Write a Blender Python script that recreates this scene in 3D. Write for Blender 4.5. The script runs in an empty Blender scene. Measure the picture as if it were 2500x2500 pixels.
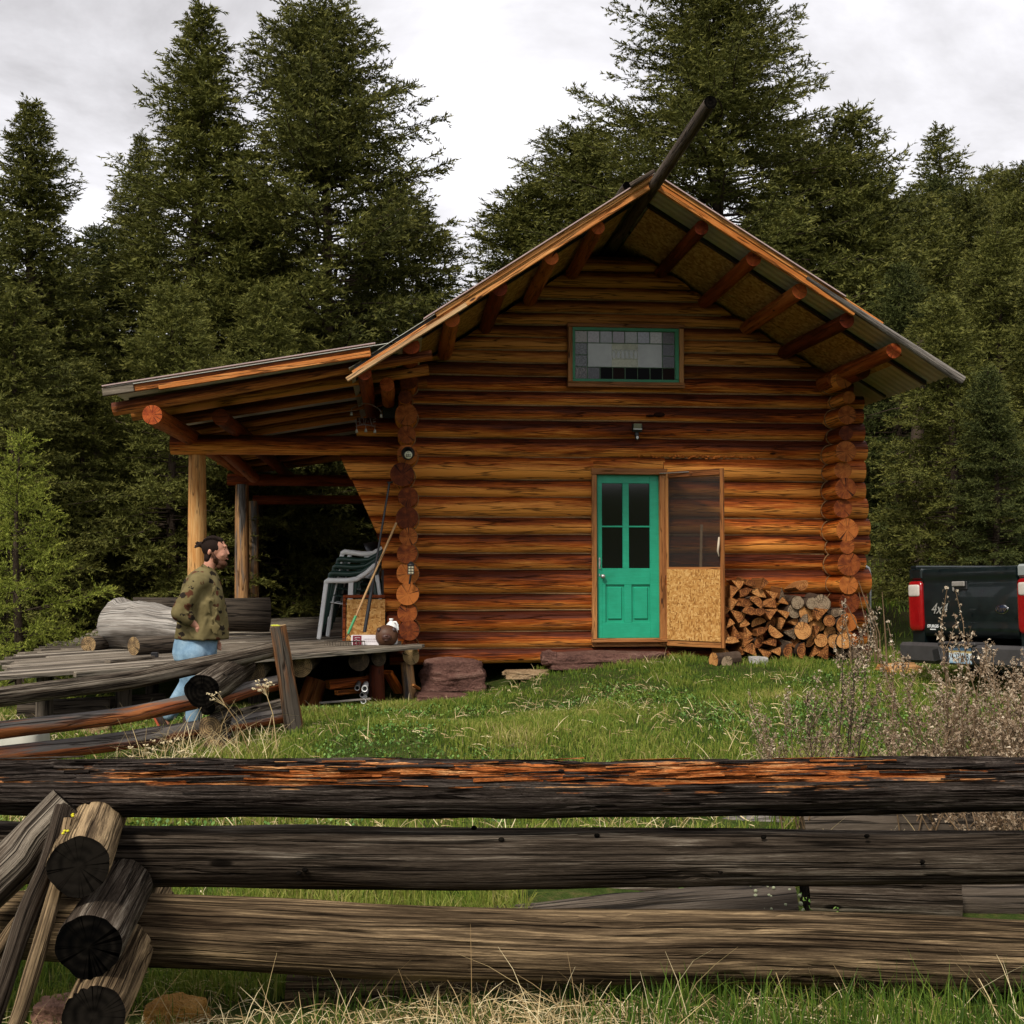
import bpy, math, random
import numpy as np
from mathutils import Vector, Matrix, Euler

scene = bpy.context.scene
C = scene.collection
R = math.radians

# ------------------------------------------------------------------ camera, sky, sun, exposure
YAW, PITCH, FPX, EYE = R(5.3), R(2.67), 3000.0, 1.6
cam_d = bpy.data.cameras.new("camera")
cam_d.sensor_width = 36.0
cam_d.lens = 36.0 * FPX / 2500.0
cam_d.clip_start = 0.05
cam_d.clip_end = 2000.0
cam = bpy.data.objects.new("camera", cam_d)
C.objects.link(cam)
cam.location = (0, 0, EYE)
cam.rotation_euler = (R(90) + PITCH, 0, -YAW)
scene.camera = cam

SUN_EL, SUN_AZ = R(47), R(212)          # azimuth clockwise from +Y: light comes from behind the camera, left
world = bpy.data.worlds.new("World")
scene.world = world
world.use_nodes = True
_wn, _wl = world.node_tree.nodes, world.node_tree.links
_wn.clear()
_out = _wn.new("ShaderNodeOutputWorld")
_bg = _wn.new("ShaderNodeBackground")
_bg.inputs["Strength"].default_value = 0.1
_sky = _wn.new("ShaderNodeTexSky")
_sky.sky_type = 'NISHITA'
_sky.sun_disc = False
_sky.sun_elevation = SUN_EL
_sky.sun_rotation = SUN_AZ
_tc = _wn.new("ShaderNodeTexCoord")
_mp = _wn.new("ShaderNodeMapping")
_mp.inputs["Scale"].default_value = (1.0, 1.0, 2.2)
_mp.inputs["Location"].default_value = (0.35, 0.2, 0.1)
_n1 = _wn.new("ShaderNodeTexNoise")
_n1.inputs["Scale"].default_value = 2.6
_n1.inputs["Detail"].default_value = 7.0
_n1.inputs["Roughness"].default_value = 0.6
_n1.inputs["Distortion"].default_value = 0.35
_cr = _wn.new("ShaderNodeValToRGB")
_e = _cr.color_ramp.elements
_e[0].position = 0.33; _e[0].color = (0.56, 0.545, 0.56, 1)
_e[1].position = 0.64; _e[1].color = (1.08, 1.07, 1.10, 1)
_m = _e.new(0.5); _m.color = (0.85, 0.835, 0.865, 1)
_sc = _wn.new("ShaderNodeVectorMath"); _sc.operation = 'SCALE'
_sc.inputs["Scale"].default_value = 7.4
_mx = _wn.new("ShaderNodeMix"); _mx.data_type = 'RGBA'
_mx.inputs[0].default_value = 0.96
_wl.new(_tc.outputs["Generated"], _mp.inputs["Vector"])
_wl.new(_mp.outputs["Vector"], _n1.inputs["Vector"])
_wl.new(_n1.outputs["Fac"], _cr.inputs["Fac"])
_wl.new(_cr.outputs["Color"], _sc.inputs[0])
_wl.new(_sky.outputs["Color"], _mx.inputs[6])
_wl.new(_sc.outputs["Vector"], _mx.inputs[7])
_wl.new(_mx.outputs[2], _bg.inputs["Color"])
_wl.new(_bg.outputs["Background"], _out.inputs["Surface"])

sun_d = bpy.data.lights.new("sun", 'SUN')
sun_d.energy = 2.4
sun_d.angle = R(11)
sun_d.color = (1.0, 0.93, 0.82)
sun = bpy.data.objects.new("sun", sun_d)
C.objects.link(sun)
_sv = Vector((math.sin(SUN_AZ) * math.cos(SUN_EL), math.cos(SUN_AZ) * math.cos(SUN_EL), math.sin(SUN_EL)))
sun.location = _sv * 40
sun.rotation_euler = _sv.to_track_quat('Z', 'Y').to_euler()

scene.view_settings.view_transform = 'Standard'
scene.view_settings.look = 'None'
scene.view_settings.exposure = 0.68
scene.view_settings.gamma = 1.0
scene.render.engine = 'CYCLES'
scene.cycles.max_bounces = 6
scene.cycles.diffuse_bounces = 2
scene.cycles.glossy_bounces = 2
scene.cycles.transmission_bounces = 3
scene.cycles.transparent_max_bounces = 12
scene.cycles.caustics_reflective = False
scene.cycles.caustics_refractive = False
scene.render.use_persistent_data = False

# ------------------------------------------------------------------ points from the photograph's geometry
_fw = Vector((math.sin(YAW) * math.cos(PITCH), math.cos(YAW) * math.cos(PITCH), math.sin(PITCH)))
_rt = Vector((math.cos(YAW), -math.sin(YAW), 0))
_up = _rt.cross(_fw)
def ray(px, py):
    return _fw + _rt * ((px - 1250) / FPX) + _up * ((1250 - py) / FPX)
def at(px, py, Y):
    """point seen at (px,py) of the 2500 px photograph that lies on the vertical plane y=Y"""
    d = ray(px, py); s = Y / d.y
    return Vector((d.x * s, Y, EYE + d.z * s))
def atz(px, py, z):
    d = ray(px, py); s = (z - EYE) / d.z
    return Vector((d.x * s, d.y * s, z))

# ------------------------------------------------------------------ numpy noise
def _hash(ix, iy, iz, seed):
    h = (ix * 374761393 + iy * 668265263 + iz * 2147483647 + seed * 1274126177) & 0xFFFFFFFF
    h = ((h ^ (h >> 13)) * 1274126177) & 0xFFFFFFFF
    h = h ^ (h >> 16)
    return (h & 0xFFFF) / 65535.0
def vnoise(x, y, z=0.0, seed=0):
    x, y, z = np.broadcast_arrays(np.asarray(x, float), np.asarray(y, float), np.asarray(z, float))
    ix, iy, iz = np.floor(x).astype(np.int64), np.floor(y).astype(np.int64), np.floor(z).astype(np.int64)
    fx, fy, fz = x - ix, y - iy, z - iz
    fx, fy, fz = fx*fx*(3-2*fx), fy*fy*(3-2*fy), fz*fz*(3-2*fz)
    r = 0
    for a in (0, 1):
        for b in (0, 1):
            for c in (0, 1):
                w = (fx if a else 1-fx) * (fy if b else 1-fy) * (fz if c else 1-fz)
                r = r + w * _hash(ix+a, iy+b, iz+c, seed)
    return r * 2 - 1
def fbm(x, y, z=0.0, seed=0, octs=4):
    r, a, f = 0, 0.5, 1.0
    for i in range(octs):
        r = r + a * vnoise(np.asarray(x)*f, np.asarray(y)*f, np.asarray(z)*f, seed+i*17)
        a *= 0.5; f *= 2.03
    return r

# ------------------------------------------------------------------ mesh builder
class MB:
    """collects faces; build() links them as ONE mesh object"""
    def __init__(s):
        s.v = []; s.f = []; s.n = 0
    def add(s, verts, faces, uv=None, col=None, mi=0, smooth=True):
        """verts Nx3, faces MxK (array) or list of lists; uv MxKx2 ; col Nx3 (per vertex)"""
        verts = np.asarray(verts, float).reshape(-1, 3)
        if col is None: col = np.full((len(verts), 3), 0.5)
        col = np.broadcast_to(np.asarray(col, float), (len(verts), 3))
        s.v.append((verts, col))
        if isinstance(faces, np.ndarray):
            groups = {faces.shape[1]: faces}
            uvg = {faces.shape[1]: uv}
        else:
            groups = {}; uvg = {}
            for i, fa in enumerate(faces):
                groups.setdefault(len(fa), []).append(fa)
                if uv is not None: uvg.setdefault(len(fa), []).append(uv[i])
            groups = {k: np.array(g) for k, g in groups.items()}
        for k, g in groups.items():
            u = uvg.get(k)
            if u is None:
                # planar uv from the positions
                p = verts[g]
                nrm = np.cross(p[:, 1]-p[:, 0], p[:, 2]-p[:, 0])
                ax = np.argmax(np.abs(nrm), axis=1)
                u = np.zeros((len(g), k, 2))
                for a, (i0, i1) in enumerate(((1, 2), (0, 2), (0, 1))):
                    m = ax == a
                    u[m, :, 0] = p[m][:, :, i0]; u[m, :, 1] = p[m][:, :, i1]
            s.f.append((g + s.n, np.asarray(u, float).reshape(len(g), k, 2), mi, smooth))
        s.n += len(verts)
    def box(s, c, size, rot=None, mi=0, bev=0.0, uvs=(1, 1), grain=0, col=None):
        """box with optional chamfer; grain = local axis the wood grain (uv u) runs along"""
        hx, hy, hz = [v/2 for v in size]
        b = min(bev, hx*0.9, hy*0.9, hz*0.9)
        h = np.array([hx, hy, hz])
        vs, fs, us = [], [], []
        def q(pts, n_ax):
            i = len(vs)
            vs.extend(pts)
            fs.append(list(range(i, i+len(pts))))
            g = grain
            others = [a for a in range(3) if a != n_ax]
            if n_ax == g: ua, va = others
            else:
                ua = g; va = [a for a in others if a != g][0]
            us.append([(p[ua], p[va] + 0.37*n_ax) for p in pts])
        if b <= 0:
            for ax in range(3):
                for sg in (-1, 1):
                    a1, a2 = (ax+1) % 3, (ax+2) % 3
                    pts = []
                    for (p, r_) in ((-1, -1), (1, -1), (1, 1), (-1, 1)):
                        v = [0, 0, 0]; v[ax] = sg*h[ax]; v[a1] = p*h[a1]; v[a2] = r_*h[a2]; pts.append(v)
                    if sg < 0: pts.reverse()
                    q(pts, ax)
        else:
            for ax in range(3):
                a1, a2 = (ax+1) % 3, (ax+2) % 3
                for sg in (-1, 1):
                    pts = []
                    for (p, r_) in ((-1, -1), (1, -1), (1, 1), (-1, 1)):
                        v = [0, 0, 0]; v[ax] = sg*h[ax]; v[a1] = p*(h[a1]-b); v[a2] = r_*(h[a2]-b); pts.append(v)
                    if sg < 0: pts.reverse()
                    q(pts, ax)
            for ax in range(3):      # edges along ax
                a1, a2 = (ax+1) % 3, (ax+2) % 3
                for s1 in (-1, 1):
                    for s2 in (-1, 1):
                        def V(e, w):
                            v = [0, 0, 0]; v[ax] = e*(h[ax]-b)
                            v[a1] = s1*(h[a1] if w == 0 else h[a1]-b)
                            v[a2] = s2*(h[a2]-b if w == 0 else h[a2]); return v
                        pts = [V(-1, 0), V(1, 0), V(1, 1), V(-1, 1)]
                        if s1*s2 > 0: pts.reverse()
                        q(pts, a1)
            for sx in (-1, 1):
                for sy in (-1, 1):
                    for sz in (-1, 1):
                        pts = [[sx*hx, sy*(hy-b), sz*(hz-b)], [sx*(hx-b), sy*hy, sz*(hz-b)], [sx*(hx-b), sy*(hy-b), sz*hz]]
                        if sx*sy*sz < 0: pts.reverse()
                        q(pts, 2)
        v = np.array(vs, float)
        if rot is not None:
            M = np.array(rot.to_matrix() if hasattr(rot, 'to_matrix') else rot)
            v = v @ M.T
        v = v + np.array(c)
        uo = (random.random()*20, random.random()*20)
        us = [[(a*uvs[0]+uo[0], b_*uvs[1]+uo[1]) for a, b_ in u] for u in us]
        if col is None: col = (0.5, random.random(), random.random())
        s.add(v, fs, us, col, mi, smooth=False)
    def bar(s, p0, p1, w, h, mi=0, bev=0.0, up=(0, 0, 1), col=None, uvs=(1, 1)):
        """plank from p0 to p1; w across, h thick (along up)"""
        p0, p1 = Vector(p0), Vector(p1)
        d = (p1-p0); L = d.length; x = d.normalized()
        u = Vector(up); y = u.cross(x).normalized(); z = x.cross(y)
        M = Matrix((x, y, z)).transposed()
        s.box((p0+p1)/2, (L, w, h), M, mi, bev, uvs, 0, col)
    def tube(s, pts, rad, m=8, mi=0, cap=True, capmi=None, col=None, bump=None, flat=1.0):
        """swept tube through pts with radii; uv u along metres, v around metres"""
        P = np.array([list(p) for p in pts], float); n = len(P)
        rad = np.broadcast_to(np.asarray(rad, float), (n,))
        T = np.gradient(P, axis=0) if n > 2 else np.repeat((P[1]-P[0])[None], 2, 0)
        T /= np.linalg.norm(T, axis=1, keepdims=True) + 1e-12
        ref = np.array([0, 0, 1.0])
        if abs(T[:, 2]).mean() > 0.8: ref = np.array([0, -1.0, 0])
        A = np.cross(ref, T); A /= np.linalg.norm(A, axis=1, keepdims=True) + 1e-12
        B = np.cross(T, A)
        ang = np.arange(m)*2*math.pi/m
        rr = rad[:, None]*np.ones((1, m))
        L = np.concatenate([[0], np.cumsum(np.linalg.norm(np.diff(P, axis=0), axis=1))])
        if bump is not None: rr = rr*bump(L[:, None], ang[None, :])
        V = P[:, None, :] + rr[..., None]*(np.cos(ang)[None, :, None]*A[:, None, :]*flat + np.sin(ang)[None, :, None]*B[:, None, :])
        i = np.arange(n-1)[:, None]; j = np.arange(m)[None, :]; j2 = (j+1) % m
        F = np.stack([i*m+j, i*m+j2, (i+1)*m+j2, (i+1)*m+j], -1).reshape(-1, 4)
        uo, vo = random.random()*30, random.random()*30
        rm = float(rad.mean())
        U = np.zeros((n-1, m, 4, 2))
        U[..., 0, 0] = U[..., 1, 0] = L[:-1, None]; U[..., 2, 0] = U[..., 3, 0] = L[1:, None]
        U[..., 0, 1] = U[..., 3, 1] = j*2*math.pi/m*rm; U[..., 1, 1] = U[..., 2, 1] = (j+1)*2*math.pi/m*rm
        U[..., 0] += uo; U[..., 1] += vo
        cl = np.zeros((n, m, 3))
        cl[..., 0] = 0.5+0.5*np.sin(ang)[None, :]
        if col is None: col = (random.random(), random.random())
        cl[..., 1] = col[0]; cl[..., 2] = col[1]
        s.add(V.reshape(-1, 3), F, U.reshape(-1, 4, 2), cl.reshape(-1, 3), mi)
        if cap:
            cm = capmi if capmi is not None else mi
            for e, idx in ((0, 0), (1, n-1)):
                ring = V[idx]; c = ring.mean(0)
                rings = [c[None], c+(ring-c)*0.5, ring]
                vv = np.concatenate(rings)
                a = np.arange(m); a2 = (a+1) % m
                t = np.stack([np.zeros(m, int), 1+a, 1+a2], -1)
                q = np.stack([1+a, 1+m+a, 1+m+a2, 1+a2], -1)
                if e == 0: t = t[:, ::-1]; q = q[:, ::-1]
                lx = (vv-c) @ A[idx]; ly = (vv-c) @ B[idx]
                uvv = np.stack([lx, ly], -1)
                cc = (0.5, col[0], col[1])
                s.add(vv, t, uvv[t], cc, cm, smooth=False)
                n0 = s.n - len(vv)
                s.f.append((q + n0, uvv[q], cm, False))
    def ell(s, c, r, rot=None, mi=0, n=12, m=16, bump=None, col=None):
        th = np.linspace(0, math.pi, n+1)[:, None]; ph = (np.arange(m)*2*math.pi/m)[None, :]
        D = np.stack([np.sin(th)*np.cos(ph), np.sin(th)*np.sin(ph), np.cos(th)*np.ones_like(ph)], -1)
        V = D*np.array(r)
        if bump is not None: V = V*bump(D)[..., None]
        V = V.reshape(-1, 3)
        if rot is not None: V = V @ np.array(rot.to_matrix() if hasattr(rot, 'to_matrix') else rot).T
        V = V + np.array(c)
        i = np.arange(n)[:, None]; j = np.arange(m)[None, :]; j2 = (j+1) % m
        F = np.stack([i*m+j, (i+1)*m+j, (i+1)*m+j2, i*m+j2], -1).reshape(-1, 4)
        s.add(V, F, None, col, mi)
    def lathe(s, c, prof, m=20, mi=0, rot=None, col=None):
        """prof list of (r,z)"""
        P = np.array(prof, float); n = len(P)
        a = np.arange(m)*2*math.pi/m
        V = np.stack([P[:, 0:1]*np.cos(a), P[:, 0:1]*np.sin(a), P[:, 1:2]*np.ones(m)], -1).reshape(-1, 3)
        if rot is not None: V = V @ np.array(rot.to_matrix() if hasattr(rot, 'to_matrix') else rot).T
        V = V + np.array(c)
        i = np.arange(n-1)[:, None]; j = np.arange(m)[None, :]; j2 = (j+1) % m
        F = np.stack([i*m+j, i*m+j2, (i+1)*m+j2, (i+1)*m+j], -1).reshape(-1, 4)
        s.add(V, F, None, col, mi)
    def prism(s, poly, a0, a1, mi=0, capmi=None, fn=None, col=None):
        """extrude a 2-D polygon between a0 and a1; fn(u,v,a)->xyz"""
        n = len(poly)
        V = [fn(u, v, a0) for u, v in poly] + [fn(u, v, a1) for u, v in poly]
        F = [[i, (i+1) % n, n+(i+1) % n, n+i] for i in range(n)]
        per = [0]
        for i in range(n):
            per.append(per[-1]+math.hypot(poly[(i+1) % n][0]-poly[i][0], poly[(i+1) % n][1]-poly[i][1]))
        L = abs(a1-a0)
        U = [[(0, per[i]), (0, per[i+1]), (L, per[i+1]), (L, per[i])] for i in range(n)]
        s.add(V, F, U, col, mi, False)
        cm = mi if capmi is None else capmi
        s.add(V[:n], [list(range(n))[::-1]], [[poly[k] for k in range(n)][::-1]], col, cm, False)
        s.add(V[n:], [list(range(n))], [[poly[k] for k in range(n)]], col, cm, False)
    def build(s, name, mats, parent=None, fix=False):
        me = bpy.data.meshes.new(name)
        V = np.concatenate([a for a, _ in s.v]); CL = np.concatenate([b for _, b in s.v])
        me.vertices.add(len(V)); me.vertices.foreach_set("co", V.astype(np.float32).ravel())
        lv = np.concatenate([g.ravel() for g, *_ in s.f]).astype(np.int32)
        cnt = np.concatenate([np.full(len(g), g.shape[1]) for g, *_ in s.f])
        st = np.concatenate([[0], np.cumsum(cnt)[:-1]]).astype(np.int32)
        me.loops.add(len(lv)); me.loops.foreach_set("vertex_index", lv)
        me.polygons.add(len(cnt)); me.polygons.foreach_set("loop_start", st)
        me.polygons.foreach_set("material_index", np.concatenate([np.full(len(g), mi) for g, _, mi, _ in s.f]).astype(np.int32))
        me.polygons.foreach_set("use_smooth", np.concatenate([np.full(len(g), sm) for g, _, _, sm in s.f]))
        uvl = me.uv_layers.new(name="UVMap")
        uvl.data.foreach_set("uv", np.concatenate([u.reshape(-1, 2) for _, u, _, _ in s.f]).astype(np.float32).ravel())
        ca = me.color_attributes.new("lg", 'FLOAT_COLOR', 'POINT')
        c4 = np.ones((len(V), 4), np.float32); c4[:, :3] = CL
        ca.data.foreach_set("color", c4.ravel())
        me.update(calc_edges=True)
        if fix: me.validate()
        for m in (mats if isinstance(mats, (list, tuple)) else [mats]): me.materials.append(m)
        o = bpy.data.objects.new(name, me)
        C.objects.link(o)
        if parent is not None: o.parent = parent
        return o

def tag(o, label=None, cat=None, group=None, kind=None):
    if label: o["label"] = label
    if cat: o["category"] = cat
    if group: o["group"] = group
    if kind: o["kind"] = kind
    return o
def thing(name, label, cat, loc=(0, 0, 0), rz=0.0, group=None):
    o = bpy.data.objects.new(name, None)
    C.objects.link(o)
    o.empty_display_size = 0.2
    o.location = loc; o.rotation_euler = (0, 0, rz)
    return tag(o, label, cat, group)
def copy_tree(o, parent=None):
    c = o.copy(); C.objects.link(c)
    if parent is not None: c.parent = parent
    for ch in [x for x in C.objects if x.parent is o]: copy_tree(ch, c)
    return c

# ------------------------------------------------------------------ materials
class NM:
    def __init__(s, name, rough=0.7, spec=0.3):
        s.m = bpy.data.materials.new(name); s.m.use_nodes = True
        s.t = s.m.node_tree; s.b = s.t.nodes["Principled BSDF"]; s.o = s.t.nodes["Material Output"]
        s.b.inputs["Roughness"].default_value = rough
        s.b.inputs["Specular IOR Level"].default_value = spec
    def n(s, typ, **kw):
        nd = s.t.nodes.new(typ)
        for k, v in kw.items():
            if hasattr(nd, k) and k not in ("inputs",): setattr(nd, k, v)
        return nd
    def put(s, sock, v):
        if isinstance(v, bpy.types.NodeSocket): s.t.links.new(v, sock)
        elif v is not None:
            if isinstance(v, (tuple, list)) and len(v) == 3 and sock.type == 'RGBA': v = (*v, 1)
            sock.default_value = v
    def math(s, op, a, b=None, c=None, clamp=False):
        nd = s.n("ShaderNodeMath", operation=op); nd.use_clamp = clamp
        s.put(nd.inputs[0], a)
        if b is not None: s.put(nd.inputs[1], b)
        if c is not None: s.put(nd.inputs[2], c)
        return nd.outputs[0]
    def coord(s, kind="UV", scale=(1, 1, 1), loc=(0, 0, 0), src=None):
        if src is None:
            tc = s.n("ShaderNodeTexCoord"); src = tc.outputs[kind]
        mp = s.n("ShaderNodeMapping"); mp.inputs["Scale"].default_value = scale; mp.inputs["Location"].default_value = loc
        s.put(mp.inputs["Vector"], src)
        return mp.outputs[0]
    def noise(s, vec, scale=1.0, detail=3.0, rough=0.5, dist=0.0):
        nd = s.n("ShaderNodeTexNoise")
        s.put(nd.inputs["Vector"], vec); nd.inputs["Scale"].default_value = scale
        nd.inputs["Detail"].default_value = detail; nd.inputs["Roughness"].default_value = rough; nd.inputs["Distortion"].default_value = dist
        return nd.outputs["Fac"]
    def vor(s, vec, scale=1.0, feat='F1', out="Distance", rnd=1.0):
        nd = s.n("ShaderNodeTexVoronoi"); nd.feature = feat
        s.put(nd.inputs["Vector"], vec); nd.inputs["Scale"].default_value = scale; nd.inputs["Randomness"].default_value = rnd
        return nd.outputs[out]
    def ramp(s, fac, stops, interp='LINEAR'):
        nd = s.n("ShaderNodeValToRGB"); nd.color_ramp.interpolation = interp
        e = nd.color_ramp.elements
        while len(e) > 1: e.remove(e[-1])
        e[0].position = stops[0][0]; e[0].color = (*_c3(stops[0][1]), 1)
        for p, c in stops[1:]:
            q = e.new(p); q.color = (*_c3(c), 1)
        s.put(nd.inputs[0], fac)
        return nd.outputs[0]
    def mix(s, fac, a, b, mode='MIX'):
        nd = s.n("ShaderNodeMix", data_type='RGBA', blend_type=mode)
        s.put(nd.inputs[0], fac); s.put(nd.inputs[6], a); s.put(nd.inputs[7], b)
        return nd.outputs[2]
    def attr(s, ch=None, name="lg"):
        a = s.n("ShaderNodeAttribute"); a.attribute_name = name
        if ch is None: return a.outputs["Color"]
        sp = s.n("ShaderNodeSeparateColor"); s.put(sp.inputs[0], a.outputs["Color"])
        return sp.outputs[ch]
    def bump(s, h, dist=0.01, strength=0.6):
        b = s.n("ShaderNodeBump"); b.inputs["Strength"].default_value = strength; b.inputs["Distance"].default_value = dist
        s.put(b.inputs["Height"], h); s.put(s.b.inputs["Normal"], b.outputs[0])
    def col(s, c): s.put(s.b.inputs["Base Color"], c); return s
def _c3(c):
    return (c, c, c) if isinstance(c, (int, float)) else c

def wood_mat(name, dark, mid, light, streak=0.5, topdark=0.0, crack=0.5, rough=0.55, spec=0.35, bump=0.012, grey=None, greyamt=0.0, var=0.5, knots=True, coord="UV", con=1.0, near=False):
    """weathered / oiled log surface; uv runs along and around the log, lg.r tells the top of the log from its underside"""
    k = NM(name, rough, spec)
    r_, g_, b_ = k.attr(0), k.attr(1), k.attr(2)
    base = k.coord(coord)
    big = k.noise(k.coord(src=base, scale=((0.9, 16, 1) if near else (0.5, 5, 1))), 1.0, 5, 0.6, 0.8)
    st = k.noise(k.coord(src=base, scale=((2.4, 95, 1) if near else (2.6, 62, 1))), 1.0, 5, 0.7)
    fine = k.noise(k.coord(src=base, scale=(6, 190, 1)), 1.0, 3, 0.6)
    if near: fine = k.math('MULTIPLY_ADD', k.noise(k.coord(src=base, scale=(14, 420, 1)), 1.0, 3, 0.7), .5, k.math('MULTIPLY', fine, .5)); fine = k.math('MULTIPLY_ADD', fine, 2.0, -.5)
    f = k.math('MULTIPLY_ADD', st, 0.55, k.math('MULTIPLY', big, 0.75))
    f = k.math('ADD', f, k.math('MULTIPLY_ADD', fine, 0.25, -0.30))
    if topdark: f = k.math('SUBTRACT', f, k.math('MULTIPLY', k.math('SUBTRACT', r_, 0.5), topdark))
    f = k.math('ADD', f, k.math('MULTIPLY', k.math('SUBTRACT', g_, 0.5), var))
    c = k.ramp(f, [(0.48-0.26/con, dark), (0.48, mid), (0.48+0.26/con, light)])
    if grey is not None:
        gm = k.noise(k.coord(src=base, scale=(0.9, 9, 1), loc=(3, 5, 0)), 1.0, 4, 0.6, 0.4)
        gm = k.math('ADD', gm, k.math('MULTIPLY', k.math('SUBTRACT', r_, 0.5), 0.35))
        gf = k.ramp(gm, [(0.62-greyamt*0.45, 0.0), (0.74-greyamt*0.45, 1.0)])
        gc = k.mix(st, tuple(v*0.35 for v in grey), tuple(v*1.5 for v in grey))
        c = k.mix(gf, c, gc)
    cn = k.noise(k.coord(src=base, scale=((0.45, 34, 1) if near else (0.7, 16, 1)), loc=(7, 2, 0)), 1.0, 3, 0.5, 0.25)
    line = k.math('ABSOLUTE', k.math('SUBTRACT', cn, 0.5))
    cr = k.ramp(line, [(0.0, 1.0), (0.012*crack+0.004, 0.6), (0.03*crack+0.006, 0.0)])
    c = k.mix(k.math('MULTIPLY', cr, min(1, 0.55+crack*0.4)), c, tuple(v*0.18 for v in dark))
    h = k.math('SUBTRACT', k.math('MULTIPLY_ADD', st, 0.6, k.math('MULTIPLY', fine, 0.4)), k.math('MULTIPLY', cr, 1.2))
    if knots:
        v = k.vor(k.coord(src=base, scale=(1.7, 5.5, 1), loc=(1.3, 0.4, 0)), 1.0)
        kn = k.ramp(v, [(0.0, 1.0), (0.055, 0.9), (0.085, 0.0)])
        c = k.mix(kn, c, tuple(v_*0.3 for v_ in dark))
    k.col(c)
    k.bump(h, bump, 0.8)
    rr = k.math('MULTIPLY_ADD', st, 0.25, rough-0.12)
    k.put(k.b.inputs["Roughness"], rr)
    return k.m

def end_mat(name, dark, mid, light, rings=70.0, cracks=True, rough=0.75):
    """sawn log end: growth rings around the uv origin, radial drying cracks"""
    k = NM(name, rough, 0.2)
    uv = k.coord("UV")
    wob = k.noise(k.coord(src=uv, scale=(14, 14, 1)), 1.0, 2)
    ln = k.n("ShaderNodeVectorMath", operation='LENGTH'); k.put(ln.inputs[0], uv)
    rad = k.math('ADD', ln.outputs["Value"], k.math('MULTIPLY', wob, 0.012))
    ring = k.math('SINE', k.math('MULTIPLY', rad, rings*6.28))
    big = k.noise(k.coord(src=uv, scale=(9, 9, 1), loc=(4, 1, 0)), 1.0, 3, 0.6)
    g = k.attr(1)
    f = k.math('ADD', k.math('MULTIPLY_ADD', ring, 0.10, big), k.math('MULTIPLY', k.math('SUBTRACT', g, 0.5), 0.5))
    c = k.ramp(f, [(0.25, dark), (0.5, mid), (0.75, light)])
    if cracks:
        sp = k.n("ShaderNodeSeparateXYZ"); k.put(sp.inputs[0], uv)
        an = k.math('ARCTAN2', sp.outputs[1], sp.outputs[0])
        cb = k.n("ShaderNodeCombineXYZ"); k.put(cb.inputs[0], k.math('MULTIPLY', k.math('SINE', an), 2.4)); k.put(cb.inputs[1], k.math('MULTIPLY', k.math('COSINE', an), 2.4)); k.put(cb.inputs[2], k.math('MULTIPLY', g, 37.0))
        cn = k.noise(cb.outputs[0], 1.6, 1, 0.4)
        li = k.math('ABSOLUTE', k.math('SUBTRACT', cn, 0.56))
        cr = k.ramp(li, [(0.0, 1.0), (0.012, 0.8), (0.022, 0.0)])
        c = k.mix(cr, c, tuple(v*0.15 for v in dark))
    edge = k.noise(k.coord(src=uv, scale=(30, 30, 1)), 1.0, 2)
    k.col(c); k.bump(k.math('ADD', k.math('MULTIPLY', ring, .3), k.math('MULTIPLY', edge, 2.0)), 0.003, 0.5)
    return k.m

def plain(name, col, rough=0.5, spec=0.5, metal=0.0, nscale=40.0, namt=0.12, bump=0.0):
    k = NM(name, rough, spec)
    n = k.noise(k.coord("Object"), nscale, 4, 0.6)
    n2 = k.noise(k.coord("Object"), nscale*0.13, 3, 0.6)
    f = k.math('MULTIPLY_ADD', n2, 0.6, k.math('MULTIPLY', n, 0.4))
    k.col(k.ramp(f, [(0.25, tuple(v*(1-namt*2) for v in col)), (0.75, tuple(min(1, v*(1+namt*2)) for v in col))]))
    k.b.inputs["Metallic"].default_value = metal
    k.put(k.b.inputs["Roughness"], k.math('MULTIPLY_ADD', n2, 0.3, rough-0.15))
    if bump: k.bump(n, bump, 0.6)
    return k.m

M = {}
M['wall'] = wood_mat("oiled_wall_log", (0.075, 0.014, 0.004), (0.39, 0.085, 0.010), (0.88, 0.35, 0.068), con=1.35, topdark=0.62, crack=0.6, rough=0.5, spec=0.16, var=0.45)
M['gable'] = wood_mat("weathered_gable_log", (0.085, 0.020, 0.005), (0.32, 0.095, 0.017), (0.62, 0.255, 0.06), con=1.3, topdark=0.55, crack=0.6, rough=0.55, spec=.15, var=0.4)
M['beam'] = wood_mat("dark_beam_log", (0.07, 0.013, 0.003), (0.28, 0.058, 0.010), (0.5, 0.17, 0.035), crack=0.4, rough=0.5, spec=.15, var=0.4)
M['end'] = end_mat("oiled_log_end", (0.07, 0.012, 0.003), (0.21, 0.048, 0.008), (0.40, 0.125, 0.024))
M['endred'] = end_mat("red_log_end", (0.12, 0.018, 0.005), (0.30, 0.05, 0.010), (0.5, 0.12, 0.024))
M['post'] = wood_mat("peeled_post", (0.20, 0.06, 0.015), (0.50, 0.22, 0.06), (0.72, 0.45, 0.19), crack=0.3, rough=0.5, spec=.15, var=0.2)
M['postgrey'] = wood_mat("greying_peeled_post", (0.16, 0.06, 0.02), (0.38, 0.2, 0.08), (0.6, 0.4, 0.19), crack=0.5, rough=0.5, var=0.2, grey=(0.13, 0.12, 0.11), greyamt=0.0)
M['fence'] = wood_mat("grey_rail", (0.014, 0.010, 0.007), (0.075, 0.057, 0.042), (0.29, 0.245, 0.19), near=True, con=1.5, crack=.9, rough=0.9, spec=0.04, var=0.15, bump=0.02)
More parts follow.
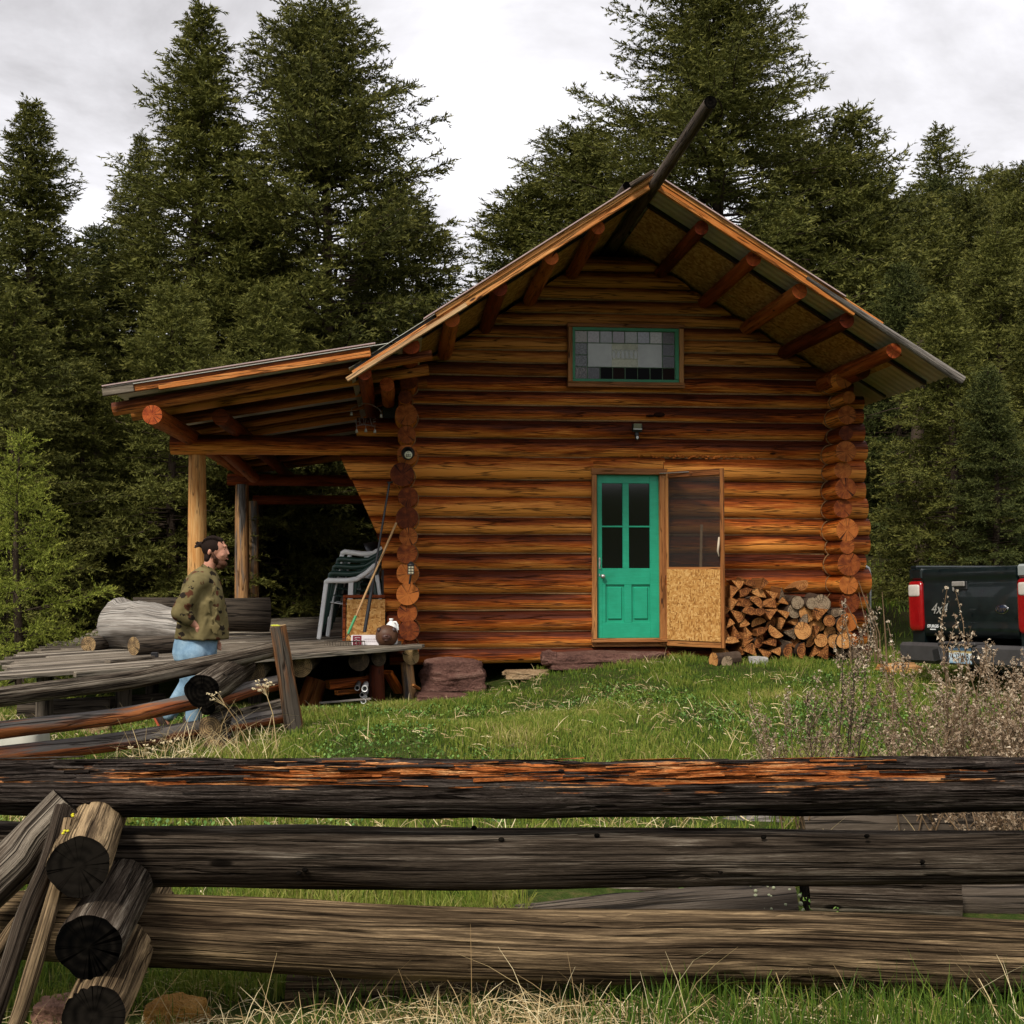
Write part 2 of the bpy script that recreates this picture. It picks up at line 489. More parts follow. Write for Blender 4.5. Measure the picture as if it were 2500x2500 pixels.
M['fencebrown'] = wood_mat("brown_grey_rail", (0.022, 0.014, 0.008), (0.12, 0.082, 0.047), (0.44, 0.31, 0.17), near=True, con=1.5, crack=0.8, rough=0.9, spec=0.04, var=0.1, bump=0.014)
M['fencered'] = wood_mat("red_brown_rail", (0.04, 0.010, 0.004), (0.24, 0.065, 0.018), (0.5, 0.2, 0.06), crack=0.7, rough=0.6, spec=0.25, var=0.1, grey=(0.12, 0.105, 0.095), greyamt=0.32)
M['fenceend'] = end_mat("dark_rail_end", (0.0015, 0.0015, 0.0015), (0.004, 0.0035, 0.003), (0.012, 0.010, 0.008), rings=30); M['fenceend'].node_tree.nodes['Principled BSDF'].inputs['Specular IOR Level'].default_value = 0.0
M['greyend'] = end_mat("grey_log_end", (0.035, 0.025, 0.016), (0.13, 0.085, 0.045), (0.36, 0.24, 0.11), rings=55)
M['drift'] = wood_mat("silver_driftwood", (0.09, 0.08, 0.07), (0.26, 0.23, 0.20), (0.46, 0.43, 0.39), near=True, con=1.2, crack=0.5, rough=0.8, spec=0.15, var=0.2, bump=0.02)
M['darkdrift'] = wood_mat("brown_grey_deadwood", (0.02, 0.016, 0.012), (0.08, 0.062, 0.046), (0.19, 0.155, 0.12), crack=0.8, rough=0.8, spec=0.15, var=0.2, bump=0.02)
M['deck'] = wood_mat("weathered_deck_board", (0.06, 0.048, 0.038), (0.2, 0.165, 0.125), (0.4, 0.35, 0.28), crack=0.6, rough=0.8, spec=0.15, var=0.4, bump=0.008)
M['fascia'] = wood_mat("fascia_board", (0.10, 0.022, 0.005), (0.46, 0.15, 0.03), (0.74, 0.40, 0.14), crack=0.5, rough=0.5, spec=.15, var=0.3)
M['trim'] = wood_mat("casing_board", (0.11, 0.03, 0.008), (0.30, 0.11, 0.028), (0.48, 0.22, 0.07), crack=0.3, rough=0.5, var=0.3)
M['chink'] = plain("caulk_chinking", (0.27, 0.16, 0.075), 0.8, 0.1, nscale=30, namt=0.3)
M['black'] = plain("black_plastic", (0.012, 0.012, 0.013), 0.45, 0.5)
M['blackmetal'] = plain("black_iron", (0.01, 0.01, 0.012), 0.35, 0.5, nscale=20, namt=0.3)
M['steel'] = plain("worn_steel", (0.5, 0.49, 0.46), 0.4, 0.5, 0.8)
M['white'] = plain("white_plastic", (0.74, 0.75, 0.74), 0.35, 0.5, nscale=12, namt=0.06)
M['dkgreen'] = plain("dark_green_plastic", (0.008, 0.035, 0.025), 0.35, 0.5)
M['twig'] = plain("dead_stem", (0.16, 0.105, 0.06), 0.8, 0.1, nscale=30, namt=0.3)
M['darktwig'] = plain("dark_stem", (0.05, 0.035, 0.025), 0.8, 0.1, nscale=30, namt=0.3)
M['bark'] = plain("fir_bark", (0.05, 0.036, 0.026), 0.9, 0.1, nscale=14, namt=0.4, bump=0.03)
# ------------------------------------------------------------------ ground
_GP = np.array([(-4,3.5,-.04),(-1,4,0.0),(2,4.2,.02),(4,4.4,.03),(0,0,0),(-6,0,-.1),(6,0,0),(-3,9,.0),(-2,11.2,.16),(-3.5,14,.05),(-6,12,.1),
  (0.2,14.6,0.0),(-1,14.2,0.0),(1.0,15,.10),(2.0,15,.36),(2.6,15,.46),(3.4,15.1,.50),(5,14.8,.48),(6.5,14.5,.45),(7,11,.35),(9,11,.42),(3,12,.30),(1,12.5,.12),
  (1,8,.06),(4,8,.14),(8,7,.2),(-5,20,.25),(0,26,.5),(6,21,.7),(10,20,1.0),(-12,20,.5),(0,40,2.5),(-18,40,2.0),(-30,60,5),(15,38,2.5),(25,60,6),(10,60,4),(0,60,3.5),
  (40,60,12),(34,100,17),(0,120,6),(-40,120,6),(60,140,26),(14,26,1.6),(20,28,2.4),(20,10,1.5),(-2,18,.05),(0,20,.15),(-4,24,.3),(-1.5,22,.15),(-7,16,.15),(3,19,.4),(-20,5,0),(0,-20,0),(-20,-20,0),(20,-20,.5)], float)
def gz(x, y):
    x = np.asarray(x, float); y = np.asarray(y, float)
    d2 = (x[..., None]-_GP[:, 0])**2 + (y[..., None]-_GP[:, 1])**2 + 0.15
    sc = np.maximum(1.0, np.hypot(_GP[:, 0], _GP[:, 1]-8)/12.0)
    w = (sc**2/d2)**1.7
    z = (w*_GP[:, 2]).sum(-1)/w.sum(-1)
    near = np.clip(1-np.hypot(x, y-8)/80, 0.1, 1)
    return z + fbm(x*0.8, y*0.8, 0, 5, 3)*0.05*near + fbm(x*3, y*3, 0, 9, 2)*0.02*near
def GZ(x, y): return float(gz(np.array([x]), np.array([y]))[0])

gb = MB()
_n = 380
_u = np.linspace(-1, 1, _n)
_xs = np.sinh(_u*4.2)/math.sinh(4.2)*400 + 1.0
_ys = np.sinh((_u+0.0)*4.2)/math.sinh(4.2)*420 + 9.0
X, Y = np.meshgrid(_xs, _ys, indexing='ij')
Z = np.stack([gz(X[i], Y[i]) for i in range(_n)])
Vg = np.stack([X, Y, Z], -1).reshape(-1, 3)
i = np.arange(_n-1)[:, None]; j = np.arange(_n-1)[None, :]
Fg = np.stack([i*_n+j, (i+1)*_n+j, (i+1)*_n+j+1, i*_n+j+1], -1).reshape(-1, 4)
gb.add(Vg, Fg)
k = NM("turf_and_soil", 0.95, 0.05)
oc = k.coord("Object")
n1 = k.noise(oc, 1.1, 5, 0.65); n2 = k.noise(oc, 14, 4, 0.7); n3 = k.noise(oc, 60, 3, 0.6)
turf = k.ramp(k.math('MULTIPLY_ADD', n2, 0.6, k.math('MULTIPLY', n1, 0.4)), [(0.3, (0.018, 0.03, 0.006)), (0.5, (0.04, 0.06, 0.012)), (0.66, (0.10, 0.085, 0.03))])
duff = k.ramp(k.math('MULTIPLY_ADD', n3, 0.5, k.math('MULTIPLY', n1, 0.5)), [(0.3, (0.012, 0.012, 0.005)), (0.5, (0.03, 0.028, 0.012)), (0.7, (0.06, 0.06, 0.02))])
sp = k.n("ShaderNodeSeparateXYZ"); k.put(sp.inputs[0], oc)
fy = k.math('ADD', sp.outputs[1], k.math('MULTIPLY', n1, 4.0))
k.col(k.mix(k.ramp(k.math('DIVIDE', fy, 40.0), [(0.43, 0.0), (0.5, 1.0)]), turf, duff))
k.bump(k.math('ADD', n2, n3), 0.03, 0.8)
M['ground'] = k.m
tag(gb.build('ground', M['ground']), kind='structure')

# ------------------------------------------------------------------ log cabin
YW = 15.3
cabin = thing('log_cabin', 'orange brown log cabin with green door, stained glass gable window and side porch', 'cabin', (2.7, 18.2, 0.3))
CABL = cabin.location.copy()
def cpart(mb, name, mats, parent=None):
    """part of the cabin; mesh coordinates are world ones, so undo the empty's offset"""
    o = mb.build(name, mats, parent or cabin)
    if parent is None: o.matrix_parent_inverse = Matrix.Translation(-CABL)
    return o

def log(mb, p0, p1, r0, r1=None, m=16, seg=0.25, wob=0.012, mi=0, capmi=1, seed=None, sh0=0, sh1=0, flat=0.0, col=None, lump=0.035):
    p0, p1 = np.array(list(p0), float), np.array(list(p1), float)
    if r1 is None: r1 = r0
    L = np.linalg.norm(p1-p0); n = max(3, int(L/seg)+1)
    t = np.linspace(0, 1, n)
    if seed is None: seed = random.randint(0, 9999)
    P = p0 + (p1-p0)*t[:, None]
    w = np.stack([vnoise(t*L*0.5, 0.3, 0, seed+a) for a in range(3)], -1)*wob
    P = P + w
    rad = (r0+(r1-r0)*t)*(1+vnoise(t*L*0.7, 3.3, 0, seed+5)*lump)
    st = len(mb.v)
    mb.tube(P, rad, m, mi, True, capmi, col, bump=lambda l, a: 1+vnoise(l*1.6, np.cos(a)*1.5+4, np.sin(a)*1.5, seed+9)*lump*0.8)
    if sh0 or sh1:
        for q in range(st, len(mb.v)):
            V = mb.v[q][0]
            d0 = np.abs(V[:, 0]-P[0, 0]) < 0.03; d1 = np.abs(V[:, 0]-P[-1, 0]) < 0.03
            V[d0, 0] += sh0*(V[d0, 2]-P[0, 2]); V[d1, 0] += sh1*(V[d1, 2]-P[-1, 2])

random.seed(11)
ROWS = [505, 540, 575, 612, 650, 690, 722, 755, 786, 817, 849, 880, 913, 951, 985, 1022, 1066, 1113, 1169, 1211, 1262, 1304, 1351, 1390, 1449, 1491, 1542, 1584, 1622]
ZR = [at(1100, y, YW).z for y in ROWS]
APX = at(1592, 432, 13.1)          # roof apex on the front plane
_er, _el = at(2338, 912, 13.1), at(852, 900, 13.1)
RSR = (APX.z-_er.z)/(_er.x-APX.x); RSL = (APX.z-_el.z)/(APX.x-_el.x)      # roof slopes
RS = (RSR+RSL)/2
YF, YB = 13.1, 22.6
XR = at(2121, 1200, YW).x
XL = {1022: 872, 1066: 415, 1113: 843, 1169: 868, 1211: 890, 1262: 912, 1304: 928, 1351: 932, 1390: 936, 1449: 940, 1491: 944, 1542: 946, 1584: 950}
dx0, dx1 = at(1449, 1300, YW).x, at(1622, 1300, YW).x
fw = MB(); gw = MB(); ck = MB()
for a in range(len(ROWS)-1):
    zt, zb = ZR[a], ZR[a+1]; zc = (zt+zb)/2; r = (zt-zb)/2*1.05
    yc = YW + 0.125
    top = ROWS[a]
    if top < 913:
        if (APX.z-0.10-zt)/RS < 0.1: continue
        xl, xr = APX.x-(APX.z-0.10-zc)/RSL, APX.x+(APX.z-0.10-zc)/RSR
        log(gw, (xl, yc, zc), (xr, yc, zc), r*random.uniform(.98, 1.03), seed=a*7+1, wob=.006, sh0=1/RSL, sh1=-1/RSR)
        fwd = gw
    else:
        xl = at(XL.get(top, 985), top, YW).x
        xr = XR + random.uniform(-.05, .03)
        if top == 913: xr = at(2085, 930, YW).x
        col = None
        sh = -0.45 if 1113 <= top < 1351 else (0.0)
        cuts = []
        kw = dict(seed=a*7+1, m=20)
        cc = (min(1, max(0, (.40 if top < 1100 else .74 if top < 1280 else .5)+random.uniform(-.22, .22))), random.random())
        if top >= 1169 and top < 1560:
            log(fw, (xl, yc, zc), (dx0, yc, zc), r*1.02, r*.97, sh0=sh, col=cc, **kw)
            log(fw, (dx1, yc, zc), (xr, yc, zc), r*.97, r*1.04, col=cc, **kw)
        elif top == 1113:
            log(fw, (xl, yc, zc), (dx0, yc, zc), r, sh0=sh, col=cc, **kw)
            log(fw, (dx1, yc, zc), (xr, yc, zc), r, col=cc, **kw)
            zt2 = at(1100, 1146, YW).z
            log(fw, (dx0-.02, yc-.02, (zt+zt2)/2+.005), (dx1+.02, yc-.02, (zt+zt2)/2+.005), (zt-zt2)/2*1.15, col=cc, **kw)
        else:
            log(fw, (xl, yc, zc), (xr, yc, zc), r*random.uniform(.98, 1.03), r*random.uniform(.98, 1.03), sh0=sh, col=cc, **kw)
        if top == 1113:
            xs = np.linspace(dx0-.05, dx1+.05, 8)
    # caulk line at the lower joint
    if a < len(ROWS)-2:
        n = 60
        lx = at(1012, 1000, YW).x if top >= 880 else xl
        rx = at(2022, 1000, YW).x if top >= 880 else xr
        spans = [(lx, rx)]
        if 1113 <= top < 1560: spans = [(lx, dx0), (dx1, rx)]
        for s0, s1 in spans:
            xs = np.arange(s0, s1, 0.07)
            pts = [(x, YW+0.078+vnoise(x*2, a, 0, 3)*.008, zb+vnoise(x*1.3, a, 0, 4)*0.005) for x in xs]
            rad = [0.010*(0.45+0.75*abs(vnoise(x*1.7, a*3, 0, 8)))+0.003 for x in xs]
            if len(pts) > 2 and top >= 690: ck.tube(pts, rad, 6)
front = cpart(fw, 'front_wall', [M['wall'], M['end']])
gable = cpart(gw, 'gable_wall', [M['gable'], M['gable']])

# side walls: log ends stick out past the corner
def sidewall(ends, right):
    mb = MB()
    for n_, (px, py, rp) in enumerate(ends):
        ye = 14.77 + random.uniform(-.05, .05)
        p = at(px, py, ye); r = rp*ye/FPX*1.03
        back = (p.x + (0.0), 21.6, p.z)
        log(mb, (p.x, ye, p.z), back, r, r, m=22, seg=0.4, wob=0.006, seed=n_*5+77*right, lump=0.05)
        # caulk round the joint with the front wall
        aa = np.linspace(0, 2*math.pi, 26)
        rr = r*1.10
        px_, pz_ = p.x, p.z
        if right:
            aa = aa[(np.cos(aa) < 0.35)]
            aa = np.sort(np.mod(aa, 2*math.pi))
        else: aa = aa[(np.cos(aa) > -0.1)]; aa = np.sort(np.where(aa > math.pi, aa-2*math.pi, aa))
        if top: ck.tube([(px_+math.cos(t)*rr, 15.24, pz_+math.sin(t)*rr) for t in aa], 0.006, 5)
    return cpart(mb, 'side_wall', [M['wall'], M['end']])
random.seed(4)
LE = [(999,929,22),(990,969,17),(992,1011,27),(992,1061,21),(995,1109,24),(982,1157,29),(996,1213,24),(994,1264,27),(997,1309,21),(995,1351,24),(995,1400,26),(995,1451,26),(994,1497,23),(999,1540,24),(1003,1584,20)]
RE = [(2060,925,21),(2073,969,16),(2068,1013,23),(2065,1058,18),(2065,1103,25),(2058,1148,22),(2065,1193,26),(2058,1241,23),(2069,1294,27),(2069,1335,19),(2074,1378,28),(2072,1427,23),(2075,1472,25),(2070,1519,24),(2072,1565,23)]
sidewall(LE, False); sidewall(RE, True)
bw = MB()
for a in range(12, len(ROWS)-1):
    zc = (ZR[a]+ZR[a+1])/2
    log(bw, (-0.1, 21.5, zc), (5.6, 21.5, zc), (ZR[a]-ZR[a+1])/2*1.05, seg=1.0, seed=a)
for a in range(3, 12):
    hw = (APX.z-0.15-ZR[a])/RS
    zc = (ZR[a]+ZR[a+1])/2
    log(bw, (APX.x-hw, 21.5, zc), (APX.x+hw, 21.5, zc), (ZR[a]-ZR[a+1])/2*1.05, seg=1.0, seed=a)
cpart(bw, 'rear_wall', [M['wall'], M['end']])
# dark floor and unseen panels added inside so that no daylight shows between the logs
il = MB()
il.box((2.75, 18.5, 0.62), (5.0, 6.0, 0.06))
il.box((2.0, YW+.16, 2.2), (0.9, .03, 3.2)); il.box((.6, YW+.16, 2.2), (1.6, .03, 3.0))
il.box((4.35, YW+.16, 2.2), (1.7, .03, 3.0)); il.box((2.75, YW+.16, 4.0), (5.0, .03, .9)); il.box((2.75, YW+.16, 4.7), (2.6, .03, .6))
cpart(il, 'daylight_blocker', M['black'])

# spray foam bead above the door and the knot hole
fo = MB()
random.seed(8)
for q in range(190):
    px = random.triangular(1520, 1890, 1720)
    p = at(px, 1113+random.gauss(0, 2.2)-(px-1520)*.004*-1, YW+.05)
    s = random.uniform(.006, .017)
    fo.ell((p.x, YW+.055+random.uniform(-.02, .01), p.z), (s*1.4, s, s*.8), n=5, m=7)
M['foam'] = plain("orange_foam", (0.55, 0.17, 0.03), 0.7, 0.2, nscale=60, namt=0.3)
cpart(fo, 'foam_bead', M['foam'])
kh = MB()
for px, py, w, h in ((1610, 1012, .075, .032), (1588, 1015, .06, .016)):
    p = at(px, py, YW)
    kh.ell((p.x, YW+.012, p.z), (w, .02, h), n=6, m=12)
cpart(kh, 'knot_hole', plain("dark_knot", (0.02, 0.006, 0.003), 0.8, 0.1))  # hole drawn as flat near-black blobs on the log face
cpart(ck, 'chinking', M['chink'])

# ---- roof
k = NM("ribbed_steel_roof", 0.45, 0.5)
nz = k.noise(k.coord("Object"), 3.0, 4, 0.6)
k.col(k.ramp(nz, [(0.3, (0.42, 0.41, 0.33)), (0.7, (0.56, 0.55, 0.45))]))
k.b.inputs["Metallic"].default_value = 0.25
M['roofmetal'] = k.m
k = NM("oriented_strand_board", 0.75, 0.2)
oc = k.coord("UV")
v1 = k.vor(k.coord(src=oc, scale=(28, 62, 1)), 1.0, 'F1', "Color"); v2 = k.vor(k.coord(src=oc, scale=(60, 26, 1), loc=(3, 7, 0)), 1.0, 'F1', "Color")
s1 = k.n("ShaderNodeSeparateColor"); k.put(s1.inputs[0], v1); s2 = k.n("ShaderNodeSeparateColor"); k.put(s2.inputs[0], v2)
pk = k.math('GREATER_THAN', s1.outputs[1], 0.5)
f = k.math('ADD', k.math('MULTIPLY', s1.outputs[0], pk), k.math('MULTIPLY', s2.outputs[0], k.math('SUBTRACT', 1.0, pk)))
k.col(k.ramp(f, [(0.0, (0.24, 0.10, 0.022)), (0.35, (0.44, 0.21, 0.055)), (0.7, (0.52, 0.28, 0.085)), (1.0, (0.64, 0.38, 0.14))]))
k.bump(f, 0.002, 0.4)
M['osb'] = k.m
k = NM("dull_soffit_strand_board", 0.8, 0.1)
oc = k.coord("Object")
v1 = k.vor(k.coord(src=oc, scale=(22, 22, 40)), 1.0, 'F1', "Color")
s1 = k.n("ShaderNodeSeparateColor"); k.put(s1.inputs[0], v1)
k.col(k.ramp(s1.outputs[0], [(0.0, (0.30, 0.15, 0.05)), (0.5, (0.48, 0.27, 0.10)), (1.0, (0.62, 0.40, 0.18))]))
M['soffit'] = k.m

def rp(side, d, y, t):
    """roof frame: d metres horizontally from the ridge, t metres below the top surface"""
    return (APX.x+side*d, y, APX.z - d*(RSR if side > 0 else RSL) - t)
def slab(mb, side, d0, d1, y0, y1, t0, t1, mi=0):
    V = [rp(side, d, y, t) for d in (d0, d1) for y in (y0, y1) for t in (t0, t1)]
    F = [[0, 1, 3, 2], [4, 6, 7, 5], [0, 4, 5, 1], [2, 3, 7, 6], [0, 2, 6, 4], [1, 5, 7, 3]]
    L = d1-d0
    U = [[(0, 0), (0, .1), (L, .1), (L, 0)]]*4 + [[(0, y0), (0, y1), (L, y1), (L, y0)], [(0, y0), (L, y0), (L, y1), (0, y1)]]
    mb.add(V, F, U, None, mi, False)
EAVE_R = at(2338, 912, YF).x - APX.x
EAVE_L = APX.x - at(852, 900, YF).x
for side, ea in ((1, EAVE_R), (-1, EAVE_L)):
    mb = MB()
    ys = np.arange(YF-.02, YB, 0.0375); ph = np.arange(len(ys)) % 4
    prof = np.array([0, 0.012, 0.012, 0])[ph]
    n = len(ys)
    for t0 in (0.0, 0.004):
        V = np.array([rp(side, d, y, t0-h) for d in (0.0, ea) for y, h in zip(ys, prof)])
        F = np.array([[q, q+1, n+q+1, n+q] for q in range(n-1)])
        mb.add(V, F if (side > 0) == (t0 > 0) else F[:, ::-1], None, None, 0, False)
    cpart(mb, 'metal_roof', M['roofmetal'])
    mb = MB()
    y0 = 13.88
    d = 0.12
    while d < ea-.1:
        d1 = min(d+1.21, ea-.42)
        if d1-d < .2: break
        for ya, yb in ((y0, 14.9), (14.91, 17.3), (17.31, 19.7), (19.71, 22.3)):
            slab(mb, side, d, d1-.006, ya+random.uniform(-.012, .012), yb-.005, 0.032, 0.044)
        d = d1
    cpart(mb, 'soffit_board', M['soffit'])
    mb = MB()
    L = ea/math.cos(math.atan(RS))
    slab(mb, side, 0.1, ea-.05, 13.80, 13.87, 0.006, 0.05)
    slab(mb, side, 0.1, ea-.05, 13.14, 13.17, 0.006, 0.05)
    for yy in (15.0, 16.5, 18.0, 19.5, 21.0): slab(mb, side, 0.1, ea-.05, yy, yy+.06, 0.006, 0.031)
    cpart(mb, 'batten', M['blackmetal'])

# fascia
random.seed(21)
def pslope(side, d0, d1, t0, t1, y, w, th, mb, bev=0.006):
    p0 = rp(side, d0, y, t0); p1 = rp(side, d1, y, t1)
    mb.bar(p0, p1, th, w, 0, bev, up=(side*RS*0.0, 0, 1))
mb = MB(); dR = at(2085, 745, YF).x-APX.x
pslope(1, 0.05, dR, 0.075, 0.075, YF-.03, .085, .05, mb)
pslope(1, 0.02, dR+.3, 0.012, 0.02, YF-.045, .05, .05, mb)
cpart(mb, 'fascia_board', M['fascia'])
mb = MB()
a_, b_ = rp(1, dR-.55, YF-.05, 0.03), rp(1, EAVE_R+.03, YF-.06, 0.075)
log(mb, a_, b_, 0.022, 0.055, m=12, seg=.15, wob=.008)
cpart(mb, 'fascia_pole', [M['drift'], M['greyend']])
mb = MB()
pslope(-1, 0.03, EAVE_L-.05, 0.09, 0.10, YF-.03, .08, .045, mb)
pslope(-1, 0.0, EAVE_L*.72, 0.02, 0.03, YF-.05, .055, .045, mb)
cpart(mb, 'fascia_board', M['fascia'])
mb = MB(); pslope(-1, EAVE_L*.62, EAVE_L+.02, 0.125, 0.12, YF-.07, .05, .06, mb)
cpart(mb, 'fascia_board', M['postgrey'])
mb = MB()
M['flash'] = plain("pinkish_roof_flashing", (0.42, 0.30, 0.28), 0.4, 0.5, 0.2)
pslope(-1, 0.0, EAVE_L*.76, -.014, -.012, YF-.06, .012, .09, mb, 0)
pslope(1, 0.03, EAVE_R*.62, -.014, -.014, YF-.06, .012, .09, mb, 0)
cpart(mb, 'roof_flashing', M['flash'])

# ridge pole and purlins
mb = MB()
tip = at(1733, 250, 10.75); base = Vector((APX.x-.03, 21.8, APX.z-.22))
p_mid = at(1590, 462, 13.2)
dirv = (p_mid-tip).normalized()
bk = tip+dirv*((21.8-tip.y)/dirv.y)
log(mb, tip, bk, .058, .09, m=18, seg=.3, wob=.012, lump=.05)
M['ridge'] = wood_mat("grey_ridge_pole", (0.02, 0.015, 0.011), (0.085, 0.062, 0.046), (0.19, 0.15, 0.12), crack=0.6, rough=0.8, spec=0.15, var=0.1)
cpart(mb, 'ridge_pole', [M['ridge'], M['fenceend']])
mb = MB()
log(mb, at(1532, 452, 13.02), at(1480, 530, 14.6), .05, .06, m=10)
log(mb, at(1600, 415, 12.9), at(1540, 452, 12.98), .02, .03, m=8)
cpart(mb, 'ridge_stub', [M['ridge'], M['fenceend']])
PR = [(1712,514,17),(1838,598,18),(1955,677,19),(2065,753,19),(2182,828,19),(2200,850,19)]
PL = [(1462,527,17),(1345,605,18),(1222,683,19),(1106,757,19),(1003,835,20)]
for n_, (px, py, r_) in enumerate(PR+PL+[(890,912,17),(945,936,17)]):
    ye = 13.2 if n_ != 5 else 13.55
    if n_ == len(PR+PL)+1: ye = 13.9
    p = at(px, py, ye); r = r_*ye/FPX*1.05
    if n_ not in (5, 11, 12): p.z = min(p.z, APX.z-abs(p.x-APX.x)*(RSR if p.x > APX.x else RSL)-.155)
    mb = MB(); log(mb, p, (p.x, YB-.4, p.z), r, r*1.05, m=18, seg=.35, wob=.014, seed=n_+40, lump=.06)
    cpart(mb, 'purlin', [M['beam'], M['endred']])
# stubs of plate logs at the right corner and under the left eave
for px, py, ye, yb, r in ((2105, 905, 14.4, 15.6, .105), (2040, 925, 14.9, 15.8, .1)):
    mb = MB(); p = at(px, py, ye); log(mb, p, (p.x, yb+5, p.z), r, m=18); cpart(mb, 'plate_log', [M['beam'], M['end']])

# ---- porch roof
PI0, PO0 = at(925, 842, YF), at(258, 948, YF)
PS = (PI0.z-PO0.z)/(PI0.x-PO0.x)
def pz(x): return PO0.z+(x-PO0.x)*PS
YP = 23.2
mb = MB()
ys = np.arange(YF, YP, 0.0375); ph = np.arange(len(ys)) % 4; prof = np.array([0, 0.012, 0.012, 0])[ph]; n = len(ys)
for t0 in (0.0, 0.004):
    V = np.array([(x, y, pz(x)+h-t0) for x in (PO0.x, .25) for y, h in zip(ys, prof)])
    F = np.array([[q, q+1, n+q+1, n+q] for q in range(n-1)])
    mb.add(V, F if t0 == 0 else F[:, ::-1], None, None, 0, False)
cpart(mb, 'porch_roof', M['roofmetal'])
mb = MB()
xe = at(905, 860, YF).x
mb.bar((PO0.x, YF-.02, pz(PO0.x)-.05), (xe, YF-.02, pz(xe)-.055), .05, .075, 0, .006)
mb.bar((PO0.x+.55, YF-.045, pz(PO0.x+.55)-.085), (xe, YF-.045, pz(xe)-.09), .04, .06, 0, .006)
cpart(mb, 'fascia_board', M['fascia'])
mb = MB(); mb.bar((PO0.x-.02, YF-.05, pz(PO0.x)-.05), (PO0.x+.3, YF-.05, pz(PO0.x+.3)-.05), .04, .085, 0, .006)
cpart(mb, 'fascia_board', M['deck'])
mb = MB(); mb.bar((PO0.x-.02, YF-.045, pz(PO0.x)+.012), (xe+.05, YF-.045, pz(xe+.05)+.012), .09, .012)
cpart(mb, 'roof_flashing', M['flash'])
random.seed(31)
for n_, y in enumerate((13.32, 14.25, 15.2, 16.35, 17.5, 18.8, 20.2, 21.6, 22.9)):
    mb = MB()
    x0 = at(262, 980, YF).x + random.uniform(0, .12)
    zt = lambda x: pz(x)-.035
    r = random.uniform(.068, .08)
    dz = .075 if n_ == 0 else 0
    log(mb, (x0, y, zt(x0)-r-dz-.02), (.35, y, zt(.35)-r*.9-.06), r*1.05, r*.85, m=14, wob=.02, seed=n_+200)
    cpart(mb, 'porch_rafter', [M['gable'], M['greyend']])
mb = MB()
for y in (13.9, 14.75, 15.8, 17, 18.2, 19.5, 21, 22.3): mb.box(((PO0.x+.2)/2, y, (pz(PO0.x)+pz(.2))/2-.02), (abs(PO0.x)+.1, .09, .022), Euler((0, -math.atan(PS), 0)))
cpart(mb, 'roof_batten', M['darkdrift'])
pp = at(374, 1012, 13.1)
mb = MB(); log(mb, pp, (pp.x+.05, YP-.1, pp.z), 24*13.1/FPX, .10, m=20, seed=5, wob=.02); cpart(mb, 'porch_plate', [M['beam'], M['endred']])
p2 = at(535, 1016, 14.0)
mb = MB(); log(mb, p2, (p2.x, YP-.1, p2.z), .093, .09, m=20, seed=6, wob=.02); cpart(mb, 'porch_plate', [M['beam'], M['beam']])
for (px0, py0, Y_, px1, r) in ((557, 1172, 20.5, 985, .10), (618, 1219, 22.3, 1000, .085)):
    a_ = at(px0, py0, Y_); b_ = at(px1, py0, Y_)
    mb = MB(); log(mb, a_, (0.3, Y_, a_.z), r, r*.9, m=16, wob=.02); cpart(mb, 'porch_beam', [M['beam'], M['end']])
# short braces
mb = MB(); log(mb, at(545, 1098, 15.6), at(620, 1165, 17.6), .085, .08, m=14); cpart(mb, 'porch_beam', [M['beam'], M['beam']])
DZ = 0.72
for (px, py, Y_, r, mt) in ((486, 1120, 15.5, .108, 'post'), (594, 1190, 20.5, .112, 'postgrey'), (622, 1232, 22.3, .085, 'postgrey')):
    a_ = at(px, py, Y_)
    mb = MB(); log(mb, (a_.x, Y_, DZ-.06), (a_.x-.02, Y_, a_.z+.05), r*1.1, r, m=20, seg=.2, wob=.014, lump=.05)
    cpart(mb, 'porch_post', [M[mt], M['greyend']])

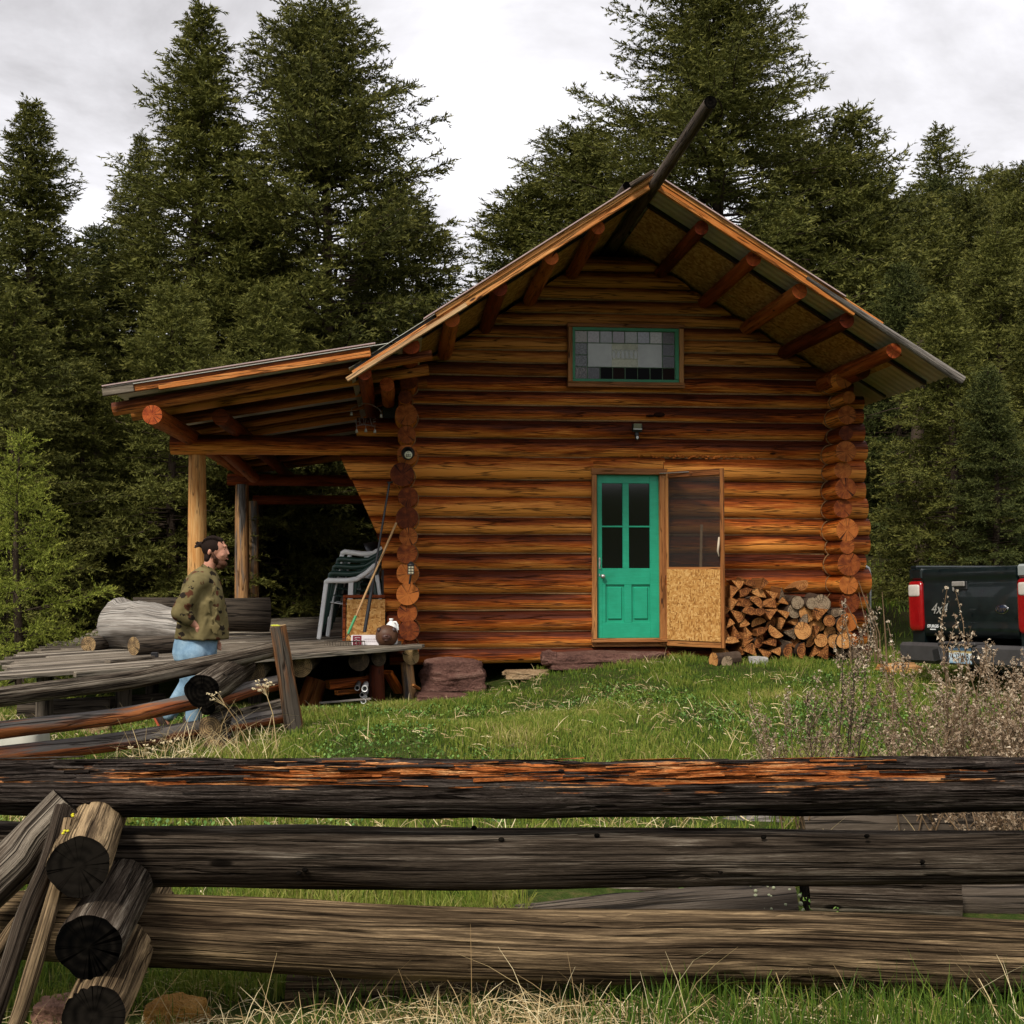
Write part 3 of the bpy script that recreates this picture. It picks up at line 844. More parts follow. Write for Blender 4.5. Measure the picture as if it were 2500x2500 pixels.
# ---- window
def window():
    p0, p1 = at(1387, 787, YW-.05), at(1671, 946, YW-.05)
    q0, q1 = at(1398, 797, YW-.05), at(1659, 934, YW-.05)
    y = YW-.02
    mb = MB()
    w = q0.x-p0.x
    mb.box(((p0.x+p1.x)/2, y+.03, (p0.z+q0.z)/2), (p1.x-p0.x+.02, .11, p0.z-q0.z), None, 0, .004)
    mb.box(((p0.x+p1.x)/2, y+.03, (p1.z+q1.z)/2-.004), (p1.x-p0.x+.02, .12, q1.z-p1.z+.008), None, 0, .004)
    for xa, xb in ((p0.x, q0.x), (q1.x, p1.x)): mb.box(((xa+xb)/2, y+.03, (q0.z+q1.z)/2), (xb-xa, .105, q0.z-q1.z), None, 0, .004, grain=2)
    w_ = mb.build('window', M['trim'], cabin); w_.matrix_parent_inverse = Matrix.Translation(-CABL)
    g = MB()
    W, H = q1.x-q0.x, q0.z-q1.z
    fw_ = .042
    gy = y+.012
    cx, cz = (q0.x+q1.x)/2, (q0.z+q1.z)/2
    g.box((cx, gy, q0.z-fw_/2), (W, .05, fw_), None, 0, .003); g.box((cx, gy, q1.z+fw_*.42), (W, .05, fw_*.84), None, 0, .003)
    g.box((q0.x+fw_*.4, gy, cz), (fw_*.8, .048, H-fw_*1.9), None, 0, .003); g.box((q1.x-fw_*.6, gy, cz), (fw_*1.2, .048, H-fw_*1.9), None, 0, .003)
    M['green'] = plain("green_paint", (0.035, 0.23, 0.115), 0.5, 0.4, nscale=25, namt=0.15)
    g.build('window_frame', M['green'], w_)
    # stained glass: 8 x 4 cells, the middle 5 x 2 one large pane with a lace strip
    x0, x1, z0, z1 = q0.x+fw_*.8, q1.x-fw_*1.2, q1.z+fw_*.84, q0.z-fw_
    nx, nz_ = 8, 4
    cw, ch = (x1-x0)/nx, (z1-z0)/nz_
    def glass(nm, c, rough=.12, bump=0.0, nsc=40, spots=None):
        k = NM(nm, rough, 0.6)
        n = k.noise(k.coord("Object"), nsc, 4, .6)
        k.col(k.ramp(n, [(0.35, tuple(v*.8 for v in c)), (0.65, tuple(v*1.15 for v in c))]))
        if bump: k.bump(n, bump, 1.0)
        return k.m
    def streaky(nm, c, c2, sc, thr=0.5):
        k = NM(nm, .25, .5); n = k.noise(k.coord("Object", scale=sc), 1.0, 3, .6, .5)
        k.col(k.ramp(n, [(thr-.02, c2), (thr+.03, c)])); return k.m
    def dull(nm, c):
        k = NM(nm, .5, .08); k.col(c); return k.m
    pal = {
     'a': streaky('speckled_glass', (.30, .27, .26), (.02, .02, .02), (70, 70, 90), .36), 'b': glass('mauve_glass', (.25,.225,.24)), 'c': glass('grey_glass', (.17,.18,.19)),
     'd': glass('plum_glass', (.15,.12,.14)), 'e': glass('olive_glass', (.19,.2,.18)), 'f': glass('blue_grey_glass', (.17,.18,.22)),
     'g': glass('pale_grey_glass', (.32,.31,.29)), 'h': streaky('rippled_dark_glass', (.03, .022, .016), (.15, .14, .13), (12, 12, 150), .36),
     'i': streaky('wrinkled_glass', (.10, .115, .125), (.012, .012, .014), (60, 60, 60), .47), 'k': dull('black_glass', (.004, .004, .006)), 'm': dull('dark_red_glass', (.014, .006, .005)),
     'n': streaky('mottled_dark_glass', (.012, .014, .02), (.12, .13, .14), (90, 90, 120), .38), 'p': streaky('grained_glass', (.15, .125, .115), (.01, .01, .01), (110, 110, 28), .5)}
    keys = list(pal)
    grid = ["abcdefgh", "i......n", "i......n", "pnkmkkkm"]
    pn = MB()
    ms = [pal[q] for q in keys]
    for r in range(4):
        for c in range(8):
            ch_ = grid[r][c]
            if ch_ == '.': continue
            pn.box((x0+cw*(c+.5), gy+.006, z1-ch*(r+.5)), (cw, .006, ch), Euler((random.uniform(-.01, .01), 0, random.uniform(-.015, .015))), keys.index(ch_))
    k = NM('milky_glass', .18, .6)
    n = k.noise(k.coord("Object"), 6, 5, .65)
    k.col(k.ramp(n, [(0.3, (.28,.30,.30)), (.7, (.38,.40,.40))])); ms.append(k.m)
    pn.box((x0+cw*4, gy+.007, z1-ch*2), (cw*6, .006, ch*2), None, len(ms)-1)
    pn.build('pane', ms, w_)
    lc = MB()
    kk = plain("lace_curtain", (.6,.6,.54), .9, .1, nscale=50, namt=.2)
    lx0, lx1 = x0+cw*2.95, x0+cw*5.05
    lc.box(((lx0+lx1)/2, gy+.0055, z1-ch*1.25), (lx1-lx0, .004, ch*.5)); lc.box(((lx0+lx1)/2, gy+.0055, z1-ch*2.65), (lx1-lx0, .004, ch*.66))
    for q in range(6):
        cx_ = lx0+(q+.5)*(lx1-lx0)/6
        lc.tube([(cx_+math.cos(t)*cw*.17, gy+.001, z1-ch*1.92+math.sin(t)*ch*.36) for t in np.linspace(0, 2*math.pi, 17)], .0045, 5, cap=False)
    for zz in (z1-ch*1.5, z1-ch*2.3): lc.tube([(x, gy+.001, zz+.004*math.sin(x*90)) for x in np.linspace(lx0, lx1, 40)], .005, 5)
    lc.build('lace_curtain', kk, w_)
    ld = MB()
    for r in range(5):
        z = z1-ch*r
        if r == 2:
            for xa in (x0, x1-cw): ld.tube([(xa, gy-.002, z), (xa+cw, gy-.002, z)], .0055, 6)
        else: ld.tube([(x0, gy-.002, z), (x1, gy-.002, z)], .0055, 6)
    for c in range(9):
        x = x0+cw*c
        if c in (0, 1, 7, 8): ld.tube([(x, gy-.002, z0), (x, gy-.002, z1)], .0055, 6)
        else:
            ld.tube([(x, gy-.002, z0), (x, gy-.002, z0+ch)], .0055, 6); ld.tube([(x, gy-.002, z1-ch), (x, gy-.002, z1)], .0055, 6)
    ld.build('lead_came', plain("green_grey_came", (.10, .17, .11), .5, .4), w_)
window()

# ---- door
def door():
    y = YW+.06
    p0, p1 = at(1457, 1158, y), at(1613, 1557, y)
    cs = MB()
    f = YW-.02
    o0, o1 = at(1445, 1143, f), at(1629, 1575, f)
    i0, i1 = at(1457, 1158, f), at(1612, 1557, f)
    dp = .26
    cs.box(((o0.x+i0.x)/2, f+dp/2, (o0.z+o1.z)/2), (i0.x-o0.x, dp, o0.z-o1.z-.02), None, 0, .004, grain=2)
    cs.box(((i1.x+o1.x)/2, f+dp/2, (o0.z+o1.z)/2), (o1.x-i1.x, dp, o0.z-o1.z-.02), None, 0, .004, grain=2)
    cs.box(((o0.x+o1.x)/2, f+dp/2-.01, (o0.z+i0.z)/2), (o1.x-o0.x+.02, dp+.02, o0.z-i0.z), None, 0, .004)
    cs.box(((o0.x+o1.x)/2, f+dp/2-.02, i1.z-.03), (o1.x-o0.x+.02, dp+.04, .05), None, 0, .006)
    cs.box(((o0.x+o1.x)/2, f+dp/2+.02, i1.z-.085), (o1.x-o0.x, dp, .055), None, 0, .006)
    cpart(cs, 'door_casing', M['trim'])
    W, H = p1.x-p0.x, p0.z-p1.z
    cx = (p0.x+p1.x)/2
    k = NM("sea_green_door_paint", 0.42, 0.45)
    n = k.noise(k.coord("Object"), 5, 4, .6); n2 = k.noise(k.coord("Object", scale=(8, 8, 60)), 1.0, 3, .6)
    k.col(k.ramp(k.math('MULTIPLY_ADD', n, .6, k.math('MULTIPLY', n2, .4)), [(0.3, (0.008, 0.26, 0.14)), (0.7, (0.016, 0.37, 0.215))]))
    k.bump(n2, .002, .4)
    d = MB()
    T = .045
    def b(xa, xb, za, zb, yy=0, t=T, bev=.003): d.box((cx-W/2+(xa+xb)/2*W, y+yy, p1.z+(za+zb)/2*H), ((xb-xa)*W, t, (zb-za)*H), None, 0, bev, grain=2)
    gx = (.075, .40, .50, .83)      # glass columns
    gz_ = (.425, .68, .945)
    b(0, gx[0], 0, 1); b(gx[3], 1, 0, 1); b(gx[0], gx[3], gz_[2], 1); b(gx[1], gx[2], gz_[0], gz_[2]); b(gx[0], gx[3], .325, gz_[0])
    for xa, xb in ((gx[0], gx[1]), (gx[2], gx[3])): b(xa, xb, gz_[1]-.005, gz_[1]+.005, .0, .03, .002)
    b(gx[0], gx[3], 0, .095); b(.42, .54, .095, .325); b(gx[0], .13, .095, .325); 
    for xa, xb in ((.13, .42), (.54, .83)):
        b(xa, xb, .095, .325, .012, .02, 0)
        b(xa+.035, xb-.035, .115, .31, -.002, .03, .008)
    dr = d.build('door', k.m, cabin); dr.matrix_parent_inverse = Matrix.Translation(-CABL)
    g = NM("dark_window_glass", .06, .6); g.col((0.004, 0.004, 0.005))
    for xa, xb in ((gx[0], gx[1]), (gx[2], gx[3])):
        for za, zb in ((gz_[0], gz_[1]), (gz_[1], gz_[2])):
            q = MB(); q.box((cx-W/2+(xa+xb)/2*W, y+.005, p1.z+(za+zb)/2*H), ((xb-xa)*W, .006, (zb-za)*H)); q.build('pane', g.m, dr)
    h = MB(); hx = cx-W/2+.065
    hz = at(1473, 1407, y).z
    h.lathe((hx, y-.022, hz), [(0, 0), (.026, 0), (.026, .004), (.011, .008), (.011, .03), (.024, .038), (.028, .052), (.02, .064), (0, .066)], 18, rot=Euler((R(90), 0, 0)))
    h.build('door_knob', M['steel'], dr)
    h = MB(); hz = at(1463, 1375, y).z; hx = cx-W/2+.028
    h.box((hx, y-.026, hz), (.022, .006, .14), None, 0, .002)
    h.tube([(hx, y-.028, hz+.05), (hx, y-.06, hz+.045), (hx, y-.065, hz), (hx, y-.06, hz-.045), (hx, y-.028, hz-.05)], .006, 8)
    h.box((hx-.004, y-.026, hz-.15), (.014, .006, .035), None, 0, .002)
    h.build('door_handle', M['steel'], dr)
    # dents low on the door
    # screen door, swung wide open towards the right
    hy = YW-.035
    ht, hb = at(1627, 1152, hy), at(1627, 1576, hy)
    oy = hy-.62
    ot = at(1766, 1139, oy)
    dxy = Vector((ot.x-ht.x, oy-hy, 0)); Ws = dxy.length; dxy.normalize()
    rz = math.atan2(dxy.y, dxy.x)
    M3 = Matrix.Rotation(rz, 3, 'Z')
    zt, zb = ht.z, hb.z
    Hs = zt-zb
    fr = MB()
    def sb(mb, xa, xb, za, zb_, t=.03, yy=0, bev=.003, gr=2, mi=0):
        c = Vector((ht.x, hy, zb)) + M3 @ Vector(((xa+xb)/2*Ws, yy, 0)) + Vector((0, 0, (za+zb_)/2*Hs))
        mb.box(c, ((xb-xa)*Ws, t, (zb_-za)*Hs), M3, mi, bev, grain=gr)
    sb(fr, 0.0, .035, 0, 1); sb(fr, .945, 1.0, 0, 1, .034); sb(fr, .035, .945, .965, 1.0, gr=0); sb(fr, .035, .945, 0, .05, gr=0); sb(fr, .035, .945, .42, .45, .028, gr=0)
    s_ = fr.build('screen_door', M['trim'], cabin); s_.matrix_parent_inverse = Matrix.Translation(-CABL)
    q = MB(); sb(q, .02, .95, .035, .437, .012, -.022, 0); q.build('strand_board_panel', M['osb'], s_)
    kk = NM("insect_screen", .8, .1); kk.col((.03, .027, .025))
    tr = kk.n("ShaderNodeBsdfTransparent"); mx = kk.n("ShaderNodeMixShader"); mx.inputs[0].default_value = .45
    kk.t.links.new(tr.outputs[0], mx.inputs[1]); kk.t.links.new(kk.b.outputs[0], mx.inputs[2]); kk.t.links.new(mx.outputs[0], kk.o.inputs[0])
    q = MB(); sb(q, .03, .95, .44, .97, .002, 0, 0); q.build('insect_screen', kk.m, s_)
    q = MB()
    c = Vector((ht.x, hy, 0)) + M3 @ Vector((.94*Ws, -.03, 0))
    pts = [(c.x, c.y-.0, at(1762, 1312, oy).z), (c.x-.02, c.y-.05, at(1762, 1328, oy).z), (c.x-.03, c.y-.05, at(1762, 1345, oy).z), (c.x-.008, c.y-.02, at(1762, 1358, oy).z)]
    q.tube(pts, [.011, .014, .012, .006], 8); q.build('branch_handle', plain("bare_branch", (.55, .45, .33), .7, .2), s_)
    q = MB()
    a_ = at(1610, 1156, YW-.04); b_ = Vector((ht.x, hy, zt-.02)) + M3 @ Vector((.42*Ws, -.02, 0))
    q.tube([a_, b_], .006, 8); q.build('door_closer', M['steel'], s_)
door()
# ------------------------------------------------------------------ conifers
def needle_mat(name, dark, mid, tip, trans=0.18):
    k = NM(name, 0.65, 0.12)
    r_, g_ = k.attr(0), k.attr(1)
    n = k.noise(k.coord("Object"), 0.55, 3, .6)
    oi = k.n("ShaderNodeObjectInfo")
    f = k.math('ADD', k.math('MULTIPLY_ADD', g_, .45, k.math('MULTIPLY', n, .55)), k.math('MULTIPLY_ADD', oi.outputs["Random"], .24, -.10))
    c = k.ramp(f, [(0.2, dark), (0.5, mid), (0.8, tuple(v*1.25 for v in mid))])
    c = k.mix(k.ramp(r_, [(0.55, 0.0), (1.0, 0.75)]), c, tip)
    k.col(c)
    tr = k.n("ShaderNodeBsdfTranslucent"); k.put(tr.inputs[0], c)
    mx = k.n("ShaderNodeMixShader"); mx.inputs[0].default_value = trans
    k.t.links.new(k.b.outputs[0], mx.inputs[1]); k.t.links.new(tr.outputs[0], mx.inputs[2]); k.t.links.new(mx.outputs[0], k.o.inputs[0])
    return k.m
M['needle'] = needle_mat("fir_needles", (0.034, 0.039, 0.010), (0.085, 0.091, 0.020), (0.19, 0.178, 0.040))
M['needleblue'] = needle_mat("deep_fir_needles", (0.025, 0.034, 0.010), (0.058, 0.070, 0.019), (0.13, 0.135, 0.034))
M['needleyoung'] = needle_mat("young_fir_needles", (0.07, 0.09, 0.014), (0.17, 0.20, 0.03), (0.38, 0.38, 0.07), .25)

def make_tree(seed, H, Rm, hb, nb, shape=0.8, twig=0.09, card=(0.10, 0.034), lobes=0.25, droop=0.12, up=0.5, dens=1.0, lean=0.0, tipn=0.5, gap=0.15, top=1.0, whorl=0):
    """returns (trunk MB, crown MB); hb = height where the live crown starts"""
    rg = np.random.RandomState(seed)
    tr = MB(); cr = MB()
    # trunk
    hs = np.linspace(-0.3, H*0.995, 26)
    wx = fbm(hs*0.25, 0.5, 0, seed, 2)*0.25 + lean*hs; wy = fbm(hs*0.25, 7.5, 0, seed+3, 2)*0.25
    wx -= wx[1]; wy -= wy[1]
    r0 = H*0.0135+0.03
    tr.tube(np.stack([wx, wy, hs], -1), np.maximum(0.012, r0*(1-(hs/H).clip(0, 1))**0.85+np.exp(-hs*3).clip(0, 1)*r0*0.25), 10, 0, False,
            bump=lambda l, a: 1+0.05*vnoise(l*1.5, np.cos(a)*3, np.sin(a)*3, seed))
    tri_c = []; tri_a = []; tri_b = []; colR = []; colG = []
    for b in range(nb):
        u = (b+rg.rand())/nb
        if whorl: u = (math.floor(u*whorl)+rg.uniform(0, .22))/whorl
        h = hb + (H-hb)*(1-(1-u)**1.25)*0.995
        q = (H-h)/(H-hb)
        az = b*2.399963 + rg.randn()*0.35
        lob = 1+lobes*float(vnoise(np.cos(az)*1.6+h*0.45, np.sin(az)*1.6, h*0.6, seed+2))*2.0
        Lb = Rm*(q**shape)*lob*rg.uniform(0.72, 1.1) + 0.14*top
        if hb > 0.6: Lb *= min(1.0, 0.55+ (1-q)*5)
        if rg.rand() < gap*0.5: Lb *= 0.55
        e0 = up*(1-q)*1.1 - 0.10 + rg.randn()*0.10        # upward near the top, level below
        bx, by = np.interp(h, hs, wx), np.interp(h, hs, wy)
        nseg = max(4, int(Lb/0.22))
        s = np.linspace(0, 1, nseg+1)
        dz = e0*s*Lb - droop*Lb*(s**2)*1.2*q**0.5 + 0.16*Lb*np.maximum(0, s-0.6)**1.5*2
        dirx, diry = math.cos(az), math.sin(az)
        bend = fbm(s*2, b*1.3, 0, seed+4, 2)*0.12*Lb
        rr = s*Lb
        P = np.stack([bx+dirx*rr-diry*bend, by+diry*rr+dirx*bend, h+dz], -1)
        rb = max(0.006, 0.011*Lb)
        tr.tube(P, rb*(1-s*0.85), 4, 0, False)
        # twigs
        step = twig/dens
        s0 = 0.12 if q < 0.35 else 0.22+0.15*rg.rand()
        ts = np.arange(s0*Lb, Lb, step)
        if len(ts) == 0: ts = np.array([Lb*0.5])
        nt = len(ts)
        side = np.where(np.arange(nt) % 2 == 0, 1, -1)
        tl = ((Lb-ts)*0.42+(0.34*min(1, .3+q*4) if H > 5 else .14))*rg.uniform(0.6, 1.15, nt)
        tl = np.minimum(tl, 0.75)
        T = np.stack([np.interp(ts/Lb, s, P[:, a]) for a in range(3)], -1)
        bd = np.array([dirx, diry, 0.0]); sd = np.array([-diry, dirx, 0.0])
        ang = rg.uniform(0.65, 1.15, nt)
        td = bd*np.cos(ang)[:, None] + sd*(np.sin(ang)*side)[:, None]
        td[:, 2] = e0*0.5 + rg.randn(nt)*0.30 - 0.03
        # add the branch tip itself as a twig
        T = np.vstack([T, P[-2]]); td = np.vstack([td, (P[-1]-P[-2])/max(1e-6, np.linalg.norm(P[-1]-P[-2]))]); tl = np.append(tl, np.linalg.norm(P[-1]-P[-2])+0.1)
        # a few twigs straight up / down for volume
        nv = max(1, int(nt*0.9))
        iv = rg.randint(0, nt, nv)
        vd = np.stack([rg.randn(nv)*.5+dirx*.5, rg.randn(nv)*.5+diry*.5, rg.uniform(-.7, .9, nv)], -1); vd /= np.linalg.norm(vd, axis=1, keepdims=True)
        T = np.vstack([T, T[iv]]); td = np.vstack([td, vd]); tl = np.append(tl, rg.uniform(.12, .36, nv))
        td /= np.linalg.norm(td, axis=1, keepdims=True)
        brg = rg.rand()
        for kk in range(len(tl)):
            nc = max(3, int(tl[kk]/(card[0]*(0.15 if H > 5 else .26))*dens))
            w = (np.arange(nc)+rg.rand(nc))/nc
            base = T[kk]+td[kk]*(w*tl[kk])[:, None]
            base[:, 2] -= (w**2)*tl[kk]*0.10
            rv = rg.randn(nc, 3)
            d = td[kk]*0.9 + rv*0.52; d[:, 2] += 0.10
            d /= np.linalg.norm(d, axis=1, keepdims=True)
            cl = card[0]*rg.uniform(0.6, 1.2, nc)*(1-0.35*w)
            o = np.cross(d, rg.randn(nc, 3)); o /= np.linalg.norm(o, axis=1, keepdims=True)+1e-9
            wd = card[1]*rg.uniform(0.6, 1.2, nc)
            tri_a.append(base - o*wd[:, None]*0.5); tri_b.append(base + d*cl[:, None]*0.25 + o*wd[:, None]*0.55); tri_c.append(base + d*cl[:, None])
            fr = (ts[kk]/Lb if kk < nt else (1.0 if kk == nt else .6))
            colR.append(np.clip(w*0.55+fr*0.35+rg.rand(nc)*0.2-0.05, 0, 1)*(1 if tipn > 0 else 0)); colG.append(np.full(nc, brg*0.6)+rg.rand(nc)*0.4)
    A, B_, C_ = np.concatenate(tri_a), np.concatenate(tri_b), np.concatenate(tri_c)
    n = len(A)
    V = np.stack([A, B_, C_], 1).reshape(-1, 3)
    F = np.arange(n*3).reshape(-1, 3)
    cc = np.zeros((n*3, 3)); cc[:, 0] = np.repeat(np.concatenate(colR), 3); cc[:, 1] = np.repeat(np.concatenate(colG), 3)
    cr.add(V, F, np.zeros((n, 3, 2)), cc)
    return tr, cr

TV = {}
def variant(key, mat='needle', **kw):
    tr, cr = make_tree(**kw)
    e = bpy.data.objects.new('fir_tree', None)
    TV[key] = (tr, cr, mat, kw['H'])
    return
_meshcache = {}
def plant(key, x, y, H=None, rz=None, label=None, group=None, name='fir_tree', sxy=1.0, mat=None, z=None, cat='fir tree'):
    tr, cr, m0, H0 = TV[key]
    s = (H or H0)/H0
    t = thing(name, label, cat, (x, y, GZ(x, y)-.05 if z is None else z), random.uniform(0, 6.28) if rz is None else rz, group)
    t.scale = (s*sxy, s*sxy, s)
    ck_ = (key, mat or m0)
    if ck_ not in _meshcache:
        a = tr.build('trunk', M['bark'], t); b = cr.build('crown', M[mat or m0], t)
        _meshcache[ck_] = (a, b)
    else:
        for o in _meshcache[ck_]:
            c = o.copy(); C.objects.link(c); c.parent = t
    return t
random.seed(77)
variant('tall', seed=3, H=15.5, Rm=4.0, hb=1.0, nb=420, shape=0.95, twig=.10, card=(.17, .044), lobes=.30)
variant('wide', seed=8, H=15.5, Rm=4.1, hb=2.0, nb=430, shape=0.50, twig=.11, card=(.17, .044), lobes=.24, gap=.3, up=.55)
variant('big', seed=14, H=17.0, Rm=4.4, hb=2.2, nb=480, shape=0.48, twig=.115, card=(.17, .044), lobes=.30, gap=.3, up=.6)
variant('mid', seed=21, H=9.0, Rm=2.6, hb=0.3, nb=230, shape=0.82, twig=.09, card=(.15, .038), lobes=.28)
variant('broad', seed=33, H=10.0, Rm=3.1, hb=0.2, nb=260, shape=0.74, twig=.095, card=(.15, .038), lobes=.32, droop=.2)
variant('thin', seed=44, H=11.0, Rm=1.8, hb=2.5, nb=200, shape=0.8, twig=.12, card=(.16, .042), lobes=.3, gap=.4)
variant('low', seed=51, H=6.0, Rm=2.5, hb=0.1, nb=190, shape=0.75, twig=.09, card=(.14, .036), lobes=.3, droop=.22)
variant('young', seed=60, mat='needleyoung', H=3.2, Rm=1.25, hb=0.05, nb=105, shape=1.0, twig=.055, card=(.05, .018), lobes=.3, droop=.05, up=.7, dens=1.1, top=.3, gap=.2, whorl=15)
print('tris', {k: v[1].n//3 for k, v in TV.items()})
def pl(key, px, Y, ytop, label=None, group=None, **kw):
    """tree whose tip is seen at (px, ytop), standing at depth Y"""
    p = at(px, ytop, Y)
    z = GZ(p.x, Y)
    return plant(key, p.x, Y, H=max(1.0, p.z-z+.05), label=label, group=group, **kw)
G1 = 'dark firs standing close behind the cabin'
pl('tall', 492, 27, 15, 'tall slender fir with a sharp spire rising highest above the porch roof', G1, rz=.4, sxy=1.28)
pl('wide', 795, 27.5, 22, 'tall broad rounded fir between the spired fir and the cabin ridge', G1, rz=4.4, sxy=1.10)
pl('big', 1745, 29, -60, 'largest fir, behind the cabin ridge, its top cut off by the picture edge', G1, rz=1.0, sxy=1.30)
pl('tall', 80, 25, 250, 'tall fir with a dense blunt crown at the far left of the clearing', G1, rz=3.3, sxy=1.3)
pl('wide', 1440, 33, 330, 'shorter fir with a slanting outline just beside the cabin ridge', G1, rz=5.0, sxy=1.5)
pl('mid', 2080, 30, 262, 'fir with a thick curled top to the right of the biggest fir', G1, sxy=1.15, rz=.5)
pl('mid', 2140, 36, 420, 'small pointed fir showing between two larger crowns above the eave', G1)
pl('mid', 985, 31, 470, 'fir filling the slope of the broad fir above the porch roof', G1, sxy=1.5)
pl('mid', 1300, 32, 440, 'low fir leaning against the outline of the left roof slope', G1, sxy=1.5)
pl('mid', 1960, 33, 330, 'dark fir between the biggest fir and the curled one', G1, sxy=1.5)
pl('tall', 345, 31, 330, 'fir standing behind the left shoulder of the spired fir', G1)
pl('tall', 630, 33, 420, 'fir seen through the gap between the spired fir and the broad fir', G1)
pl('thin', 2303, 58, 318, 'lone thin fir with see-through crown on the hill skyline', 'firs on the hill', sxy=1.4)
pl('mid', 2415, 60, 410, 'small fir next to the lone thin fir on the skyline', 'firs on the hill')
pl('mid', 2500, 50, 400, 'fir at the right picture edge on the hill skyline', 'firs on the hill', sxy=1.2)
random.seed(5)
G2 = 'lower firs in front of the tall ones behind the porch'
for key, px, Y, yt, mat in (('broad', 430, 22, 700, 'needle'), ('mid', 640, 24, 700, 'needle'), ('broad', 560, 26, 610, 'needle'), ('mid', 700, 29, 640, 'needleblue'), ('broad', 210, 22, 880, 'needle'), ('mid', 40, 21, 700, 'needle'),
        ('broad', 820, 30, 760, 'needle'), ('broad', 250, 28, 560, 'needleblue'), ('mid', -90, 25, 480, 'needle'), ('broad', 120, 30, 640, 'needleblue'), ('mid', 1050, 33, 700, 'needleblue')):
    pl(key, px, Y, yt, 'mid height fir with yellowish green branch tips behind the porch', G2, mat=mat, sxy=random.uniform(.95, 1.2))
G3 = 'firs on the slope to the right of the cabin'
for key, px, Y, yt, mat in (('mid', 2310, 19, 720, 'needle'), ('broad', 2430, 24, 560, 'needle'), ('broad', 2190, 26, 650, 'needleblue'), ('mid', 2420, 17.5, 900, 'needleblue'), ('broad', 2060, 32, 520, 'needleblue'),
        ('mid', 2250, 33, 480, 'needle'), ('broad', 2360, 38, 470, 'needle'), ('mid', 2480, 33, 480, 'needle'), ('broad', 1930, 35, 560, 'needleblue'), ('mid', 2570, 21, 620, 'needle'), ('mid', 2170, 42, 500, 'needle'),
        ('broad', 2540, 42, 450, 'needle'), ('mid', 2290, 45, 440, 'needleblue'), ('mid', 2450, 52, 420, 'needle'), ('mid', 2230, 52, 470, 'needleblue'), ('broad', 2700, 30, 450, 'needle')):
    pl(key, px, Y, yt, 'dark fir with drooping tiers on the slope right of the cabin', G3, mat=mat, sxy=random.uniform(1.0, 1.25))
G4 = 'crowded firs deep in the forest'
for q in range(95):
    x = random.uniform(-26, 40); y = random.uniform(31, 75)
    if x > 1.4*y*0.5+12: continue
    px_ = 972+x/y*3000
    # keep the sky gaps of the photograph open
    h = random.uniform(7, 10) if (px_ > 2000 or px_ < 0) else random.uniform(5.5, 7.5)
    plant(random.choice(['mid', 'broad', 'mid', 'thin']), x, y, H=h*random.uniform(.8, 1.1), label='dark green fir among many in the forest behind the clearing', group=G4, mat=random.choice(['needle', 'needleblue']))
for q in range(46):
    x = random.choice([random.uniform(-16, -1.5), random.uniform(-12, 1), random.uniform(7.2, 20)]); y = random.uniform(25, 33)
    if -1 < x < 6 and y < 26: continue
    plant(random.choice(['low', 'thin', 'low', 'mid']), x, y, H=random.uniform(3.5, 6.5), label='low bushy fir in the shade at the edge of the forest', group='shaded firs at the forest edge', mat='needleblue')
# bare shaded trunks below the canopy
bt = MB(); bt.tube([(0, 0, -.3), (.05, .02, 1.0), (-.04, .03, 2.2), (.08, 0, 3.4), (.1, .05, 4.6)], [.2, .155, .14, .12, .09], 12, bump=lambda l, a: 1+.07*vnoise(l*2, np.cos(a)*4, np.sin(a)*4, 3))
_tm = bt.build('trunk', M['bark'])
db = MB(); random.seed(3)
for q in range(26):
    h = random.uniform(1.0, 4.5); az = random.uniform(0, 6.28); L = random.uniform(.4, 1.4)
    db.tube([(0, 0, h), (math.cos(az)*L*.5, math.sin(az)*L*.5, h-.04), (math.cos(az)*L, math.sin(az)*L, h-random.uniform(.05, .35))], [.016, .01, .004], 4, cap=False)
_bm = db.build('dead_branch', M['darktwig'])
first = True
random.seed(12)
sp_ = [(322, 25, .12), (690, 25.5, -.03), (812, 26, -.05), (200, 24, .05), (2245, 24, 0), (745, 31, 0), (560, 30, 0), (420, 28, .05), (2190, 26, .02)]
for n_, (px, Y_, ln) in enumerate(sp_):
    p = at(px, 1400, Y_)
    t = thing('fir_tree', 'bare lower trunk of a big fir standing in the shade of the forest', 'tree', (p.x, Y_, GZ(p.x, Y_)), random.uniform(0, 6), 'bare trunks in the forest shade')
    t.rotation_euler = (random.uniform(-.03, .03), ln, random.uniform(-.5, .5)); t.scale = (random.uniform(.7, 1.05),)*2+(1,)
    if first: a, b = _tm, _bm; first = False
    else: a, b = _tm.copy(), _bm.copy(); C.objects.link(a); C.objects.link(b)
    a.parent = t; b.parent = t
# the young bright fir in the left foreground
pl('young', 62, 14.6, 1052, 'bright yellow green young fir with a single leader at the left picture edge', None, name='young_fir_tree', rz=.3, sxy=.85)
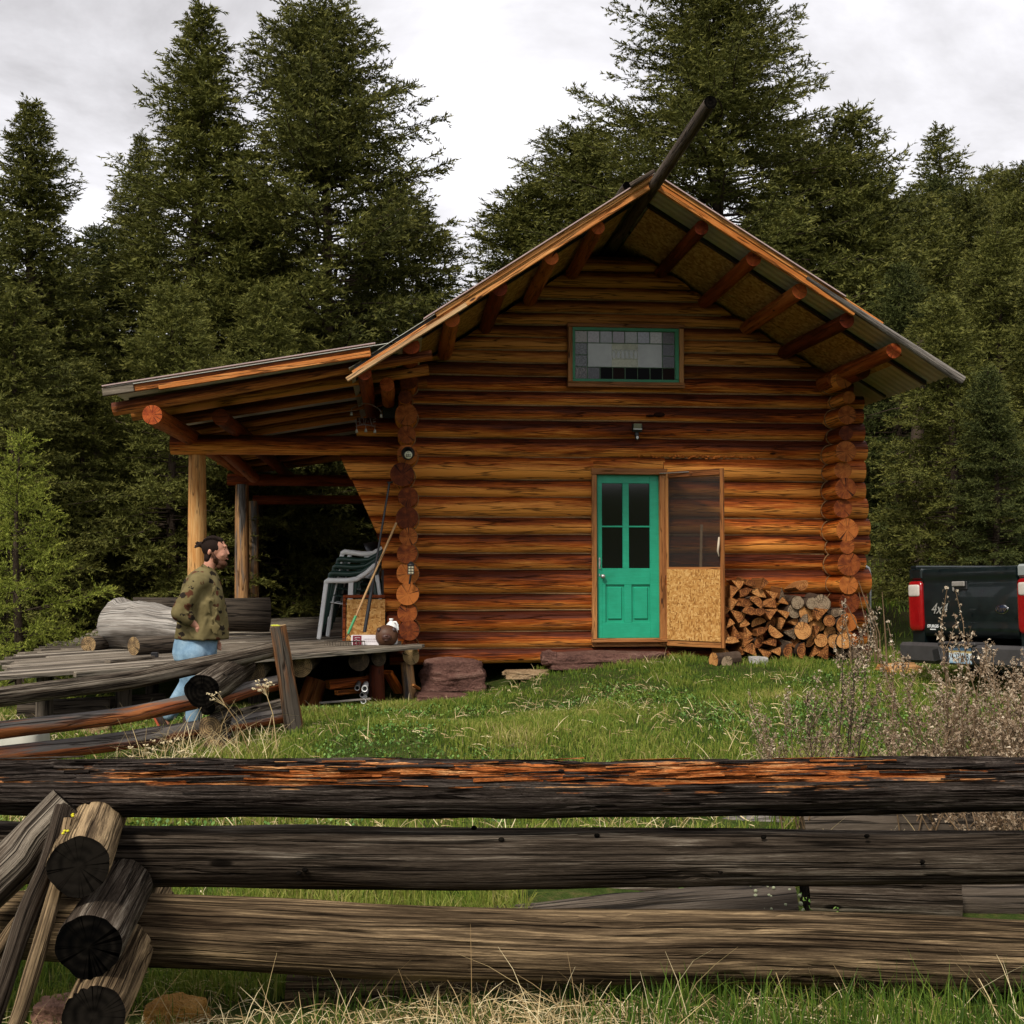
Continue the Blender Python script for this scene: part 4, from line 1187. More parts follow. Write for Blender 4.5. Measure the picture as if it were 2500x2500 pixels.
# ------------------------------------------------------------------ deck
random.seed(99)
deck = thing('wooden_deck', 'weathered grey plank deck on log joists beside the cabin corner', 'deck', (-2.2, 16.0, 0.0))
def part(mb, name, mats, root):
    o = mb.build(name, mats, root)
    o.matrix_parent_inverse = root.matrix_basis.inverted() if root.rotation_euler.z else Matrix.Translation(-root.location)
    return o
bpy.context.view_layer.update()
DA, DB = Vector((.27, 14.62, DZ)), Vector((-3.35, 10.55, DZ))
dd = (DB-DA).normalized(); dn = Vector((dd.y, -dd.x, 0))          # dn points away from the camera
if dn.y < 0: dn = -dn
pw = .145
mb = MB()
LT = (DB-DA).length
def xlim(p0):   # where a plank row meets the cabin side / back edge
    return None
row = 0
off = 0.0
while off < 11.5:
    a = DA + dn*off
    # start: the row runs from the wall side (x<=.27 in front, x<=.02 along the side wall)
    # end: ragged left ends
    t0 = 0.0
    if off > .1:
        # p.x = a.x + dd.x*t ; keep x < -0.02 behind the corner
        lim = -0.0 if (a.y > 14.7) else .27
        t0 = max(0.0, (a.x-lim)/(-dd.x)) if a.x > lim else 0.0
        if a.x < lim: t0 = -(lim-a.x)/(-dd.x)
        # clip rows that would start beyond y=23
        ys_ = a.y+dd.y*t0
        if ys_ > 23.0: t0 += (ys_-23.0)/(-dd.y)
    # left limit: x > xl(y)
    t1 = None
    for tt in np.arange(t0, 22, .05):
        p = a+dd*tt
        xl_ = -3.3-max(0, p.y-10.5)*.13
        if p.x < xl_: t1 = tt; break
    if t1 is None: t1 = 12
    t1 += random.choice([0, 0, .1, .25, -.15, .35]) if off < 4 else 0
    if t1-t0 > .3:
        cuts = [t0]
        while cuts[-1] < t1-3.6: cuts.append(cuts[-1]+random.uniform(2.0, 3.4))
        cuts.append(t1)
        for c0, c1 in zip(cuts, cuts[1:]):
            z = DZ-.019+random.uniform(-.004, .004)
            q0, q1 = a+dd*(c0+.003), a+dd*(c1-.003)
            tilt = random.uniform(-.01, .01)
            mb.bar((q0.x, q0.y, z+tilt*.2), (q1.x, q1.y, z), pw-.006, .038, 0, .004, col=(.5, random.random(), random.random()))
    off += pw; row += 1
part(mb, 'deck_boards', M['deck'], deck)
mb = MB()   # loose front edge board, lighter
mb.bar((.27, 14.53, DZ-.03), (DB.x+.55, DB.y+.5, DZ-.035), .05, .05, 0, .004)
part(mb, 'edge_board', M['deck'], deck)
# joists: log ends under the front edge
JE = [(619,1628,26),(738,1619,26),(878,1612,24),(924,1609,19),(1003,1609,20)]
for n_, (px, py, rp_) in enumerate(JE):
    # on the line just behind the front edge
    best = None
    for yy in np.arange(10.8, 15, .05):
        p = at(px, py, yy)
        e = abs((Vector((p.x, p.y, 0))-Vector((DA.x, DA.y, 0))).cross(Vector((dd.x, dd.y, 0))).z-(.0))
        dist = (Vector((p.x, p.y, 0))-Vector((DA.x, DA.y, 0))).dot(Vector((dn.x, dn.y, 0)))
        if best is None or abs(dist-.10) < best[0]: best = (abs(dist-.10), p)
    p = best[1]; r = rp_*p.y/FPX
    mb = MB(); log(mb, (p.x, p.y, DZ-.045-r), (p.x-.02, p.y+6, DZ-.045-r), r, r, m=20, seed=n_+300, lump=.08)
    part(mb, 'joist_log', [M['darkdrift'], M['greyend']], deck)
    if n_ in (3, 4):
        mb = MB(); rr = (.083, .075)[n_-3]
        log(mb, (p.x+.0, p.y+.12, GZ(p.x, p.y)-.05), (p.x+(-.02, -.06)[n_-3], p.y+.12, DZ-.05-2*r+.02), rr*1.08, rr, m=18, seg=.1, lump=.05)
        part(mb, 'deck_post', [M['postgrey'] if n_ == 4 else M['wall'], M['greyend']], deck)
for (x, y) in ((-2.6, 12.1), (-3.2, 11.6), (-1.6, 14.2), (-2.9, 15), (-4, 15)):
    mb = MB(); log(mb, (x, y, GZ(x, y)-.05), (x, y, DZ-.03), .08, .075, m=12, seg=.15); part(mb, 'deck_post', [M['darkdrift'], M['greyend']], deck)
# skirt of dark soil under the deck
# ------------------------------------------------------------------ things under the deck
def single(mb, name, mats, label, cat, group=None, loc=None):
    o = mb.build(name, mats)
    if loc is not None:
        pass
    return tag(o, label, cat, group)
def setorigin(o):
    me = o.data; n = len(me.vertices); co = np.empty(n*3, np.float32); me.vertices.foreach_get("co", co); co = co.reshape(-1, 3)
    c = np.array([(co[:, 0].min()+co[:, 0].max())/2, (co[:, 1].min()+co[:, 1].max())/2, co[:, 2].min()], np.float32)
    me.vertices.foreach_set("co", (co-c).ravel()); me.update(); o.location = c.tolist(); return o
p = atz(752, 1715, .03); 
mb = MB(); log(mb, (p.x+.0, p.y, GZ(p.x, p.y)-.02), (p.x+.10, p.y+.05, GZ(p.x, p.y)+.30), .15, .135, m=22, seg=.08, lump=.06, sh0=0)
M['stump'] = wood_mat("stump_bark_off", (0.08, 0.02, 0.006), (0.30, 0.09, 0.02), (0.5, 0.22, 0.07), crack=0.6, rough=0.6, spec=.15, var=.2)
setorigin(single(mb, 'log_round', [M['stump'], M['greyend']], 'short tilted orange log round standing on the grass in front of the deck', 'log'))
random.seed(6)
for n_, (px, py, r) in enumerate(((890, 1682, .033), (872, 1680, .028), (884, 1697, .026), (887, 1712, .030))):
    p = at(px, py, 13.75)
    mb = MB()
    for ri, ro in ((r*.78, r),):
        pass
    mb.lathe((p.x, p.y, p.z), [(r, 0), (r*1.0, 2.2), (r*.8, 2.2), (r*.8, .001), (r, 0)], 20, rot=Euler((R(-90), 0, 0)))
    o = single(mb, 'plastic_pipe', M['white'] if n_ in (0, 3) else plain('grey_plastic_pipe', (.12, .12, .12), .5), ['brightest white plastic pipe end under the deck', 'dull grey pipe end left of the brightest white pipe', 'dull grey pipe end just below the brightest white pipe', 'lowest white pipe end in the bundle under the deck'][n_], 'pipe', 'pipe ends under the deck')
    setorigin(o)
for n_, (px0, py0, px1, py1, yy, w, h, m_, lb) in enumerate(((800, 1672, 915, 1660, 14.3, .16, .10, 'wall', 'orange squared timber stored under the deck'), (820, 1692, 880, 1686, 13.9, .07, .05, 'fascia', 'short reddish plank end stored under the deck'),
        (780, 1716, 905, 1706, 13.6, .05, .02, 'drift', 'thin grey lath lying lowest under the deck'), (946, 1640, 975, 1690, 14.75, .12, .06, 'wall', 'orange plank leaning between the two short deck posts'), (1008, 1672, 1024, 1682, 14.5, .03, .03, 'fascia', 'small pale stick poking out beside the deck post'))):
    mb = MB(); a, b = at(px0, py0, yy), at(px1, py1, yy+.2); a.z = max(a.z, GZ(a.x, a.y)+.03); b.z = max(b.z, GZ(b.x, b.y)+.03)
    mb.bar(a, b, w, h, 0, .005); setorigin(single(mb, 'plank', M[m_], lb, 'plank', 'wood stored under the deck'))
# foundation rocks
def rock(c, s, seed, mi, name, label, rz=0, cat='rock', group='stones along the foot of the cabin wall', box=.6):
    mb = MB()
    def bf(D):
        n = fbm(D[..., 0]*1.7+seed, D[..., 1]*1.7, D[..., 2]*1.7, seed, 4)
        q = 1/np.maximum(np.abs(D).max(-1), .3)
        lay = np.abs(vnoise(D[..., 0]*1.2, D[..., 1]*1.2, D[..., 2]*5, seed+4))
        return (1-box+box*q)*(1+n*.28-lay*.06)*.92
    mb.ell((0, 0, 0), s, Matrix.Rotation(rz, 3, 'Z'), n=44, m=64, bump=bf)
    o = mb.build(name, mi); o.location = c
    return tag(o, label, cat, group)
def rock_mat(nm, a, b, c):
    k = NM(nm, .85, .15)
    n = k.noise(k.coord("Object", scale=(1.2, 1.2, 4)), 2.2, 6, .65, .4); n2 = k.noise(k.coord("Object"), 30, 4, .7)
    k.col(k.ramp(k.math('MULTIPLY_ADD', n2, .35, k.math('MULTIPLY', n, .65)), [(.32, a), (.5, b), (.68, c)]))
    k.bump(k.math('ADD', k.math('MULTIPLY', n, 2), n2), .04, .9)
    return k.m
M['redrock'] = rock_mat("purple_red_argillite", (.045, .022, .018), (.14, .068, .052), (.25, .15, .115))
M['greyrock'] = rock_mat("grey_brown_stone", (.05, .038, .032), (.14, .105, .085), (.24, .19, .15))
M['tanrock'] = rock_mat("tan_stone", (.12, .075, .04), (.3, .2, .11), (.45, .33, .2))
M['paleR'] = rock_mat("pale_stone", (.2, .19, .18), (.42, .4, .37), (.62, .6, .56))
p = at(1105, 1648, 14.95); rock((p.x, p.y, p.z), (.44, .30, .235), 3, M['redrock'], 'foundation_rock', 'big purple red boulder under the left end of the front wall')
p = at(1480, 1610, 14.9); rock((p.x, p.y+.05, p.z-.01), (.80, .24, .115), 9, M['redrock'], 'foundation_rock', 'long flat dark red stone slab forming the step below the green door', box=.85)
p = at(1340, 1607, 14.85); rock((p.x, p.y, p.z), (.11, .12, .10), 12, M['redrock'], 'foundation_rock', 'small angular stone at the left end of the door step slab')
p = at(1285, 1640, 14.8); rock((p.x, p.y, p.z-.03), (.30, .16, .06), 15, M['tanrock'], 'foundation_rock', 'low tan stone in the gap left of the door step slab')
p = at(1080, 1702, 14.5); rock((p.x, p.y, p.z-.02), (.33, .2, .07), 19, M['redrock'], 'foundation_rock', 'flat pinkish stone below the big purple boulder', box=.9)
p = at(1852, 1597, 14.3); rock((p.x, p.y, GZ(p.x, p.y)+.03), (.12, .1, .075), 23, M['paleR'], 'pale_rock', 'whitish rounded rock in the grass in front of the firewood', group=None)
p = atz(790, 1762, .05); 
p = atz(1180, 2440, 0.0)

# ------------------------------------------------------------------ things on the deck
def dz_at(px, py): return atz(px, py, DZ)
# silver driftwood, left end round, with a torn root crest
def driftlog():
    a = at(268, 1525, 14.2); b = at(470, 1530, 13.6)
    mb = MB(); n = 46; m = 34
    t = np.linspace(0, 1, n)
    a.z = DZ+.245; b.z = DZ+.225
    P = np.array([list(a)])+(np.array([list(b)])-np.array([list(a)]))*t[:, None]
    P[:, 2] += .03*np.sin(t*3)
    rad = .255*(np.minimum(1, (t/.05+.12))**.4)*(1-.12*np.exp(-((t-.72)/.10)**2))*(1-.1*t)
    def bf(l, an):
        s_ = np.clip((np.sin(an)-.35)/.65, 0, 1)
        sp = np.maximum(0, vnoise(l*9, an*1.2, 0, 5))*s_*.55*np.exp(-((l-.25)/.22)**2)
        return 1+fbm(l*2.2, np.cos(an)*1.4, np.sin(an)*1.4, 8, 4)*.22+sp+vnoise(l*1.0, an*6+l*5, 0, 3)*.02
    mb.tube(P, rad, m, 0, True, 1, bump=bf)
    o = mb.build('driftwood_log', [M['drift'], M['drift']])
    return tag(setorigin(o), 'silver grey gnarled driftwood log with a splintered crest lying on the deck', 'log')
driftlog()
mb = MB(); a, b = at(318, 1492, 16.5), at(662, 1484, 16.9); a.z = DZ+.30; b.z = DZ+.27
log(mb, a, b, .205, .225, m=26, lump=.08, wob=.05); mb.tube([(a.x+.55, a.y-.18, a.z+.05), (a.x+.57, a.y-.3, a.z+.08)], [.04, .015], 8)
setorigin(single(mb, 'deadwood_log', [M['darkdrift'], M['fenceend']], 'long dark brown log lying on the deck behind the silver driftwood', 'log'))
mb = MB(); a, b = atz(325, 1600, DZ), atz(440, 1592, DZ); r = .10; a.z = b.z = DZ+r
log(mb, a, b, r, r*.9, m=20, lump=.05); setorigin(single(mb, 'short_log', [M['darkdrift'], M['greyend']], 'short brown log propping up the silver driftwood at the deck edge', 'log'))
mb = MB(); p = atz(214, 1588, DZ); log(mb, (p.x, p.y, DZ+.075), (p.x+.12, p.y+.5, DZ+.075), .085, .08, m=18); setorigin(single(mb, 'short_log', [M['darkdrift'], M['greyend']], 'small round log end left of the silver driftwood', 'log'))
mb = MB(); a, b = atz(262, 1619, DZ), atz(372, 1608, DZ); mb.bar((a.x, a.y, DZ+.014), (b.x, b.y, DZ+.016), .07, .026, 0, .003); setorigin(single(mb, 'loose_board', M['deck'], 'short loose board lying on the left end of the deck', 'board'))
mb = MB(); a = atz(378, 1606, DZ); mb.box((a.x, a.y, DZ+.03), (.07, .06, .05), None, 0, .006); setorigin(single(mb, 'wood_block', M['blackmetal'], 'small black block at the end of the loose board on the deck', 'block'))

# stacked plastic armchairs (side view, facing left)
def chair_parts(mat, root):
    mb = MB()
    # seat shell
    n = 9
    def surf(fn, t, nu=10, nv=9):
        us = np.linspace(0, 1, nu); vs = np.linspace(-1, 1, nv)
        A = np.array([[fn(u, v) for v in vs] for u in us]); 
        nrm = np.cross(np.gradient(A, axis=0), np.gradient(A, axis=1)); nrm /= np.linalg.norm(nrm, axis=2, keepdims=True)
        Bk = A-nrm*t
        V = np.concatenate([A.reshape(-1, 3), Bk.reshape(-1, 3)]); N = nu*nv
        F = []
        for i_ in range(nu-1):
            for j_ in range(nv-1):
                a_ = i_*nv+j_; F.append([a_, a_+nv, a_+nv+1, a_+1]); F.append([N+a_, N+a_+1, N+a_+nv+1, N+a_+nv])
        for i_ in range(nu-1):
            for j_ in (0, nv-1): a_ = i_*nv+j_; F.append([a_, a_+nv, N+a_+nv, N+a_] if j_ else [a_, N+a_, N+a_+nv, a_+nv])
        for j_ in range(nv-1):
            for i_ in (0, nu-1): a_ = i_*nv+j_; F.append([a_, N+a_, N+a_+1, a_+1] if i_ else [a_, a_+1, N+a_+1, N+a_])
        return V, F
    V, F = surf(lambda u, v: (-.23+.44*u, v*(.235-.01*u), .42-.035*math.sin(u*2.6)*1.0+.012*v*v-.03*(u < .05)), .007)
    mb.add(V, F); part_ = mb.build('seat', mat, root)
    mb = MB()
    for q in range(-4, 5):
        if q in (): continue
        v = q/4*.185
        pts = [(.20+.20*(s_**1.25)-.0, v*(1-.12*s_), .40+.45*s_) for s_ in np.linspace(0, 1, 7)]
        for a_, b_ in zip(pts, pts[1:]): mb.bar(a_, b_, .030, .006, 0, 0, up=(1, 0, 0))
    arc = [(.395-.01*abs(w)*2, .235*w, .86-.05*w*w) for w in np.linspace(-1, 1, 13)]
    mb.tube(arc, .022, 8, flat=.5)
    mb.build('backrest', mat, root)
    for sd in (-1, 1):
        mb = MB()
        yy = .27*sd
        pts = [(-.235, yy, .64), (-.20, yy*1.04, .665), (0, yy*1.05, .66), (.14, yy*1.03, .68), (.25, yy*.98, .75), (.34, yy*.93, .83), (.395, yy*.87, .86)]
        P_ = []
        for a_, b_ in zip(pts, pts[1:]):
            for w in np.linspace(0, 1, 4, endpoint=False): P_.append(tuple(a_[i_]+(b_[i_]-a_[i_])*w for i_ in range(3)))
        P_.append(pts[-1])
        mb.tube(P_, .030, 8, flat=.9)
        mb.bar((.06, yy*1.0, .42), (.07, yy*1.03, .65), .06, .012, 0, .002, up=(0, 1, 0))
        mb.build('armrest', mat, root)
        mb = MB(); mb.bar((-.31, yy*1.05, 0), (-.225, yy*1.0, .655), .05, .035, 0, .008, up=(0, 1, 0)); mb.build('leg', mat, root)
        mb = MB(); mb.bar((.33, yy*1.02, 0), (.21, yy*.93, .44), .05, .035, 0, .008, up=(0, 1, 0)); mb.build('leg', mat, root)
pc = atz(868, 1552, DZ)
cx_, cy_ = pc.x-.0, 15.75
cols = [('white', 'white plastic armchair at the bottom of the stack on the deck'), ('dkgreen', 'dark green plastic armchair, lowest green one of the stack on the deck'), ('dkgreen', 'dark green plastic armchair in the middle of the stack on the deck'), ('dkgreen', 'dark green plastic armchair just under the top white chair of the stack'), ('white', 'white plastic armchair on top of the stack on the deck')]
proto = {}
for n_, (m_, lb) in enumerate(cols):
    root = thing('plastic_chair', lb, 'chair', (cx_+.03*n_-.06, cy_+.02*n_, DZ+.01+.085*n_*1.0), R(-8), 'plastic chairs stacked on the deck')
    root.scale = (1.05, 1, 1.1)
    if n_ > 0: root.rotation_euler = (0, R(1.5*n_), R(-8))
    if m_ not in proto: chair_parts(M[m_], root); proto[m_] = root
    else:
        for ch in [x for x in list(C.objects) if x.parent is proto[m_]]:
            c = ch.copy(); C.objects.link(c); c.parent = root
# kettle grill behind the chairs
root = thing('kettle_grill', 'black kettle barbecue grill with raised lid behind the stacked chairs', 'grill', (at(840, 1400, 16.6).x, 16.6, DZ))
mb = MB(); mb.lathe((0, 0, .72), [(0, -.24), (.13, -.22), (.23, -.14), (.28, 0), (.285, .01), (.27, .005), (.0, -.02)], 28); mb.build('bowl', M['blackmetal'], root)
mb = MB(); mb.lathe((.38, .0, .98), [(0, .26), (.13, .24), (.23, .16), (.28, 0), (.27, 0), (.2, .13), (0, .24)], 28, rot=Euler((0, R(62), 0))); mb.build('lid', M['blackmetal'], root)
for az in (.5, 2.6, 4.7):
    mb = MB(); mb.tube([(math.cos(az)*.16, math.sin(az)*.16, .56), (math.cos(az)*.3, math.sin(az)*.3, .02)], .012, 8); mb.build('leg', M['blackmetal'], root)
mb = MB(); mb.lathe((-.26, -.12, .09), [(0, -.02), (.085, -.02), (.085, .02), (0, .02)], 20, rot=Euler((R(90), 0, 0))); mb.build('wheel', M['black'], root)
# strand board panel leaning on the corner
mb = MB(); a = atz(846, 1562, DZ)
yb = 15.2
x0, x1 = at(846, 1500, yb).x, at(940, 1500, yb).x
zt_ = at(890, 1462, yb+.2).z
Mx = Matrix.Rotation(R(-8), 3, 'X')
H_ = zt_-DZ
mb.box(((x0+x1)/2, yb+H_*.07, DZ+H_/2), (x1-x0, .012, H_), Mx, 0)
o = single(mb, 'strand_board', M['osb'], 'sheet of strand board leaning against the cabin corner', 'board'); setorigin(o)
mb = MB()
for xa, xb, za, zb in ((x0-.05, x0-.012, DZ, DZ+H_+.05), (x0-.012, x1, DZ+H_+.01, DZ+H_+.05)):
    mb.box(((xa+xb)/2, yb+.035+(za+zb-2*DZ)/2*.14, (za+zb)/2), (xb-xa, .03, zb-za), Mx, 0, .003)
o = single(mb, 'picture_frame', M['beam'], 'dark wooden frame standing behind the leaning strand board', 'frame'); setorigin(o)
# rake and pole
root = thing('garden_rake', 'rake with a pale wooden handle and green ferrule leaning on the cabin corner', 'rake', (0, 0, 0))
a, b = at(968, 1276, 14.65), at(850, 1547, 14.6); a2 = b+(a-b)*.16
mb = MB(); mb.tube([a2, a], .0135, 8); mb.build('handle', M['postgrey'], root)
mb = MB(); mb.tube([b, a2], .016, 8); mb.build('ferrule', plain('green_rake_ferrule', (.06, .3, .12), .5), root)
mb = MB(); f_ = Vector((at(835, 1562, 14.35).x, 14.35, DZ))
mb.tube([b, (b.x-.03, b.y-.05, DZ+.07), (f_.x-.10, f_.y, DZ+.055)], .005, 6); mb.tube([b, (b.x+.05, b.y-.03, DZ+.07), (f_.x+.17, f_.y, DZ+.055)], .005, 6)
mb.tube([(f_.x-.2, f_.y, DZ+.05), (f_.x+.26, f_.y, DZ+.05)], .007, 6)
for q in range(16): xx = f_.x-.2+.46*q/15; mb.tube([(xx, f_.y, DZ+.05), (xx, f_.y-.03, DZ+.045), (xx+.004, f_.y-.045, DZ+.002)], .0045, 5)
mb.build('rake_head', M['darkdrift'], root)
mb = MB(); a, b = at(951, 1178, 14.85), at(890, 1543, 14.6); mb.tube([b, b+(a-b)*.35], .021, 8); mb.tube([b+(a-b)*.35, a], .013, 8); mb.tube([a+Vector((-.03, 0, 0)), a+Vector((.04, 0, .005))], .014, 8)
root = single(mb, 'iron_pole', M['blackmetal'], 'long black iron pole leaning on the cabin corner beside the rake', 'pole')
# box, jug, bear pot
p = at(858, 1566, 14.45)
root = thing('cardboard_box', 'long white box with a maroon end panel lying on the deck', 'box', (p.x, 14.45, DZ), R(-3))
BL, BH = .32, .115
mb = MB(); mb.box((.5*BL, 0, BH/2), (BL, .1, BH), None, 0, .002); mb.build('body', plain('box_board', (.66, .62, .64), .6, .3), root)
mb = MB(); mb.box((.07, -.0515, BH/2), (.10, .003, BH*.96)); mb.build('maroon_panel', plain('maroon_print', (.16, .008, .02), .5), root)
mb = MB()
random.seed(2)
for q in range(9): mb.box((.07+random.uniform(-.03, .03), -.0535, BH*random.uniform(.2, .8)), (random.uniform(.01, .03), .001, .006))
for q in range(14): mb.box((.15+q*.011, -.0525, BH*.62), (.006, .001, .008+.006*(q % 3))); 
for q in range(14): mb.box((.14+q*.012, -.0525, BH*.40), (.007, .001, .006+.006*(q % 2)))
mb.build('print', plain('faded_print', (.42, .36, .38), .6), root)
p = atz(944, 1556, DZ)
root = thing('plastic_jug', 'white plastic gallon jug behind the bear head pot', 'jug', (at(955, 1540, 14.55).x, 14.55, DZ))
jr, jh = .078, .30
mb = MB(); mb.lathe((0, 0, 0), [(0, 0), (jr*.9, 0), (jr, .015), (jr, .12), (jr*.97, .125), (jr*.97, .135), (jr, .14), (jr, .19), (jr*.8, .225), (jr*.35, .265), (jr*.26, .27), (jr*.26, .285)], 24)
mb.tube([(.028, 0, .262), (.055, -.02, .262), (.075, -.02, .23), (.078, -.015, .17)], .012, 8); mb.build('bottle', M['white'], root)
mb = MB(); mb.lathe((0, 0, .283), [(0, .02), (.024, .02), (.024, 0), (.0, 0)], 16); mb.build('cap', M['white'], root)
p = atz(940, 1567, DZ)
root = thing('bear_head_pot', 'brown clay pot shaped like a bear head with round ears and snout', 'pot', (at(944, 1560, 14.4).x, 14.4, DZ))
M['clay'] = plain('brown_clay', (.085, .038, .02), .55, .3, nscale=20, namt=.2)
mb = MB(); mb.ell((0, 0, .115), (.13, .12, .12), n=20, m=28, bump=lambda D: 1+.12*np.clip(-D[..., 2], 0, 1)+0*D[..., 0]); mb.ell((0, 0, .03), (.105, .095, .035), n=8, m=24)
mb.build('head', M['clay'], root)
mb = MB(); mb.ell((0, -.115, .10), (.055, .035, .04), n=12, m=16); mb.ell((0, -.145, .115), (.02, .012, .013), n=8, m=12); mb.ell((0, -.12, .065), (.035, .02, .012), n=8, m=12); mb.build('snout', plain('dark_clay', (.06, .022, .014), .5), root)
for sx in (-1, 1):
    mb = MB(); mb.lathe((sx*.085, -.05, .175), [(0, .002), (.018, .0), (.028, .01), (.03, .02), (.02, .03), (0, .034)], 16, rot=Euler((R(70), 0, 0))); mb.build('ear', plain('ear_clay', (.03, .012, .01), .5), root)
mb = MB(); p = at(1000-75, 1528, 14.6)
# ------------------------------------------------------------------ lamps and signs on the wall
p = at(1003, 1392, 14.7)
root = thing('lantern', 'small black lantern with six pale panes on a stake against the left log ends', 'lantern', (p.x, 14.66, p.z))
mb = MB(); mb.lathe((0, 0, .0), [(0, .105), (.02, .10), (.062, .062), (.062, .055), (0, .055)], 4, rot=Euler((0, 0, R(45)))); mb.build('cap', M['black'], root)
mb = MB(); mb.box((0, 0, .002), (.07, .07, .105), None, 0, .002); mb.build('glass', plain('lantern_glass', (.5, .45, .3), .3), root)
mb = MB()
for sx in (-1, 0, 1): mb.box((sx*.034, -.037, .002), (.008, .005, .11))
for sz in (-.045, -.014, .018, .05): mb.box((0, -.037, .002+sz), (.074, .005, .007))
for sx in (-1, 1):
    for sy in (-1, 1): mb.box((sx*.036, sy*.034, .002), (.007, .007, .11))
mb.build('frame', M['black'], root)
mb = MB(); mb.tube([(0, .0, -.055), (-.01, .0, -.12), (-.015, .02, -.16)], .012, 8); mb.build('stake', M['black'], root)
p = at(996, 1108, 14.72)
root = thing('wall_lamp', 'round black lamp with a white grid face on a log end near the porch roof', 'lamp', (p.x, 14.70, p.z))
mb = MB(); mb.lathe((0, 0, 0), [(0, .0), (.078, .0), (.08, -.03), (.07, -.06), (.045, -.075)], 26, rot=Euler((R(-100), 0, 0))); mb.build('housing', M['black'], root)
mb = MB(); mb.lathe((.004, -.078, -.022), [(0, 0), (.046, 0), (.046, .004), (0, .006)], 24, rot=Euler((R(90), 0, 0))); mb.build('face', plain('lamp_face', (.62, .62, .45), .4), root)
mb = MB()
for q in (-.012, .008): mb.box((.004, -.086, -.022+q-.008), (.056, .003, .006))
for q in (-.02, 0, .02): mb.box((.004+q, -.0865, -.026), (.005, .003, .035))
mb.tube([(.004+math.cos(t)*.011, -.086, .002+math.sin(t)*.011) for t in np.linspace(0, 3.14, 8)], .0028, 5)
mb.build('grille', M['black'], root)
p = at(1553, 1056, YW-.02)
root = thing('floodlight', 'small black floodlight with motion sensor on the wall above the green door', 'lamp', (p.x, YW-.03, p.z+.01))
mb = MB(); mb.box((0, -.05, .045), (.125, .07, .10), Euler((R(18), 0, 0)), 0, .006); mb.build('housing', M['black'], root)
mb = MB(); mb.box((0, -.092, .062), (.10, .004, .062), Euler((R(18), 0, 0)), 0, .001); mb.build('lens', plain('floodlight_lens', (.2, .2, .14), .2), root)
mb = MB(); mb.box((0, -.10, .022), (.11, .003, .012), Euler((R(18), 0, 0))); mb.build('reflector', M['white'], root)
mb = MB(); mb.box((0, -.02, -.035), (.05, .05, .06), None, 0, .008); mb.box((0, -.045, -.085), (.05, .045, .055), None, 0, .01); mb.build('bracket', M['black'], root)
mb = MB(); mb.ell((0, -.07, -.082), (.017, .01, .02), n=8, m=12); mb.build('sensor', M['white'], root)
# wire sign HOME
root = thing('wire_sign', 'rusty wire sign reading HOME with small bells hanging under the porch roof', 'sign', tuple(at(888, 1035, 14.6)))
mt = plain('rusty_wire', (.16, .12, .11), .6, .4)
s_ = 14.6/FPX
def W(px, py): return ((px-888)*s_, 0, (1035-py)*s_)
mb = MB(); mb.tube([W(868+x_*.9, 1041-4*math.sin(x_/50*3.14)) for x_ in np.linspace(0, 50, 10)], .005, 6); mb.tube([W(858, 998), W(872, 989), W(890, 985), W(907, 987), W(922, 996), W(930, 1004)], .005, 6)
for st in ([(866, 1022), (871, 1040)], [(877, 1020), (878, 1036)], [(868, 1031), (878, 1029)], [(881, 1021), (879, 1029), (883, 1036), (888, 1033), (888, 1024), (884, 1020), (881, 1021)],
           [(890, 1037), (894, 1020), (898, 1032), (903, 1020), (907, 1037)], [(918, 1022), (911, 1024), (910, 1038), (918, 1037)], [(911, 1030), (917, 1029)]):
    mb.tube([W(*q) for q in st], .0042, 5)
mb.tube([W(880, 985), W(884, 960)], .002, 4); mb.tube([W(905, 987), W(900, 960)], .002, 4)
mb.build('wire', mt, root)
for px, py in ((858, 1010), (930, 1014), (871, 1052), (893, 1050), (915, 1052)):
    mb = MB(); mb.lathe(W(px, py+5), [(0, .045), (.008, .043), (.016, .02), (.018, 0), (0, 0)], 10); mb.tube([W(px, py-5), W(px, py-12)], .002, 4); mb.build('bell', plain('dull_bell', (.32, .31, .27), .5), root)
M['white_handle'] = plain('pale_broom_handle', (.62, .42, .24), .6, .2)
# broom handle behind the screen, downpipe
mb = MB(); a, b = at(1713, 1281, YW-.10), at(1706, 1560, YW-.22); mb.tube([b, a], .018, 8); setorigin(single(mb, 'broom_handle', M['white_handle'], 'wooden broom handle standing behind the open screen door', 'broom'))
mb = MB(); p = at(2119, 1382, 15.75); mb.tube([(p.x-.1, 15.75, p.z-.02), (p.x-.05, 15.75, p.z), (p.x, 15.75, p.z-.03), (p.x+.02, 15.75, p.z-.12), (p.x+.02, 15.75, GZ(p.x, 15.75)-.03)], .028, 12); setorigin(single(mb, 'vent_pipe', plain('galvanised_pipe', (.4, .41, .4), .4, .5, .6), 'bent grey metal pipe standing at the right cabin corner', 'pipe'))

